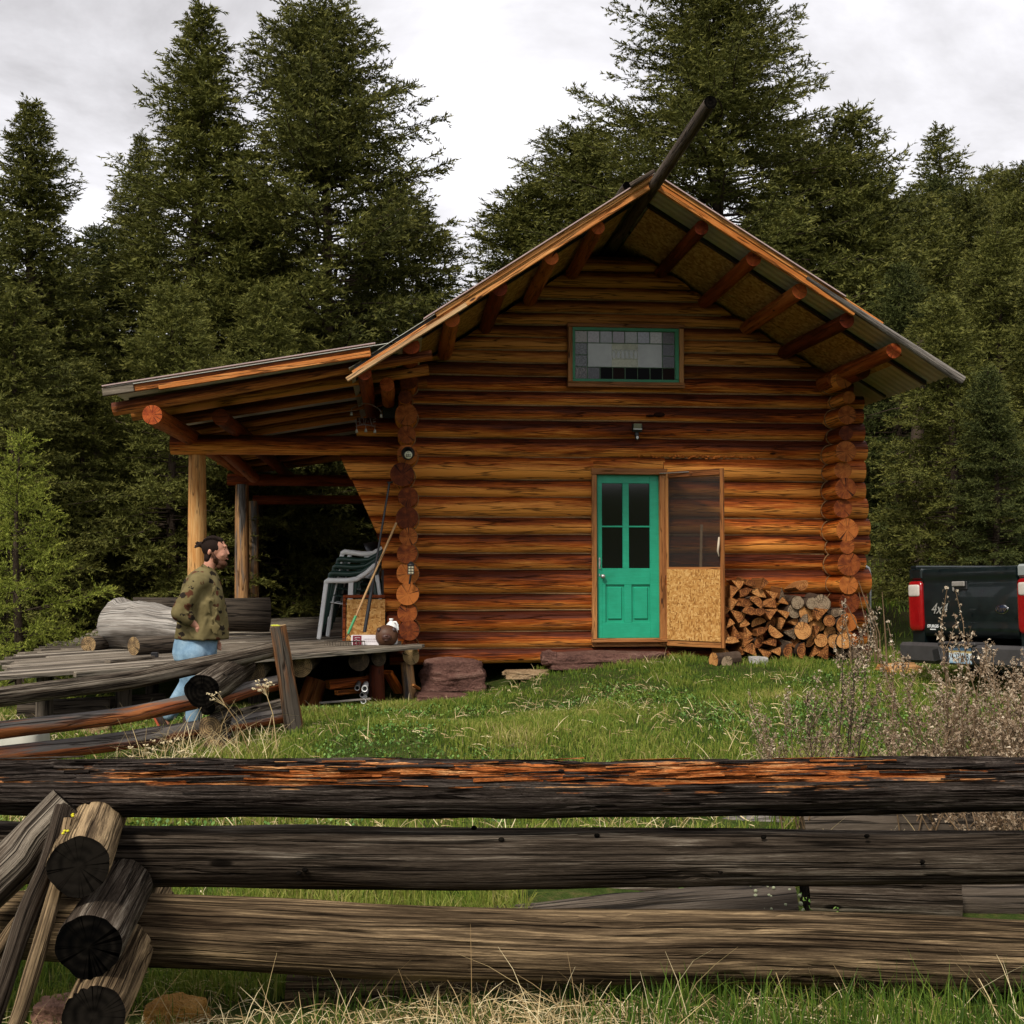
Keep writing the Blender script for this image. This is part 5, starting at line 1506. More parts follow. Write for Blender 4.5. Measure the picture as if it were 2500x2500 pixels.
# ------------------------------------------------------------------ firewood
random.seed(41)
FW = []
M['fwsplit'] = wood_mat("split_firewood", (0.11, 0.035, 0.010), (0.34, 0.14, 0.045), (0.58, 0.33, 0.14), crack=0.5, rough=0.7, spec=.1, var=.6, knots=False)
M['fwend'] = end_mat("firewood_end", (0.10, 0.03, 0.008), (0.32, 0.12, 0.032), (0.54, 0.26, 0.085), rings=40)
M['fwbark'] = plain("firewood_bark", (.06, .04, .028), .9, .1, nscale=18, namt=.45, bump=.02)
M['fwgrey'] = end_mat("grey_firewood_end", (0.05, 0.035, 0.022), (0.15, 0.10, 0.06), (0.30, 0.22, 0.14), rings=40)
protos = []
def fw_mesh(kind, seed):
    rg = random.Random(seed); mb = MB(); L = .36
    r = rg.uniform(.075, .10)
    if kind == 'round':
        n = 14; poly = [(math.cos(a*2*math.pi/n)*r*rg.uniform(.93, 1.05), math.sin(a*2*math.pi/n)*r*rg.uniform(.93, 1.05)) for a in range(n)]
        fm = 1
    elif kind == 'half':
        poly = [(math.cos(a)*r*1.15, math.sin(a)*r*1.05-.03) for a in np.linspace(0, math.pi, 9)] + [(rg.uniform(-.02, .02), -.03-rg.uniform(0, .015))]
    elif kind == 'wedge':
        w = rg.uniform(.7, 1.15); poly = [(math.cos(a)*r*1.7-.06, math.sin(a)*r*1.7-.04) for a in np.linspace(.1, w, 6)] + [(-.065, -.055)]
    else:
        poly = [(-.09, -.025), (.0, -.045), (.095, -.01), (.05, .045), (-.04, .04)]
        poly = [(x*rg.uniform(.8, 1.15), y*rg.uniform(.8, 1.25)) for x, y in poly]
    f0 = lambda u, v, a: (u*(1+.05*math.sin(a*9+seed)), a, v+.01*math.sin(a*7+seed*2))
    steps = np.linspace(0, L, 4)
    n = len(poly)
    V = np.array([f0(u, v, a) for a in steps for u, v in poly])
    F = np.array([[s_*n+i_, s_*n+(i_+1) % n, (s_+1)*n+(i_+1) % n, (s_+1)*n+i_] for s_ in range(3) for i_ in range(n)])
    U = np.array([[(steps[s_], poly[i_][0]*2), (steps[s_], poly[(i_+1) % n][0]*2), (steps[s_+1], poly[(i_+1) % n][0]*2), (steps[s_+1], poly[i_][0]*2)] for s_ in range(3) for i_ in range(n)])
    rc = (0.5, rg.random(), rg.random())
    mb.add(V, F, U, rc, 0 if kind in ('wedge', 'flat') else 1, False)
    cu = [(u, v) for u, v in poly]
    mb.add([(u, -.001, v) for u, v in poly], [list(range(n))[::1]], [cu], rc, 2, False)
    mb.add([(u, L, v) for u, v in poly], [list(range(n))[::-1]], [cu[::-1]], rc, 2, False)
    return mb
for kind, cnt in (('wedge', 6), ('flat', 5), ('half', 4), ('round', 4)):
    for q in range(cnt): protos.append((kind, fw_mesh(kind, q*13+len(protos))))
_fwo = {}
def top_of_pile(px):
    return np.interp(px, [1770, 1800, 1850, 1890, 1935, 1960, 2010, 2060, 2085, 2110], [1440, 1405, 1408, 1425, 1445, 1450, 1450, 1475, 1530, 1590])
GF = 'firewood stacked against the front wall'
rows_ = 0
py = 1592
fwn = 0
while py > 1395:
    px = 1778 + random.uniform(-10, 10)
    while px < 2095:
        if py > top_of_pile(px)+8:
            kinds = ['wedge', 'wedge', 'flat', 'half', 'wedge'] if px < 1935 else ['round', 'round', 'half', 'wedge']
            if py < 1450 and px < 1880: kinds = ['flat', 'wedge']
            kd = random.choice(kinds)
            cands = [i_ for i_, (k_, _) in enumerate(protos) if k_ == kd]
            ci = random.choice(cands)
            Yp = 14.72+random.uniform(-.08, .08)+(.12 if py < 1450 else 0)
            p = at(px+random.uniform(-3, 3), py+random.uniform(-3, 3), Yp)
            grey = (px > 1900 and random.random() < .45)
            key = (ci, grey)
            if key not in _fwo:
                o = protos[ci][1].build('firewood', [M['fwsplit'], M['fwbark'], M['fwgrey'] if grey else M['fwend']]); _fwo[key] = o
            else:
                o = _fwo[key].copy(); C.objects.link(o)
            o.location = (p.x, Yp, p.z)
            o.rotation_euler = (random.uniform(-.06, .06), random.uniform(0, 6.28) if kd != 'flat' else random.uniform(-.5, .5), random.uniform(-.15, .15))
            sc = random.uniform(.85, 1.15); o.scale = (sc, 1, sc)
            gw_ = 'grey weathered' if grey else 'orange brown'
            lb = {'round': gw_+' round firewood log in the stack under the right end of the wall', 'half': gw_+' half log of firewood in the stack by the wall', 'wedge': gw_+' wedge of split firewood in the stack by the wall', 'flat': gw_+' flat split piece of firewood in the stack by the wall'}[kd]
            tag(o, lb, 'firewood', {'round': 'round ', 'half': 'half ', 'wedge': 'split ', 'flat': 'flat '}[kd]+gw_+' pieces of the firewood stack'); fwn += 1
        px += random.uniform(27, 36)
    py -= random.uniform(22, 26)
# loose pieces beside the stack
def loose(px, py, Y_, kd, rot, sc, lb, m3='fwend', z=None):
    ci = [i_ for i_, (k_, _) in enumerate(protos) if k_ == kd][0]
    p = at(px, py, Y_)
    o = protos[ci][1].build('firewood', [M['fwsplit'], M['fwbark'] if kd == 'round' else M['fwsplit'], M[m3]])
    o.location = (p.x, Y_, (GZ(p.x, Y_)+.055*sc) if z is None else z); o.rotation_euler = rot; o.scale = (sc, sc, sc)
    return tag(o, lb, 'firewood')
loose(1742, 1592, 14.3, 'round', (0, .3, -1.2), .95, 'short orange log lying in the grass under the open screen door')
loose(1775, 1590, 14.25, 'round', (0, .3, .2), .75, 'dark ended log beside the short orange log below the screen door', 'fwgrey')
loose(2150, 1583, 12.9, 'flat', (0, 0, -1.3), 1.1, 'orange split piece lying in the grass left of the pickup bumper')
loose(2165, 1608, 12.6, 'flat', (0, .2, -1.5), 1.0, 'pale split piece of firewood in front of the orange one near the bumper')
loose(1960, 1425, 14.7, 'half', (.1, 2.6, .2), .9, 'pale curled slab of wood lying on top of the firewood stack', z=at(1960, 1430, 14.7).z)
# ------------------------------------------------------------------ near rail fence
random.seed(17)
k = NM("rotten_rail_wood", 0.92, 0.03)
r_, g_, b_ = k.attr(0), k.attr(1), k.attr(2)
uv = k.coord("UV")
st = k.noise(k.coord(src=uv, scale=(2, 60, 1)), 1.0, 5, .65); fi = k.noise(k.coord(src=uv, scale=(9, 260, 1)), 1.0, 3, .6); pt = k.noise(k.coord(src=uv, scale=(5, 22, 1)), 1.0, 4, .7)
grey = k.ramp(k.math('MULTIPLY_ADD', st, .6, k.math('MULTIPLY', fi, .4)), [(.3, (.008, .006, .005)), (.5, (.06, .046, .038)), (.68, (.24, .20, .17))])
rot = k.ramp(k.math('MULTIPLY_ADD', st, .5, k.math('MULTIPLY', pt, .5)), [(.3, (.04, .007, .002)), (.42, (.22, .05, .012)), (.52, (.55, .17, .045)), (.62, (.80, .42, .18))])
sel = k.ramp(k.math('ADD', b_, k.math('MULTIPLY_ADD', k.math('SUBTRACT', st, .5), 1.7, k.math('MULTIPLY', k.math('SUBTRACT', pt, .5), .9))), [(.40, 0.0), (.50, 1.0)])
gap_ = k.ramp(k.math('ABSOLUTE', k.math('SUBTRACT', k.noise(k.coord(src=uv, scale=(.8, 34, 1), loc=(2, 9, 0)), 1.0, 4, .6, .3), .5)), [(0, 1.0), (.012, .8), (.03, 0.0)])
k.col(k.mix(gap_, k.mix(sel, grey, rot), (.004, .002, .001))); k.bump(k.math('SUBTRACT', k.math('ADD', st, fi), k.math('MULTIPLY', gap_, 1.2)), .03, 1.0)
M['rot'] = k.m
fence = thing('rail_fence', 'old grey log rail fence across the foreground with a rotten splintered orange top rail', 'fence', (0.6, 4.5, 0.0))
def fp(mb, name, mats): return part(mb, name, mats, fence)
def raillog(pts, r, name, mats, m=40, seg=.05, seed=0, lump=.05, kn=True, root=None, wob=.018):
    """pts: px,py,Y,radius stations"""
    P0 = [at(a, b, c) for a, b, c in pts]
    P0 = np.array([list(p) for p in P0]); L0 = np.concatenate([[0], np.cumsum(np.linalg.norm(np.diff(P0, axis=0), axis=1))])
    n = int(L0[-1]/seg)+2; t = np.linspace(0, L0[-1], n)
    P = np.stack([np.interp(t, L0, P0[:, a]) for a in range(3)], -1)
    P[:, 2] += vnoise(t*.9, 1.1, 0, seed)*wob; P[:, 1] += vnoise(t*.9, 4.1, 0, seed)*wob
    rr = np.interp(t, L0, r)*(1+vnoise(t*1.3, 7.7, 0, seed)*.04)
    def bf(l, a):
        ca, sa = np.cos(a), np.sin(a)
        gr = -np.abs(vnoise(l*.6, a*7.0+vnoise(l*.8, a*.5, 0, seed+3)*.8, 0, seed+1))
        gr = np.where(np.abs(vnoise(l*.5, a*3.2+vnoise(l*1.1, 0, 0, seed+4)*.4, 0, seed+2)) < .035, -1.0, 0)*.07
        return 1+fbm(l*1.8, ca*1.3+3, sa*1.3, seed+6, 3)*lump*2.6+gr+vnoise(l*3, a*9, 0, seed+8)*.006
    mb = MB(); mb.tube(P, rr, m, 0, True, 1, bump=bf)
    return mb, P
def carve(l, a):
    # l along the rail in metres, a = angle (pi/2 top, 0/pi the sides); the camera faces the side where cos(a) ... see below
    da = np.abs(((a-A_FRONT+math.pi) % (2*math.pi))-math.pi)
    band = np.clip(1.25-da/.95, 0, 1)
    along = np.clip(.48+.6*np.exp(-((l-2.55)/1.15)**2)+vnoise(l*1.3, 2.2, 0, 31)*.25, 0, 1)
    plates = vnoise(l*1.5, a*4.5+l*.25, 0, 41)*.5+vnoise(l*3.4, a*11+l*.4, 0, 43)*.35+vnoise(l*7, a*26, 0, 47)*.25
    v = band*along*(.75+plates*.9)
    v = np.clip(v, 0, 1)
    q = np.floor(v*7)/7
    return q*.8+v*.2
# top rail
A_FRONT = None
P0 = [(-500, 1926, 4.45), (0, 1918, 4.45), (800, 1925, 4.45), (1300, 1922, 4.45), (1600, 1920, 4.45), (2500, 1912, 4.45), (3000, 1908, 4.45)]
PP = np.array([list(at(*p)) for p in P0]); L0 = np.concatenate([[0], np.cumsum(np.linalg.norm(np.diff(PP, axis=0), axis=1))])
n = int(L0[-1]/.018); t = np.linspace(0, L0[-1], n)
P = np.stack([np.interp(t, L0, PP[:, a]) for a in range(3)], -1); P[:, 2] += vnoise(t*1.1, .3, 0, 5)*.008
# tube frame: A = ref x T with ref=z, T=+x  ->  A=+y (away), B=T x A=+z ; the camera side is cos(a) = -1
A_FRONT = math.pi*0.72
mb = MB()
m = 110
rr = np.interp(t, L0, [.088, .088, .102, .108, .102, .104, .104])*(1+fbm(t*1.6, 2.0, 0, 91, 3)*.13)
mb.tube(P, rr, m, 0, True, 1, bump=lambda l, a: (1-.34*carve(l, a)+fbm(l*1.5, np.cos(a)*1.4, np.sin(a)*1.4, 77, 3)*.10+vnoise(l*2.2, a*13, 0, 9)*.035+np.floor(vnoise(l*3, a*22, 0, 19)*3)/3*.022+np.where(np.abs(vnoise(l*.6, a*3.5, 0, 12)) < .03, -.06, 0)))
V, cl = mb.v[0]
ll = np.repeat(np.linspace(0, L0[-1], n), m).reshape(n, m); aa = np.tile(np.arange(m)*2*math.pi/m, n).reshape(n, m)
cv = carve(ll, aa); cl = cl.copy(); 
ora = np.clip(.55+.65*np.exp(-((ll-2.6)/1.35)**4)+vnoise(ll*2, aa*3, 0, 8)*.25, 0, 1)
cl[:, 2] = (np.clip(cv*1.25, 0, 1)*ora).ravel(); mb.v[0] = (V, cl)
rail = fp(mb, 'rail', [M['rot'], M['fenceend']])
rail['label'] = 'rotten splintered top rail with orange heartwood showing'
random.seed(23)
mb = MB()
for q in range(150):
    l = random.uniform(.75, L0[-1]-.6) if q % 3 else random.gauss(2.6, .8)
    if not .5 < l < L0[-1]-.4: continue
    an = random.gauss(math.pi*.66, .42)
    i_ = int(l/L0[-1]*(n-1)); r = rr[i_]*(1-.34*float(carve(np.array([l]), np.array([an]))[0]))+random.uniform(.0, .006)
    c = P[i_]+np.array([0, math.cos(an)*r, math.sin(an)*r])
    Ls = random.uniform(.06, .42); w = random.uniform(.003, .013); th = random.uniform(.001, .004)
    nrm = Vector((0, math.cos(an), math.sin(an))); d = Vector((1, random.gauss(0, .015), random.gauss(0, .022))).normalized()
    inner = 1 if (abs(l-2.7) < 1.1 and random.random() < .62) else 0
    mb.bar(Vector(c)-d*Ls/2, Vector(c)+d*Ls/2, w, th, 0, 0, up=tuple(nrm), col=(.8, random.random(), inner*random.uniform(.4, 1)))
o = fp(mb, 'splinters', [M['rot']]); o['kind'] = 'stuff'
mb, _ = raillog([(-420, 2090, 4.5), (300, 2089, 4.5), (1300, 2092, 4.5), (2000, 2099, 4.5), (2700, 2103, 4.5), (3000, 2103, 4.5)], [.105, .106, .106, .100, .098, .098], 'rail', None, m=64, seg=.03, seed=3)
random.seed(3)
for px, py in ((1225, 2052), (1460, 2043), (1866, 2045), (2118, 2042), (2250, 2103), (1760, 2129), (1160, 2031), (730, 2130), (745, 2122)):
    p = at(px, py, 4.41); 
    dy = .1*(1-abs(py-2095)/120)
    mb.ell((p.x, 4.5-math.sqrt(max(.0004, .103**2-(p.z-at(1000, 2093, 4.5).z)**2)), p.z), (.011, .005, .008), n=6, m=10, mi=1)
fp(mb, 'rail', [M['fence'], M['fenceend']])
mb, _ = raillog([(-500, 2240, 4.42), (300, 2273, 4.42), (900, 2300, 4.42), (1500, 2318, 4.42), (2100, 2326, 4.42), (3000, 2335, 4.42)], [.100, .118, .123, .125, .128, .125], 'rail', None, m=64, seg=.03, seed=13)
fp(mb, 'rail', [M['fencebrown'], M['fenceend']])
mb, _ = raillog([(700, 2425, 4.62), (1500, 2410, 4.62), (2300, 2425, 4.62)], [.07, .075, .06], 'rail', None, m=30, seed=15)
fp(mb, 'rail', [M['fencebrown'], M['fenceend']])
# crib ties
for n_, (px, py, ye, r, fx, fy, yf, m_) in enumerate(((193, 2114, 3.86, .094, 262, 1978, 4.95, 'fencebrown'), (217, 2312, 3.76, .094, 345, 2160, 4.85, 'fence'), (228, 2482, 3.70, .092, 360, 2330, 4.9, 'fencebrown'))):
    a = at(px, py, ye); b = at(fx, fy, yf); b.z = a.z+.02
    P = np.array([list(a+(b-a)*w) for w in np.linspace(0, 1, 40)])
    mb = MB(); mb.tube(P, np.linspace(r, r*1.02, 40), 56, 0, True, 1, bump=lambda l, a_: 1+fbm(l*2, np.cos(a_)*1.5, np.sin(a_)*1.5, n_+60, 3)*.12+np.where(np.abs(vnoise(l*.6+3, a_*3.3, 0, n_+5)) < .035, -.08, 0)-np.where(l < .02, .03, 0))
    if n_ == 0:
        for q in range(9):
            an = random.uniform(1.9, 2.4); l_ = random.uniform(.08, .42); c = a+(b-a)*(l_/(b-a).length)
            mb.ell((c.x+math.cos(an)*r*1.02, c.y, c.z+math.sin(an)*r*1.02), (.005, .009, .004), n=5, m=7, mi=2)
    fp(mb, 'tie_log', [M[m_], M['fenceend'], plain('yellow_lichen', (.55, .5, .03), .9, .1) if n_ == 0 else M['fence']])
# leaning brace log and split slats at the left
mb, _ = raillog([(-160, 2290, 4.05), (60, 2080, 4.25), (170, 1960, 4.3)], [.085, .08, .075], 'x', None, m=36, seed=21); fp(mb, 'brace_log', [M['fence'], M['fenceend']])
def slat(p0, p1, w, th, seed):
    mb = MB(); n = 30
    a, b = at(*p0), at(*p1)
    P = np.array([list(a+(b-a)*w_) for w_ in np.linspace(0, 1, n)]); P[:, 0] += vnoise(np.linspace(0, 4, n), 0, 0, seed)*.012
    mb.tube(P, w*(1+vnoise(np.linspace(0, 5, n), 3, 0, seed)*.1), 26, 0, True, 1, bump=lambda l, a_: .75+.35*np.abs(vnoise(l*.7, a_*2.2, 0, seed+2))+vnoise(l*2, a_*9, 0, seed)*.05, flat=th)
    return mb
fp(slat((-75, 2640, 3.5), (158, 1975, 4.15), .036, .75, 3), 'split_slat', [M['fence'], M['fenceend']])
fp(slat((-10, 2640, 3.48), (172, 2010, 4.1), .032, .75, 8), 'split_slat', [M['fencebrown'], M['fenceend']])
fp(slat((-190, 2560, 3.7), (120, 2170, 4.2), .035, .7, 12), 'split_slat', [M['fencebrown'], M['fenceend']])

# ------------------------------------------------------------------ second fence running back to the left
fence2 = thing('rail_fence', 'reddish grey rail fence with slanting end post running left below the deck', 'fence', (-1.8, 10.0, 0.0))
def f2(mb, name, mats): return part(mb, name, mats, fence2)
for n_, (st_, r, m_) in enumerate((([(-400, 1755, 8.0), (0, 1703, 9.0), (330, 1653, 9.9), (662, 1583, 10.75)], [.075, .072, .072, .070], 'fence'),
        ([(-400, 1850, 8.0), (0, 1787, 9.0), (300, 1742, 9.8), (530, 1702, 10.3)], [.07, .066, .066, .066], 'fencered'),
        ([(-400, 1915, 8.0), (0, 1851, 9.0), (250, 1818, 9.7), (520, 1778, 10.3)], [.075, .07, .07, .066], 'fencered'),
        ([(520, 1708, 10.35), (600, 1683, 10.6), (688, 1666, 10.85)], [.066, .068, .066], 'fencered'),
        ([(540, 1772, 10.35), (620, 1757, 10.6), (700, 1743, 10.85)], [.06, .066, .066], 'fencered'),
        ([(560, 1745, 11.0), (700, 1715, 11.4)], [.05, .05], 'fence'))):
    mb, _ = raillog(st_, r, 'x', None, m=24, seg=.08, seed=n_*9+100, lump=.07)
    f2(mb, 'rail', [M[m_], M['greyend']])
a, b = at(722, 1808, 10.75), at(679, 1528, 10.7)
P = np.array([list(a+(b-a)*w) for w in np.linspace(0, 1, 24)])
mb = MB(); mb.tube(P, np.linspace(.082, .068, 24), 26, 0, True, 1, bump=lambda l, a_: 1+fbm(l*2, np.cos(a_)*1.5, np.sin(a_)*1.5, 4, 3)*.14+np.where(np.abs(vnoise(l*.5, a_*3.0, 0, 4)) < .05, -.14, 0))
random.seed(9)
for q in range(26): c = b+Vector((random.uniform(-.055, .02), random.uniform(-.05, .04), .004)); mb.ell(tuple(c), (.009, .009, .006), n=4, m=6, mi=2)
M['fpost'] = wood_mat('split_post', (0.02, 0.008, 0.004), (0.13, 0.055, 0.022), (0.42, 0.2, 0.08), crack=.8, rough=.7, spec=.15, var=.1, grey=(.08, .065, .05), greyamt=.1, con=1.5)
f2(mb, 'fence_post', [M['fpost'], M['greyend'], plain('lichen', (.5, .52, .06), .9, .1)])
for n_, (px, py, ye, r, fx, fy, yf) in enumerate(((493, 1688, 9.75, .135, 585, 1628, 10.9), (507, 1727, 10.1, .062, 560, 1700, 10.8), (513, 1776, 10.05, .088, 570, 1755, 10.8), (522, 1830, 9.95, .085, 575, 1800, 10.8))):
    a = at(px, py, ye); b = at(fx, fy, yf)
    if n_ != 0: b.z = a.z
    P = np.array([list(a+(b-a)*w) for w in np.linspace(0, 1, 20)])
    mb = MB(); mb.tube(P, r, 30, 0, True, 1, bump=lambda l, a_: 1+fbm(l*2, np.cos(a_)*1.5, np.sin(a_)*1.5, n_+80, 3)*.16)
    f2(mb, 'tie_log', [M['fence'], M['fenceend'] if n_ < 2 else M['greyend']])
# things on the ground at the left
p = at(45, 1790, 9.9)
root = thing('plastic_tub', 'upturned off white plastic tub in the grass at the left picture edge', 'tub', (p.x-.16, 9.9, GZ(p.x, 9.9)+.03))
def rbox(mb, c, s, r, n=5, mi=0, taper=0.0, rot=None):
    """rounded box, superellipse section"""
    def bf(D):
        return 1/np.maximum(1e-6, (np.abs(D[..., 0])**r+np.abs(D[..., 1])**r+np.abs(D[..., 2])**r)**(1/r))
    st_ = len(mb.v)
    mb.ell((0, 0, 0), (1, 1, 1), None, mi, n=28, m=40, bump=bf)
    V, cl = mb.v[-1]
    V = V*np.array([s[0]/2*1, s[1]/2, s[2]/2]); V[:, :2] *= (1-taper*(V[:, 2:3]/s[2]+.5))
    if rot is not None: V = V @ np.array(rot).T
    mb.v[-1] = (V+np.array(c), cl)
mb = MB(); rbox(mb, (0, 0, .15), (.78, .5, .34), 7, taper=.12); mb.build('shell', plain('yellowed_white_plastic', (.5, .49, .42), .5, .4, nscale=8, namt=.12), root)
mb = MB(); rbox(mb, (0, 0, .03), (.82, .54, .04), 6); mb.build('rim', plain('tub_rim', (.45, .44, .37), .5), root)
for n_, (px, py, yy, L, r, rz, lb) in enumerate(((250, 1640, 12.4, 1.0, .09, .5, 'dark log in the shade under the left end of the deck'), (150, 1680, 11.9, .8, .10, .2, 'short dark log on the ground under the left end of the deck'))):
    p = at(px, py+50, yy); mb = MB(); log(mb, (p.x-L/2, yy, GZ(p.x, yy)+r), (p.x+L/2, yy+L*rz, GZ(p.x, yy)+r), r, seg=.1, m=16)
    setorigin(single(mb, 'short_log', [M['darkdrift'], M['greyend']], lb, 'log'))
p = at(235, 1752, 11.0); rock((p.x, 11.0, GZ(p.x, 11)+.02), (.16, .12, .10), 41, M['tanrock'], 'rock', 'tan rock on the grass seen between the rails left of the man', group=None)
p = atz(165, 2452, 0.03); rock((p.x, p.y, .0), (.13, .10, .06), 44, rock_mat('salmon_stone', (.12, .06, .04), (.3, .16, .11), (.42, .25, .18)), 'rock', 'flat salmon coloured rock left of the lowest tie log', group=None)
p = atz(430, 2478, 0.03); rock((p.x, p.y, .02), (.12, .09, .075), 47, rock_mat('ochre_stone', (.16, .07, .015), (.36, .18, .04), (.5, .3, .1)), 'rock', 'ochre rock in the dry grass right of the lowest tie log', group=None)
p = atz(975, 2005, .07); rock((p.x, p.y, GZ(p.x, p.y)+.02), (.12, .1, .06), 50, M['paleR'], 'rock', 'pale rock seen between the top and the middle rail', group=None)

# ------------------------------------------------------------------ old logs lying behind the near fence
def lying(px0, py0, y0, px1, py1, y1, r0, r1, seed, label, mats, name='fallen_log', lich=False):
    a, b = at(px0, py0, y0), at(px1, py1, y1); n = 50
    P = np.array([list(a+(b-a)*w) for w in np.linspace(0, 1, n)])
    mb = MB(); mb.tube(P, np.linspace(r0, r1, n), 40, 0, True, 1, bump=lambda l, a_: 1+fbm(l*1.6, np.cos(a_)*1.4, np.sin(a_)*1.4, seed, 4)*.3+np.where(np.abs(vnoise(l*.5, a_*3, 0, seed)) < .04, -.09, 0))
    if lich:
        random.seed(5)
        for q in range(26):
            w = random.uniform(.86, .995); an = random.uniform(1.7, 2.9); c = a+(b-a)*w; rr_ = (r0+(r1-r0)*w)*1.0
            mb.ell((c.x, c.y+math.cos(an)*rr_, c.z+math.sin(an)*rr_), (random.uniform(.004, .011),)*3, n=4, m=7, mi=2)
    setorigin(tag(mb.build(name, mats), label, 'log', 'fallen logs behind the near fence'))
lich = plain('pale_green_lichen', (.36, .38, .24), .9, .1)
lying(1140, 2268, 5.3, 1942, 2232, 5.05, .075, .145, 61, 'grey fallen log with pale green lichen at its sawn end', [M['darkdrift'], M['fenceend'], lich], lich=True)
lying(1230, 2205, 5.9, 1800, 2185, 5.7, .07, .10, 66, 'dark fallen log just behind the one with lichen', [M['fence'], M['fenceend'], lich])
lying(1560, 2050, 7.4, 2010, 2010, 7.0, .06, .115, 71, 'pale fallen log showing between the top and the middle rail', [M['drift'], M['greyend'], lich])
lying(1960, 2038, 6.6, 2700, 2030, 6.3, .12, .14, 75, 'brown grey fallen log below the dry weeds at the right', [M['darkdrift'], M['greyend'], lich])
lying(2190, 2215, 5.5, 2800, 2220, 5.4, .13, .15, 79, 'dark fallen log at the right end behind the middle rail', [M['darkdrift'], M['fenceend'], lich])
lying(1965, 2185, 5.45, 2330, 2195, 5.35, .125, .13, 83, 'log added to stand for the dark gap beside the lichen covered one', [M['fence'], M['fenceend'], lich])  # added log; its dark wood stands for the shade in the gap

# ------------------------------------------------------------------ pickup truck
def text_mesh(mb, body, size, M4, ext=.001, mi=0, shear=0.0, offset=0.0):
    cu = bpy.data.curves.new('t', 'FONT'); cu.body = body; cu.size = size; cu.extrude = ext; cu.align_x = 'CENTER'; cu.align_y = 'CENTER'; cu.shear = shear; cu.offset = offset; cu.resolution_u = 4
    o = bpy.data.objects.new('t', cu); C.objects.link(o)
    bpy.context.view_layer.update()
    me = o.to_mesh(); V = np.array([M4 @ v.co for v in me.vertices]); F = [list(p.vertices) for p in me.polygons]
    mb.add(V, F, None, None, mi, False)
    o.to_mesh_clear(); bpy.data.objects.remove(o); bpy.data.curves.remove(cu)
pL, pR_ = at(2260, 1400, 11.9), at(2492, 1400, 10.7)
ux = Vector((pR_.x-pL.x, pR_.y-pL.y, 0)); Wt = ux.length; ux.normalize()
ctr = (pL+pR_)/2
gzt = GZ(ctr.x, ctr.y)
truck = thing('pickup_truck', 'dark green pickup truck seen from behind at the right picture edge', 'pickup truck', (ctr.x, ctr.y, .35), math.atan2(ux.y, ux.x))
truck.rotation_euler = (0, R(-1.6), math.atan2(ux.y, ux.x))
k = NM("dark_green_car_paint", 0.28, 0.5); nz = k.noise(k.coord("Object"), 9, 5, .6)
k.col(k.ramp(nz, [(.35, (.0015, .005, .006)), (.7, (.004, .010, .010))])); k.put(k.b.inputs["Roughness"], k.math('MULTIPLY_ADD', nz, .35, .16)); k.b.inputs["Coat Weight"].default_value = .35
M['paint'] = k.m
M['chrome'] = plain('chrome', (.5, .5, .5), .2, .5, 1.0, nscale=30, namt=.05)
M['rubber'] = plain('tyre_rubber', (.014, .014, .014), .8, .2)
M['bumper'] = plain('dull_grey_bumper', (.045, .042, .042), .5, .4, nscale=12, namt=.2)
M['glassd'] = plain('dark_car_glass', (.01, .012, .012), .06, .6)
W2 = Wt/2; TW = W2+.20          # half tailgate, half body
ZB, ZT = .60, 1.27
mb = MB()
# tailgate: curved section extruded across
sec = [(0, ZB), (-.012, ZB+.10), (-.004, ZB+.13), (-.010, ZB+.17), (-.012, ZT-.16), (-.002, ZT-.13), (-.018, ZT-.10), (-.020, ZT-.04), (-.008, ZT-.008), (.03, ZT), (.07, ZT-.01), (.07, ZB)]
n = len(sec); xs = np.linspace(-W2+.006, W2-.006, 14)
V = np.array([(x, y, z) for x in xs for y, z in sec]); F = np.array([[i_*n+j_, i_*n+(j_+1) % n, (i_+1)*n+(j_+1) % n, (i_+1)*n+j_] for i_ in range(13) for j_ in range(n)])
mb.add(V, F[:, ::-1], None, None, 0, True); mb.add([(xs[0], y, z) for y, z in sec], [list(range(n))], None, None, 0, False); mb.add([(xs[-1], y, z) for y, z in sec], [list(range(n))[::-1]], None, None, 0, False)
tg = mb.build('tailgate', M['paint'], truck)
mb = MB(); hx = (2340-2243)/(2475-2243)*Wt-W2
mb.box((hx, -.014, ZT-.175), (.20, .02, .085), None, 0, .008); mb.build('handle_recess', M['black'], tg)
mb = MB(); mb.box((hx, -.034, ZT-.158), (.17, .022, .05), None, 0, .008); mb.box((hx-.075, -.03, ZT-.20), (.022, .012, .05), None, 0, .004); mb.build('handle', plain('worn_grey_handle', (.22, .20, .18), .5, .4), tg)
Mt = Matrix.Translation((-W2+.22, -.018, ZT-.40)) @ Matrix.Rotation(R(90), 4, 'X')
mb = MB(); text_mesh(mb, '4x4', .15, Mt, .002, 0, .4, .0)

mb.build('drive_badge', [plain('worn_badge', (.30, .29, .26), .5, .4)], tg)
ox = (2438-2243)/(2475-2243)*Wt-W2
mb = MB(); mb.ell((ox, -.014, ZT-.40), (.082, .010, .045), n=12, m=28, mi=0); mb.ell((ox, -.019, ZT-.40), (.072, .010, .037), n=12, m=28, mi=1)
text_mesh(mb, 'Ford', .062, Matrix.Translation((ox, -.0295, ZT-.40)) @ Matrix.Rotation(R(90), 4, 'X'), .001, 0, .6, .001)
mb.build('oval_badge', [M['chrome'], plain('badge_blue_black', (.01, .014, .03), .3)], tg)
mb = MB(); text_mesh(mb, 'STURGIS', .042, Matrix.Translation((-W2+.13, -.016, ZB+.10)) @ Matrix.Rotation(R(90), 4, 'X'), .0008, 0, 0, .001); mb.box((-W2+.13, -.0165, ZB+.07), (.08, .002, .010)); mb.build('sticker', M['white'], tg)
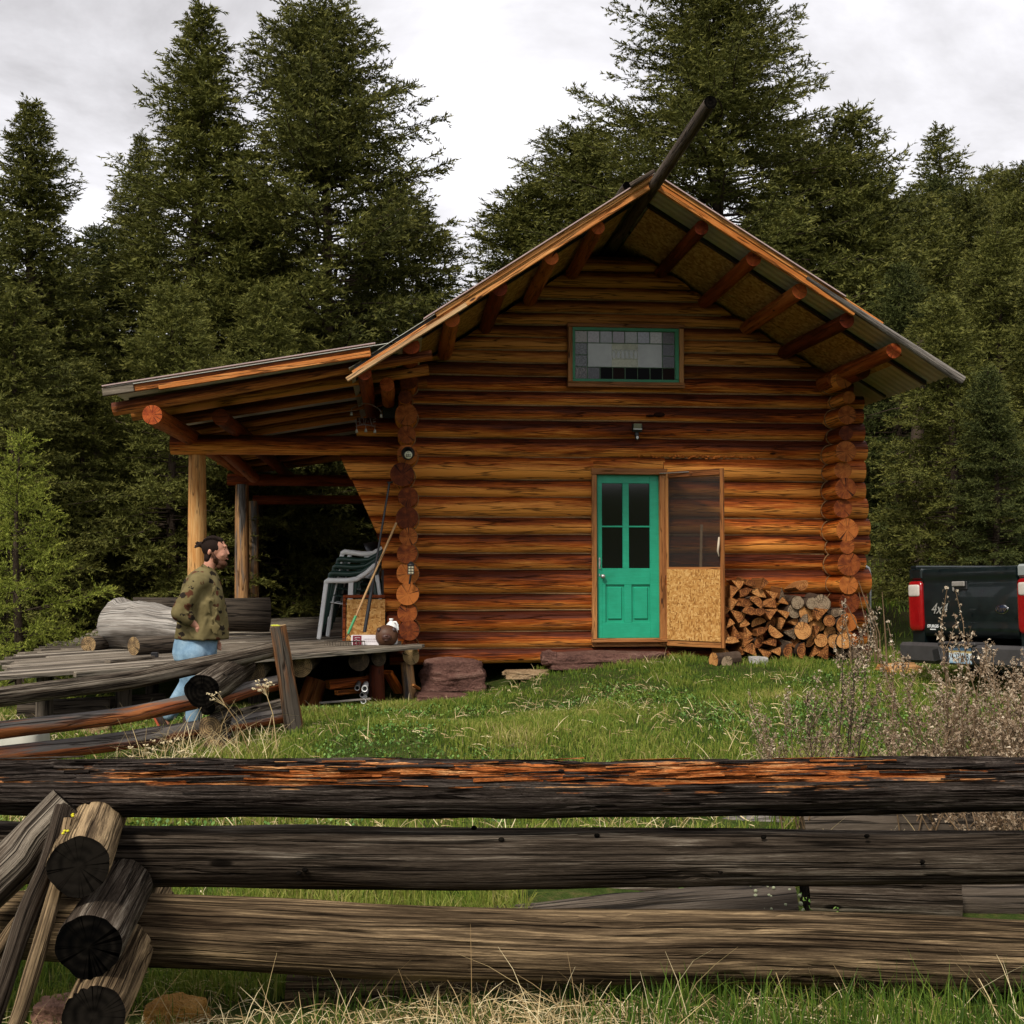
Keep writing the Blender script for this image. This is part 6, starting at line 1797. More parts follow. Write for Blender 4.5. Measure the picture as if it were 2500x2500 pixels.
# bed sides, with wheel arch
arch = [(1.02+.42*math.cos(a), .36+.42*math.sin(a)) for a in np.linspace(math.pi, 0, 17)]
for sx in (-1, 1):
    mb = MB()
    poly = [(0.0, .52)]+[(y, z) for y, z in arch if z > .45]+[(2.0, .45), (2.0, ZT+.01), (.0, ZT+.01)]
    x1 = sx*TW; x0 = sx*(W2+.012)
    prof = lambda z: -.018*abs((z-.9)/.4)**2
    V0 = [(x1+sx*prof(z), y, z) for y, z in poly]; V1 = [(x0, y, z) for y, z in poly]; n = len(poly)
    F = [[i_, (i_+1) % n, n+(i_+1) % n, n+i_] for i_ in range(n)]
    mb.add(V0+V1, F if sx < 0 else [f[::-1] for f in F], None, None, 0, False)
    mb.add(V0, [list(range(n))[::-1] if sx < 0 else list(range(n))], None, None, 0, False); mb.add(V1, [list(range(n)) if sx < 0 else list(range(n))[::-1]], None, None, 0, False)
    mb.box((sx*(TW-.05), 1.0, ZT+.02), (.10, 2.0, .035), None, 0, .012)
    mb.build('bed_side', M['paint'], truck)
    # tail light
    mb = MB(); w = TW-W2
    rbox(mb, (sx*(W2+w/2+.004), .02, ZT-.37), (w+.0, .11, .50), 8); tl = mb.build('tail_light', plain('red_lens', (.26, .005, .006), .15, .6), truck)
    mb = MB(); rbox(mb, (sx*(W2+w/2+.010), -.012, ZT-.215), (w-.035, .06, .12), 8); mb.build('clear_lens', plain('clear_lens', (.55, .5, .44), .15, .6), tl)
    mb = MB(); mb.box((sx*(W2+w/2), .04, ZT-.05), (w, .12, .12), None, 0, .02); mb.build('bed_corner', M['paint'] if sx < 0 else plain('pale_corner', (.25, .27, .26), .5), truck)  # right corner block is a paler grey than the body paint
mb = MB(); mb.box((0, 1.0, .66), (2*W2, 1.95, .06)); mb.box((0, 1.98, .95), (2*TW-.04, .05, .6), None, 0, .01); mb.build('bed_floor', M['paint'], truck)
# bumper with plate recess
mb = MB()
for sx in (-1, 1): mb.box((sx*(TW+.18)/2, -.10, .44), (TW-.18, .16, .20), None, 0, .03)
mb.box((0, -.07, .44), (.37, .10, .20), None, 0, .01); mb.box((0, -.10, .545), (.50, .17, .03), None, 0, .008)
for sx in (-1, 1): mb.box((sx*.26, -.186, .43), (.10, .012, .12), Euler((0, R(sx*14), 0)), 1, .01)
bp = mb.build('bumper', [M['bumper'], M['black']], truck)
mb = MB(); mb.box((0, -.128, .435), (.33, .010, .175), None, 0, .006); lp = mb.build('plate_frame', M['black'], truck)
k = NM('licence_plate_print', .4, .4); sp = k.n("ShaderNodeSeparateXYZ"); k.put(sp.inputs[0], k.coord("Object"))
nz = k.noise(k.coord("Object"), 18, 3, .6)
zz = k.math('ADD', sp.outputs[2], k.math('MULTIPLY', k.math('SUBTRACT', nz, .5), .03))
k.col(k.ramp(k.math('MULTIPLY', k.math('SUBTRACT', zz, .36), 6.6), [(0.0, (.20, .36, .5)), (.25, (.50, .60, .66)), (.62, (.58, .68, .74)), (.68, (.5, .38, .14)), (.76, (.55, .42, .2)), (.82, (.18, .34, .52))]))
mb = MB(); mb.box((0, -.135, .432), (.30, .004, .148), None, 0, .001); lq = mb.build('licence_plate', k.m, lp)
mb = MB(); text_mesh(mb, '4-23464B', .082, Matrix.Translation((0.0, -.1385, .418)) @ Matrix.Rotation(R(90), 4, 'X') @ Matrix.Diagonal((.72, 1.15, 1, 1)), .0006, 0, 0, .001); mb.build('plate_number', M['black'], lq)
mb = MB()
for q in range(11): mb.box((-.12+q*.023, -.134, .515), (.012, .003, .008+.004*(q % 2)))
mb.build('frame_lettering', M['white'], lp)
def wheel(x, y):
    mb = MB(); rt = Euler((0, R(90), 0)); mb.lathe((x, y, .36), [(.20, -.11), (.30, -.12), (.35, -.10), (.365, -.05), (.365, .05), (.35, .10), (.30, .12), (.20, .11)], 36, rot=rt); w_ = mb.build('wheel', M['rubber'], truck)
    mb = MB(); mb.lathe((x, y, .36), [(.20, -.10), (.19, -.06), (.06, -.04), (.05, -.08), (0, -.08)], 28, rot=rt); mb.lathe((x, y, .36), [(.20, .10), (.19, .06), (.06, .04), (.05, .08), (0, .08)], 28, rot=rt); mb.build('rim', plain('steel_rim', (.35, .35, .35), .35, .5, .8), w_)
for sx in (-1, 1):
    for y in (1.02, 4.1): wheel(sx*(TW-.12), y)
mb = MB(); mb.box((0, 1.9, .45), (.9, 3.9, .12)); mb.tube([(-.6, 1.02, .36), (.6, 1.02, .36)], .06, 10); mb.tube([(W2-.2, -.02, .32), (W2-.2, .8, .34)], .035, 10); mb.build('chassis', M['black'], truck)
mb = MB()   # cab and bonnet lofted from side stations
stn = [(2.05, .45, 1.22, TW), (2.1, .42, 1.27, TW), (3.3, .42, 1.25, TW), (3.6, .42, 1.20, TW), (4.6, .45, 1.12, TW-.03), (4.85, .5, .95, TW-.10)]
m_ = 24; rings = []
for y, z0, z1, w in stn:
    a = np.linspace(0, 2*math.pi, m_, endpoint=False); e = .28
    rings.append(np.stack([np.sign(np.cos(a))*np.abs(np.cos(a))**e*w, np.full(m_, y), (z0+z1)/2+np.sign(np.sin(a))*np.abs(np.sin(a))**e*(z1-z0)/2], -1))
V = np.concatenate(rings); F = [[i_*m_+j_, (i_+1)*m_+j_, (i_+1)*m_+(j_+1) % m_, i_*m_+(j_+1) % m_] for i_ in range(len(stn)-1) for j_ in range(m_)]
mb.add(V, F, None, None, 0, True); mb.add(rings[0], [list(range(m_))], None, None, 0, False); mb.add(rings[-1], [list(range(m_))[::-1]], None, None, 0, False)
mb.build('cab', M['paint'], truck)
mb = MB(); Vt = [(s_*w, y, z) for (y, z, w) in ((2.12, 1.24, TW-.05), (2.3, 1.70, TW-.20), (3.0, 1.72, TW-.20), (3.65, 1.22, TW-.06)) for s_ in (-1, 1)]
mb.add(Vt, [[0, 1, 3, 2], [4, 5, 7, 6], [0, 2, 4, 6], [1, 7, 5, 3]], None, None, 0, False); mb.build('window_glass', M['glassd'], truck)
mb = MB(); mb.box((0, 2.65, 1.725), ((TW-.19)*2, .78, .05), None, 0, .02)
for (y0, z0, w0, y1, z1, w1) in ((2.12, 1.24, TW-.05, 2.3, 1.70, TW-.20), (3.65, 1.22, TW-.06, 3.0, 1.72, TW-.20), (2.9, 1.24, TW-.05, 2.75, 1.71, TW-.2)):
    for s_ in (-1, 1): mb.bar((s_*w0, y0, z0), (s_*w1, y1, z1), .06, .06, 0, .01)
mb.build('roof', M['paint'], truck)
# ------------------------------------------------------------------ grass (one object each: nobody could count it)
rg = np.random.RandomState(5)
def blocked(x, y):
    b = (x > -.15) & (x < 5.75) & (y > 15.05)                       # cabin
    b |= (x > 3.75) & (x < 5.6) & (y > 14.55) & (y < 15.4)          # firewood
    b |= (x > .55) & (y > 4.78) & (y < 5.75); b |= (x > 1.5) & (y > 6.1) & (y < 6.75)
    b |= (x > .1) & (x < 1.1) & (y > 14.7) & (y < 15.4)             # boulder
    b |= (y > 13.4) & (x < .3) & (y+.0 > 14.9+1.13*x*-0+(x*1.1)) & (x > -6)
    return b
def blades(n, xr, yr, h0, h1, w0, w1, lean=.5, hue=(0, 1), clump=1.0, seed=0, dens=None):
    x = rg.uniform(xr[0], xr[1], n); y = yr[0]+(yr[1]-yr[0])*rg.rand(n)
    # keep what the camera (or one a step aside) can see
    keep = (x > -0.42*y-1.2) & (x < 0.58*y+1.2) & ~blocked(x, y)
    c = fbm(x*1.1, y*1.1, 0, seed+50, 3); c2 = fbm(x*4, y*4, 0, seed+60, 2)
    if dens is not None: keep &= rg.rand(n) < np.clip(dens(x, y, c, c2), 0, 1)
    else: keep &= rg.rand(n) < np.clip(.75+c*1.2+c2*.6, .08, 1)
    x, y, c, c2 = x[keep], y[keep], c[keep], c2[keep]; n = len(x)
    z = np.concatenate([gz(x[i_:i_+20000], y[i_:i_+20000]) for i_ in range(0, n, 20000)])
    h = rg.uniform(h0, h1, n)*(1+clump*(c*.9+c2*.7)).clip(.35, 2.0)
    w = rg.uniform(w0, w1, n)
    az = rg.uniform(0, 2*math.pi, n); ln = np.abs(rg.randn(n))*lean*h
    d = np.stack([np.cos(az), np.sin(az)], -1); fa = rg.uniform(0, math.pi, n); s_ = np.stack([np.cos(fa), np.sin(fa)], -1)*w[:, None]/2
    B0 = np.stack([x-s_[:, 0], y-s_[:, 1], z-.01], -1); B1 = np.stack([x+s_[:, 0], y+s_[:, 1], z-.01], -1)
    mx_, my_, mz_ = x+d[:, 0]*ln*.35, y+d[:, 1]*ln*.35, z+h*.6
    M0 = np.stack([mx_-s_[:, 0]*.8, my_-s_[:, 1]*.8, mz_], -1); M1 = np.stack([mx_+s_[:, 0]*.8, my_+s_[:, 1]*.8, mz_], -1)
    T = np.stack([x+d[:, 0]*ln, y+d[:, 1]*ln, z+h*(1-.25*np.minimum(1, ln/h))], -1)
    V = np.stack([B0, B1, M1, M0, T], 1).reshape(-1, 3); b = np.arange(n)*5
    Q = np.stack([b, b+1, b+2, b+3], -1); Tr = np.stack([b+3, b+2, b+4], -1)
    hu = np.clip(hue[0]+(hue[1]-hue[0])*(.5+c*.55+c2*.3+rg.randn(n)*.14), 0, 1)
    cl = np.zeros((n*5, 3)); cl[:, 0] = np.repeat(hu, 5); cl[:, 1] = np.repeat(rg.rand(n), 5); cl[:, 2] = np.tile([0, 0, .6, .6, 1], n)
    return V, Q, Tr, cl
def add_blades(mb, r):
    V, Q, Tr, cl = r
    n0 = mb.n
    mb.add(V, Q, np.zeros((len(Q), 4, 2)), cl, 0, False)
    mb.f.append((Tr+n0, np.zeros((len(Tr), 3, 2)), 0, False))
k = NM("grass_blades", .6, .15)
r_, g_, b_ = k.attr(0), k.attr(1), k.attr(2)
f = k.math('MULTIPLY_ADD', g_, .35, k.math('MULTIPLY', r_, .75))
c = k.ramp(f, [(.12, (.042, .085, .012)), (.38, (.095, .165, .020)), (.62, (.20, .245, .035)), (.82, (.33, .31, .08)), (1.0, (.48, .39, .18))])
k.col(c)
tr = k.n("ShaderNodeBsdfTranslucent"); k.put(tr.inputs[0], c); mx = k.n("ShaderNodeMixShader"); mx.inputs[0].default_value = .3
k.t.links.new(k.b.outputs[0], mx.inputs[1]); k.t.links.new(tr.outputs[0], mx.inputs[2]); k.t.links.new(mx.outputs[0], k.o.inputs[0])
M['grass'] = k.m
k = NM("straw", .7, .15); g_ = k.attr(1)
k.col(k.ramp(g_, [(0, (.22, .14, .06)), (.5, (.48, .36, .18)), (1, (.68, .58, .36))])); M['straw'] = k.m
gm = MB()
add_blades(gm, blades(250000, (-5.5, 9), (8.6, 15.4), .035, .085, .005, .010, .6, (0, .85), seed=1))
add_blades(gm, blades(80000, (-5, 7), (6.2, 8.8), .05, .11, .004, .008, .6, (.15, 1.0), seed=2))
add_blades(gm, blades(60000, (-3.2, 5), (4.6, 6.3), .05, .13, .004, .007, .6, (.0, .8), seed=3))
add_blades(gm, blades(17000, (-3, 4), (3.4, 4.75), .05, .14, .003, .006, .5, (-.25, .6), seed=4))  # lowered hue range paints the foreground shade into the blades
add_blades(gm, blades(1800, (.6, 4), (3.6, 4.4), .08, .22, .004, .007, .4, (-.3, .3), seed=7))  # dark green range stands for shadow on these near blades
add_blades(gm, blades(30000, (-9, 16), (15, 24), .06, .14, .010, .018, .6, (0, .7), seed=5))
tag(gm.build('grass', M['grass']), kind='stuff')
# dry stalks: bent ribbons
def stalks(mb, n, xr, yr, L0_, L1_, w, flat=.3, seed=0, dens=None):
    n = int(n); x = rg.uniform(*xr, n); y = rg.uniform(*yr, n)
    keep = (x > -.42*y-1) & (x < .58*y+1) & ~blocked(x, y)
    c = fbm(x*1.3, y*1.3, 0, 90+seed, 3)
    keep &= rg.rand(n) < (dens(x, y, c) if dens is not None else np.clip(.35+c*2.2, .05, 1))
    x, y = x[keep], y[keep]; n = len(x); z = gz(x, y)
    L = rg.uniform(L0_, L1_, n); az = rg.uniform(0, 2*math.pi, n); el = np.where(rg.rand(n) < flat, rg.uniform(.02, .35, n), rg.uniform(.7, 1.5, n)); kink = rg.rand(n) < .35
    S = 5; P = np.zeros((n, S, 3)); P[:, 0] = np.stack([x, y, z+np.where(el < .4, .04, 0)], -1)
    e = el.copy()
    for q in range(1, S):
        e = e - rg.uniform(.05, .3, n) - np.where(kink & (q == 3), rg.uniform(.6, 1.8, n), 0)
        P[:, q] = P[:, q-1]+np.stack([np.cos(az)*np.cos(e), np.sin(az)*np.cos(e), np.sin(e)], -1)*(L/(S-1))[:, None]
    zz = P[..., 2]; P[..., 2] = np.maximum(zz, z[:, None]+.01)
    wd = w*rg.uniform(.6, 1.3, n)
    side = np.stack([np.ones(n), rg.randn(n)*.3, rg.randn(n)*.5], -1); side /= np.linalg.norm(side, axis=1, keepdims=True)
    up_ = el > .6
    side = np.where(up_[:, None], side, np.stack([-np.sin(az), np.cos(az)*.4, np.full(n, .8)], -1))
    tw = np.array([1, .95, .8, .6, .25])
    A = P-side[:, None]*(wd[:, None]*tw)[..., None]/2; B = P+side[:, None]*(wd[:, None]*tw)[..., None]/2
    V = np.stack([A, B], 2).reshape(-1, 3); b = (np.arange(n)*S*2)[:, None]+(np.arange(S-1)*2)[None]
    F = np.stack([b, b+1, b+3, b+2], -1).reshape(-1, 4)
    cl = np.zeros((n*S*2, 3)); cl[:, 1] = np.repeat(rg.rand(n), S*2)
    mb.add(V, F, np.zeros((len(F), 4, 2)), cl, 0, False)
sm = MB()
stalks(sm, 9000, (-5, 8), (8.5, 15), .06, .22, .0055, .5, 1)
stalks(sm, 5000, (-4, 6), (5.5, 8.8), .08, .28, .005, .5, 2)
stalks(sm, 4200, (-.9, 1.9), (3.6, 4.4), .08, .26, .0028, .45, 3, dens=lambda x, y, c: np.clip(1-np.abs(x-.45)/1.4+c, .1, 1))
stalks(sm, 110, (-1.0, 3.0), (3.7, 4.3), .25, .5, .003, .1, 4, dens=lambda x, y, c: np.ones_like(x))
stalks(sm, 9000, (-2.6, 3.6), (3.3, 4.9), .06, .2, .003, .8, 5)
stalks(sm, 500, (-2.2, -.9), (8.9, 10.2), .2, .55, .004, .1, 6, dens=lambda x, y, c: np.clip(.5+c, 0, 1))
stalks(sm, 3000, (1, 6), (5, 9), .1, .35, .004, .35, 7)
tag(sm.build('dry_grass', M['straw']), kind='stuff')
# leafy ground plants
lf = MB(); n = 2600
x = rg.uniform(-2.5, 5, n*3); y = rg.uniform(5.2, 13.5, n*3); c = fbm(x*.9, y*.9, 0, 200, 3)
kp = (c > .12) & (x > -.4*y-.5) & (x < .55*y+.5); x, y = x[kp][:n], y[kp][:n]; z = gz(x, y); n = len(x)
for ring in range(5):
    az = rg.uniform(0, 6.28, n); L = rg.uniform(.014, .034, n); w = L*.36; e = rg.uniform(.2, 1.0, n)
    hb_ = z+rg.uniform(.02, .07, n)
    d = np.stack([np.cos(az)*np.cos(e), np.sin(az)*np.cos(e), np.sin(e)], -1); s_ = np.stack([-np.sin(az), np.cos(az), np.zeros(n)], -1)
    o = np.stack([x+rg.randn(n)*.03, y+rg.randn(n)*.03, hb_], -1)
    V = np.stack([o, o+d*(L*.5)[:, None]-s_*w[:, None], o+d*L[:, None], o+d*(L*.5)[:, None]+s_*w[:, None]], 1).reshape(-1, 3)
    cl = np.zeros((n*4, 3)); cl[:, 1] = np.repeat(rg.rand(n), 4)
    lf.add(V, np.arange(n*4).reshape(-1, 4), np.zeros((n, 4, 2)), cl, 0, False)
k = NM("weed_leaves", .55, .2); k.col(k.ramp(k.attr(1), [(0, (.04, .095, .02)), (.6, (.085, .17, .03)), (1, (.17, .26, .06))])); M['leaf'] = k.m
tag(lf.build('ground_cover', M['leaf']), kind='stuff')

# ------------------------------------------------------------------ dry shrubs in front of the pickup and the fence
k = NM("dry_seed_heads", .85, .05); g_ = k.attr(1)
k.col(k.ramp(g_, [(0, (.12, .07, .04)), (.45, (.33, .25, .17)), (.8, (.50, .42, .31)), (1, (.68, .61, .5))])); M['seed'] = k.m
def shrub(seed, H, nb, spread, stiff, bl=1.0, nbl=90):
    rg_ = np.random.RandomState(seed); st = MB(); hd = MB()
    cs = []
    def stem(p, d, L, r, lvl):
        n = 7; P = [np.array(p, float)]
        d = np.array(d, float); d /= np.linalg.norm(d)
        for q in range(n):
            d = d+rg_.randn(3)*.09+np.array([0, 0, stiff*.08]); d /= np.linalg.norm(d); P.append(P[-1]+d*L/n)
        st.tube(P, np.linspace(r, r*.35, n+1), 4 if lvl else 6, 0, False)
        return np.array(P)
    for b in range(nb):
        az = rg_.uniform(0, 6.28); s = spread*rg_.uniform(.15, 1)
        L = H*rg_.uniform(.6, 1.08)*(1-.25*s)
        P = stem((rg_.randn()*.05, rg_.randn()*.05, -.05), (math.cos(az)*s, math.sin(az)*s, 1), L, .0045, 0)
        for q in range(int(nbl/6)):
            t = rg_.uniform(.3, .97); i_ = t*7; a = P[int(i_)]+(P[min(7, int(i_)+1)]-P[int(i_)])*(i_-int(i_))
            az2 = rg_.uniform(0, 6.28); up_ = rg_.uniform(.5, 1.6)
            L2 = (1.05-t)*H*.36*rg_.uniform(.4, 1.1)+.03
            P2 = stem(a, (math.cos(az2), math.sin(az2), up_), L2, .002, 1)
            m = int((L2*95+4)*bl)
            tt = rg_.rand(m)**.8*7; ii = np.minimum(tt.astype(int), 6)
            cs.append(P2[ii]+(P2[ii+1]-P2[ii])*(tt-ii)[:, None]+rg_.randn(m, 3)*.006)
        tt = (1-rg_.rand(int(38*bl))**1.5*.4)*7; ii = np.minimum(tt.astype(int), 6); cs.append(P[ii]+(P[ii+1]-P[ii])*(tt-ii)[:, None]+rg_.randn(len(tt), 3)*.007)
    Cc = np.concatenate(cs); n = len(Cc)
    sz = rg_.uniform(.005, .012, n)
    D = rg_.randn(n, 3, 3); D /= np.linalg.norm(D, axis=2, keepdims=True)
    # little three-pointed husks: two crossed triangles each
    V = (Cc[:, None]+D*sz[:, None, None]); D2 = rg_.randn(n, 3, 3); D2 /= np.linalg.norm(D2, axis=2, keepdims=True); V2 = Cc[:, None]+D2*sz[:, None, None]*.9
    VV = np.concatenate([V, V2], 1).reshape(-1, 3); F = np.arange(n*6).reshape(-1, 3)
    cl = np.zeros((n*6, 3)); cl[:, 1] = np.repeat(np.clip(.5*rg_.rand(n)+.5*(Cc[:, 2]/H)**2*rg_.rand(n)*1.6, 0, 1), 6)
    hd.add(VV, F, np.zeros((len(F), 3, 2)), cl, 0, False)
    return st, hd
SH = [shrub(1, 1.25, 5, .22, 1.0, 1.3, 90), shrub(2, .85, 7, .75, .6, .8, 66), shrub(3, .8, 9, .9, .4, .8, 66), shrub(4, 1.1, 5, .4, .8, 1.1, 70)]
_sho = {}
def put_shrub(v, px, Y_, s, label, group='dry brown weeds in front of the pickup'):
    p = at(px, 1700, Y_)
    t = thing('dry_shrub', label, 'dry shrub', (p.x, Y_, GZ(p.x, Y_)), random.uniform(0, 6), group); t.scale = (s*random.uniform(.9, 1.1), s, s)
    if v not in _sho:
        a = SH[v][0].build('stems', M['darktwig'] if v in (0,) else M['twig'], t); b = SH[v][1].build('seed_heads', M['seed'], t); _sho[v] = (a, b)
    else:
        for o in _sho[v]: c = o.copy(); C.objects.link(c); c.parent = t
random.seed(15)
put_shrub(0, 2045, 6.7, 1.18, 'tallest upright dark stemmed dry weed in front of the firewood', None)
put_shrub(3, 2290, 6.9, 1.3, 'tall pale dry weed reaching up in front of the pickup tailgate', None)
for v, px, Y_, s in ((1, 1965, 6.6, .9), (3, 1905, 7.0, .72), (2, 2180, 6.8, .85), (3, 2215, 6.4, .95), (2, 2300, 6.4, 1.0), (1, 2380, 6.6, 1.05), (2, 2430, 6.3, 1.1), (2, 2480, 6.7, 1.15), (1, 2450, 7.2, 1.1), (2, 2540, 6.5, 1.2), (3, 2500, 6.9, 1.05), (1, 2400, 7.4, 1.0), (1, 2600, 6.9, 1.2), (2, 2500, 5.9, 1.0), (2, 2380, 6.0, .85)):
    put_shrub(v, px, Y_, s*1.22, 'dry brown weed full of small seed heads in the thicket before the pickup')
# thin sapling stems at the right corner of the cabin
mb = MB(); random.seed(4)
p = at(2110, 1600, 13.6)
for q in range(7):
    a = Vector((p.x+random.uniform(-.15, .25), 13.6+random.uniform(-.2, .2), .45)); L = random.uniform(.5, 1.15)
    mb.tube([a, a+Vector((-.02, 0, L*.5)), a+Vector((random.uniform(-.25, .05), 0, L))], [.012, .009, .003], 5, cap=False)
setorigin(single(mb, 'bare_shrub', M['twig'], 'bare grey stems growing at the right end of the firewood stack', 'shrub'))
# yarrow stalks by the crib of the far fence
def yarrow(px0, Y_, pxt, pyt, label, nh=7):
    b = at(px0, 1700, Y_); b.z = GZ(b.x, Y_); tp = at(pxt, pyt, Y_)
    t = thing('yarrow_stalk', label, 'dry flower', tuple(b), 0, None)
    b = Vector((0, 0, 0)); tp = tp-Vector(t.location)
    s = MB(); h = MB()
    mid = b+(tp-b)*.55+Vector((.02, 0, .03)); s.tube([b, mid, tp], [.004, .0035, .0025], 6, cap=False)
    rr = random.Random(px0)
    for q in range(nh):
        a = mid+(tp-mid)*rr.uniform(.5, .95); e = tp+Vector((rr.uniform(-.075, .075), rr.uniform(-.05, .05), rr.uniform(-.05, .035)))
        s.tube([a, e], .0015, 4, cap=False)
        for w in range(9): h.ell(tuple(e+Vector((rr.uniform(-.018, .018), rr.uniform(-.015, .015), rr.uniform(-.004, .008)))), (.006, .006, .004), n=4, m=6)
    s.build('stem', M['straw'], t); h.build('flower_head', plain('dry_cream_flower', (.55, .45, .28), .8, .1, nscale=60, namt=.3), t)
random.seed(2)
yarrow(620, 9.3, 532, 1697, 'dry yarrow stalk bent over the black end of the crib log', 4)
yarrow(680, 9.4, 643, 1672, 'dry yarrow with a broad cream head beside the slanting fence post', 12)
yarrow(350, 8.7, 345, 1830, 'short dry yarrow low in front of the second fence, left one', 5)
yarrow(395, 8.7, 402, 1818, 'short dry yarrow just right of the other low yarrow', 5)
yarrow(460, 8.6, 455, 1838, 'faded brownish yarrow below the stacked crib log ends', 5)

# ------------------------------------------------------------------ the man walking behind the second fence
def remesh(mb, voxel, name, mats, root, smooth=4, sub=0):
    o = mb.build(name, mats, root)
    r = o.modifiers.new('r', 'REMESH'); r.mode = 'VOXEL'; r.voxel_size = voxel; r.use_smooth_shade = True
    s = o.modifiers.new('s', 'SMOOTH'); s.iterations = smooth; s.factor = .5
    bpy.context.view_layer.update()
    dg = bpy.context.evaluated_depsgraph_get()
    me = bpy.data.meshes.new_from_object(o.evaluated_get(dg))
    o.modifiers.clear(); old = o.data; o.data = me; bpy.data.meshes.remove(old)
    me.name = name
    for p_ in me.polygons: p_.use_smooth = True
    if not me.materials:
        for m_ in (mats if isinstance(mats, (list, tuple)) else [mats]): me.materials.append(m_)
    return o
def cap(mb, p0, p1, r0, r1=None, flat=1.0, n=6):
    """closed tapered limb with round ends"""
    if r1 is None: r1 = r0
    p0, p1 = Vector(p0), Vector(p1)
    mb.tube([p0+(p1-p0)*w for w in np.linspace(0, 1, n)], np.linspace(r0, r1, n), 16, 0, True, flat=flat)
    mb.ell(tuple(p0), (r0*min(1, flat+.0), r0*min(1, flat), r0), n=10, m=16); mb.ell(tuple(p1), (r1*min(1, flat), r1*min(1, flat), r1), n=10, m=16)
PY = 10.95
pf = at(480, 1772, PY)
man = thing('person', 'man with dark hair in a bun and a beard, olive patterned shirt and light blue jeans, walking with a hand in his pocket', 'person', (pf.x, PY, pf.z))
man["label"] = 'bearded man in olive patterned shirt and pale jeans walking past the deck'
SPX = PY/FPX
def Q(px, py, y=0.0): return Vector(((px-480)*SPX, y, (1772-py)*SPX))
# body: one surface.  y<0 is the side towards the camera (his right side); he faces +x
b = MB()
hc = Q(520, 1352)
b.ell(tuple(hc+Vector((-.012, 0, .012))), (.098, .076, .098), n=20, m=24)                  # skull
b.ell(tuple(Q(530, 1362)), (.066, .060, .080), Euler((0, R(-8), 0)), n=16, m=20)           # face block
b.ell(tuple(Q(533, 1386)), (.034, .040, .028), n=12, m=16)                                 # chin
cap(b, Q(545, 1350), Q(549, 1361), .009, .011); b.ell(tuple(Q(550, 1363)), (.012, .013, .009), n=8, m=12)      # nose
cap(b, Q(543, 1345, -.025), Q(543, 1345, .025), .012)                                      # brow
b.ell(tuple(Q(545, 1375)), (.010, .020, .006), n=8, m=12)
for sy in (-1, 1):
    b.ell(tuple(Q(508, 1359, sy*.074)), (.015, .010, .028), Euler((0, R(12), 0)), n=10, m=12)    # ears
    b.ell(tuple(Q(536, 1366, sy*.045)), (.022, .014, .018), n=8, m=12)                       # cheek
cap(b, Q(510, 1378), Q(500, 1412), .052, .058)                                             # neck
cap(b, Q(494, 1442), Q(490, 1500), .10, .12); cap(b, Q(490, 1500), Q(482, 1575), .13, .12)  # trunk under the shirt
for sy in (-1, 1): cap(b, Q(495, 1434, 0), Q(492, 1438, sy*.15), .05, .05)
# right arm (camera side): elbow back, hand at the pocket
cap(b, Q(488, 1438, -.18), Q(452, 1500, -.235), .048, .042); cap(b, Q(452, 1500, -.235), Q(478, 1527, -.20), .040, .030)
cap(b, Q(478, 1527, -.20), Q(487, 1536, -.185), .030, .026); cap(b, Q(487, 1536, -.185), Q(488, 1550, -.17), .034, .030, .7)
for q, (dx, L) in enumerate(((-.022, .045), (-.008, .055), (.008, .052), (.022, .042))): cap(b, Q(488, 1548, -.175)+Vector((dx, 0, 0)), Q(486, 1550, -.165)+Vector((dx, .01, -L)), .0095, .008)
cap(b, Q(492, 1540, -.185), Q(499, 1551, -.19), .012, .009)                                # thumb
# left arm (far side): hangs in front
cap(b, Q(496, 1438, .18), Q(500, 1505, .21), .046, .040); cap(b, Q(500, 1505, .21), Q(517, 1560, .16), .036, .027)
cap(b, Q(519, 1566, .15), Q(523, 1580, .14), .030, .028, .7)
for q in range(4): cap(b, Q(521+q*2.2, 1580, .13+q*.006), Q(523+q*2.0, 1592+q, .12+q*.006), .0095, .008)
cap(b, Q(519, 1572, .12), Q(516, 1583, .105), .012, .009)
# legs: the near one straight, the far one trailing with a bent knee
cap(b, Q(474, 1580, -.085), Q(482, 1670, -.09), .085, .062); cap(b, Q(482, 1670, -.09), Q(474, 1755, -.09), .056, .040)
cap(b, Q(468, 1580, .085), Q(458, 1672, .09), .085, .062); cap(b, Q(458, 1672, .09), Q(405, 1752, .09), .056, .040)
cap(b, Q(474, 1760, -.09), Q(500, 1766, -.09), .035, .026); cap(b, Q(402, 1754, .09), Q(408, 1768, .09), .033, .024)
k = NM("skin", .5, .3); nz = k.noise(k.coord("Object"), 24, 3, .6)
k.col(k.ramp(nz, [(.3, (.42, .19, .12)), (.7, (.56, .28, .19))])); k.b.inputs["Subsurface Weight"].default_value = .08; k.b.inputs["Subsurface Radius"].default_value = (.02, .008, .004)
M['skin'] = k.m
body = remesh(b, .0055, 'body', M['skin'], man, 3)
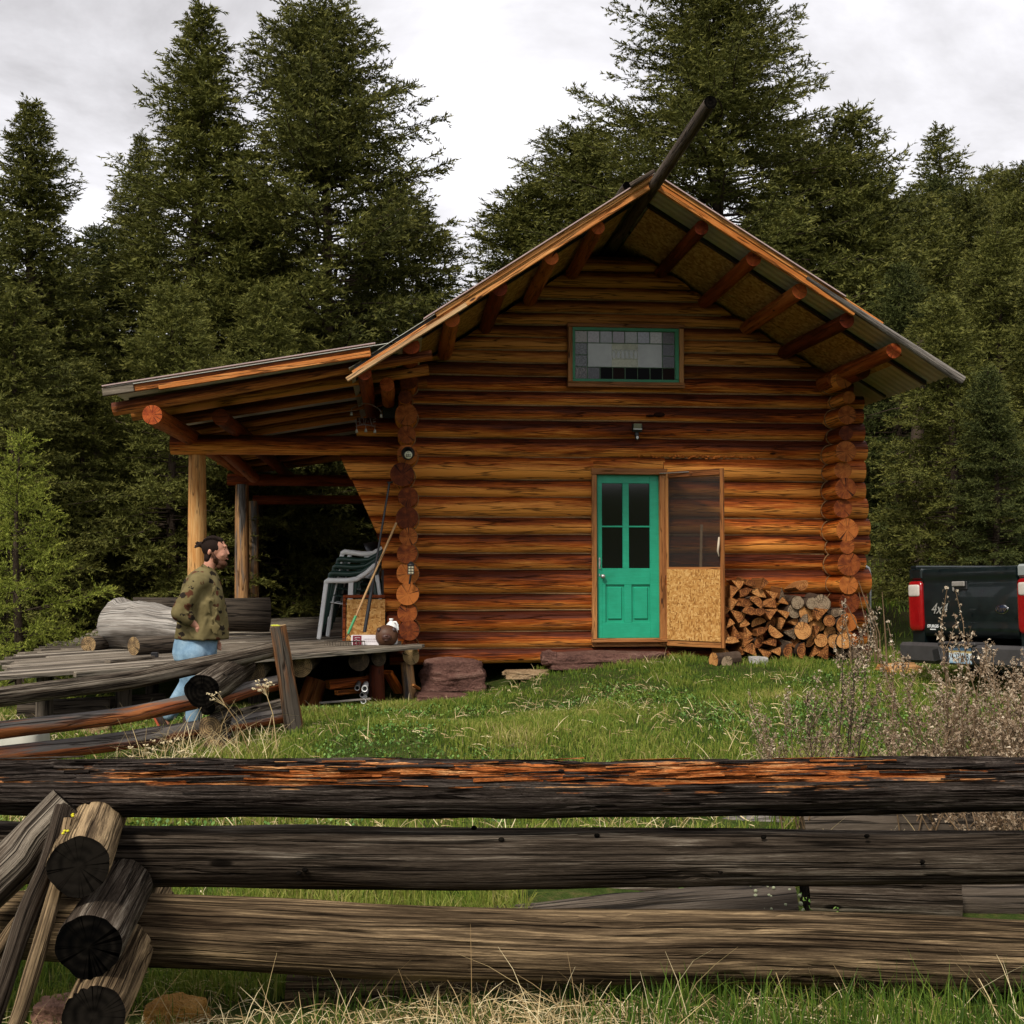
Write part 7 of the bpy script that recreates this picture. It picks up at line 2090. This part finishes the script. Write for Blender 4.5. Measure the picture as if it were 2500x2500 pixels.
# hair
M['hair'] = plain('dark_brown_hair', (.014, .008, .006), .8, .1, nscale=90, namt=.4)
h = MB()
h.ell(tuple(hc+Vector((-.026, 0, .020))), (.098, .081, .100), Euler((0, R(-14), 0)), n=20, m=24)
h.ell(tuple(Q(528, 1330)), (.040, .055, .026), Euler((0, R(22), 0)), n=12, m=16)
h.ell(tuple(Q(503, 1373)), (.038, .062, .055), n=12, m=16)
for sy in (-1, 1): h.ell(tuple(Q(524, 1349, sy*.062)), (.022, .014, .030), n=8, m=12)
h.ell(tuple(Q(486, 1341)), (.032, .030, .027), n=12, m=16)
random.seed(7)
for q in range(12):
    e = Q(474+random.uniform(-5, 6), 1341+random.uniform(-8, 9), random.uniform(-.03, .03)); cap(h, Q(486, 1341), e, .011, .004, n=3)
hair = remesh(h, .006, 'hair', M['hair'], man, 2)
h = MB()   # swept-back strands
for q in range(46):
    a0 = random.uniform(-1.25, 1.25)
    pts = []
    for w in np.linspace(0, 1, 7):
        th = 2.55*w+.30; c_ = hc+Vector((-.026, 0, .020))
        pts.append(c_+Vector((math.cos(th)*.097, math.sin(a0)*.082*math.sin(th*.9+.2), math.sin(th)*.099*math.cos(a0*.55)))*1.01)
    h.tube(pts, .0022, 4, cap=False)
h.build('hair_strands', M['hair'], hair)
# beard
h = MB()
h.ell(tuple(Q(535, 1386)), (.050, .054, .036), Euler((0, R(20), 0)), n=14, m=18)
h.ell(tuple(Q(522, 1378)), (.036, .066, .036), Euler((0, R(30), 0)), n=12, m=16); h.ell(tuple(Q(531, 1393)), (.038, .044, .030), n=12, m=16)
cap(h, Q(547.5, 1371.5, -.020), Q(547.5, 1371.5, .020), .007); 
for sy in (-1, 1): cap(h, Q(515, 1362, sy*.066), Q(521, 1374, sy*.064), .012, .016)
remesh(h, .006, 'beard', plain('brown_beard', (.06, .024, .012), .7, .2, nscale=110, namt=.5), man, 2)
# eyes and lips
h = MB()
for sy in (-1, 1): cap(h, Q(540.5, 1352.8, sy*.024), Q(542.5, 1352.2, sy*.040), .0035, .003, n=3); cap(h, Q(540, 1347, sy*.02), Q(539, 1346.5, sy*.042), .005, .003, n=3)
h.build('eyes', M['hair'], man)
h = MB(); cap(h, Q(548.5, 1376, -.014), Q(548.5, 1376, .014), .005, n=3); h.build('lips', plain('lips', (.35, .10, .08), .5), man)
# shirt: loose, with open right sleeve cuff
s = MB()
def section(mb, st_, m=28):
    rings = []
    for (px, py, rx, ry) in st_:
        c = Q(px, py); a = np.linspace(0, 2*math.pi, m, endpoint=False)
        fold = 1+.035*np.sin(a*5+py*.05)+.02*np.sin(a*9+py*.11)
        rings.append(np.stack([c.x+np.cos(a)*rx*fold, np.sin(a)*ry*fold, np.full(m, c.z)], -1))
    V = np.concatenate(rings); n = len(st_)
    F = np.array([[i_*m+j_, i_*m+(j_+1) % m, (i_+1)*m+(j_+1) % m, (i_+1)*m+j_] for i_ in range(n-1) for j_ in range(m)])
    mb.add(V, F[:, ::-1] if True else F, None, None, 0, True)
    mb.add(rings[0], [list(range(m))], None, None, 0, False); mb.add(rings[-1], [list(range(m))[::-1]], None, None, 0, False)
section(s, [(499, 1393, .058, .062), (497, 1398, .075, .085), (493, 1406, .105, .135), (490, 1417, .135, .185), (489, 1430, .155, .212), (490, 1450, .175, .215), (491, 1480, .195, .21), (490, 1510, .215, .205), (490, 1540, .225, .205), (490, 1560, .225, .205), (491, 1567, .228, .205)])
for sy in (-1, 1): s.ell(tuple(Q(489, 1430, sy*.155)), (.10, .095, .088), n=12, m=16)
cap(s, Q(486, 1432, -.19), Q(448, 1500, -.245), .080, .072); cap(s, Q(448, 1502, -.245), Q(464, 1515, -.225), .072, .066)
cap(s, Q(496, 1432, .185), Q(502, 1505, .205), .075, .065); cap(s, Q(502, 1505, .205), Q(514, 1550, .17), .065, .052)
random.seed(3)
for q in range(16):
    c_ = Q(random.uniform(440, 470), random.uniform(1470, 1515), -.28+random.uniform(-.02, .03)); cap(s, c_, c_+Vector((random.uniform(.03, .07), .0, random.uniform(-.05, .03))), .010, .006, n=3)
for q in range(22):
    c_ = Q(random.uniform(470, 540), random.uniform(1440, 1550), -.205); cap(s, c_, c_+Vector((random.uniform(-.03, .03), 0, random.uniform(-.12, -.05))), .012, .006, n=3)
k = NM("olive_patterned_cloth", .85, .1)
oc = k.coord("Object")
nb_ = k.noise(oc, 9, 4, .6); wz = k.n("ShaderNodeVectorMath", operation='ADD'); nv_ = k.n("ShaderNodeTexNoise"); nv_.inputs["Scale"].default_value = 38; k.put(nv_.inputs["Vector"], oc)
sc_ = k.n("ShaderNodeVectorMath", operation='SCALE'); sc_.inputs["Scale"].default_value = .05; k.put(sc_.inputs[0], nv_.outputs["Color"]); k.put(wz.inputs[0], oc); k.put(wz.inputs[1], sc_.outputs[0])
m1 = k.n("ShaderNodeMapping"); m1.inputs["Scale"].default_value = (8.5, 7, 15); k.put(m1.inputs[0], wz.outputs[0])
v = k.vor(m1.outputs[0], 1.0, 'F1', 'Distance', .55)
m2 = k.n("ShaderNodeMapping"); m2.inputs["Scale"].default_value = (9, 8, 10); m2.inputs["Location"].default_value = (.3, .2, .45); k.put(m2.inputs[0], wz.outputs[0])
v2 = k.vor(m2.outputs[0], 1.0, 'F1', 'Distance', .4)
base_ = k.ramp(nb_, [(.3, (.10, .078, .032)), (.7, (.18, .145, .066))])
c = k.mix(k.ramp(v, [(.30, 1.0), (.34, 0.0)]), base_, (.018, .013, .009))
c = k.mix(k.ramp(v2, [(.24, 1.0), (.28, 0.0)]), c, (.085, .032, .016))
k.col(c); k.bump(nb_, .01, .5)
M['shirt'] = k.m
remesh(s, .011, 'shirt', M['shirt'], man, 5)
s = MB()
for sy in (-1, 1):
    for a_, c_ in (((503, 1394), (508, 1412)), ((508, 1412), (517, 1419))): s.bar(Q(a_[0], a_[1], sy*.072), Q(c_[0], c_[1], sy*.085), .012, .035, 0, .004, up=(.5, 0, 1))
cap(s, Q(493, 1392, -.055), Q(490, 1396, 0), .016); cap(s, Q(493, 1392, .055), Q(490, 1396, 0), .016); cap(s, Q(493, 1392, -.055), Q(505, 1400, -.062), .016); cap(s, Q(493, 1392, .055), Q(505, 1400, .062), .016)
s.build('collar', M['shirt'], man)
# jeans
s = MB()
section(s, [(480, 1548, .175, .155), (477, 1575, .185, .165), (474, 1600, .19, .172), (473, 1618, .17, .165)])
cap(s, Q(478, 1600, -.09), Q(485, 1670, -.09), .118, .085); cap(s, Q(485, 1670, -.09), Q(476, 1752, -.09), .082, .070)
cap(s, Q(462, 1600, .085), Q(458, 1672, .09), .118, .085); cap(s, Q(458, 1672, .09), Q(412, 1745, .09), .08, .068)
k = NM("washed_denim", .85, .1); n1 = k.noise(k.coord("Object"), 7, 4, .6); n2 = k.noise(k.coord("Object"), 160, 2, .5)
k.col(k.ramp(k.math('MULTIPLY_ADD', n2, .25, k.math('MULTIPLY', n1, .75)), [(.32, (.11, .19, .28)), (.5, (.19, .30, .40)), (.68, (.32, .44, .54))])); k.bump(n1, .012, .5)
remesh(s, .010, 'jeans', k.m, man, 4)
for px, py, y_, rz in ((487, 1763, -.09, 0), (392, 1757, .09, 62)):
    s = MB(); rt = Euler((0, R(rz), 0)); c_ = Q(px, py, y_)
    o1 = Vector((.0, 0, 0)); s.ell(tuple(c_), (.135, .048, .045), rt, n=12, m=18); s.ell(tuple(c_+rt.to_matrix() @ Vector((-.07, 0, .03))), (.06, .045, .055), rt, n=10, m=14)
    sh = remesh(s, .009, 'shoe', plain('brown_shoe', (.03, .018, .014), .6), man, 2)
    s = MB(); s.box(tuple(c_+rt.to_matrix() @ Vector((0, 0, -.038))), (.25, .085, .018), rt, 0, .006); s.build('sole', plain('orange_red_sole', (.5, .10, .04), .6), sh)
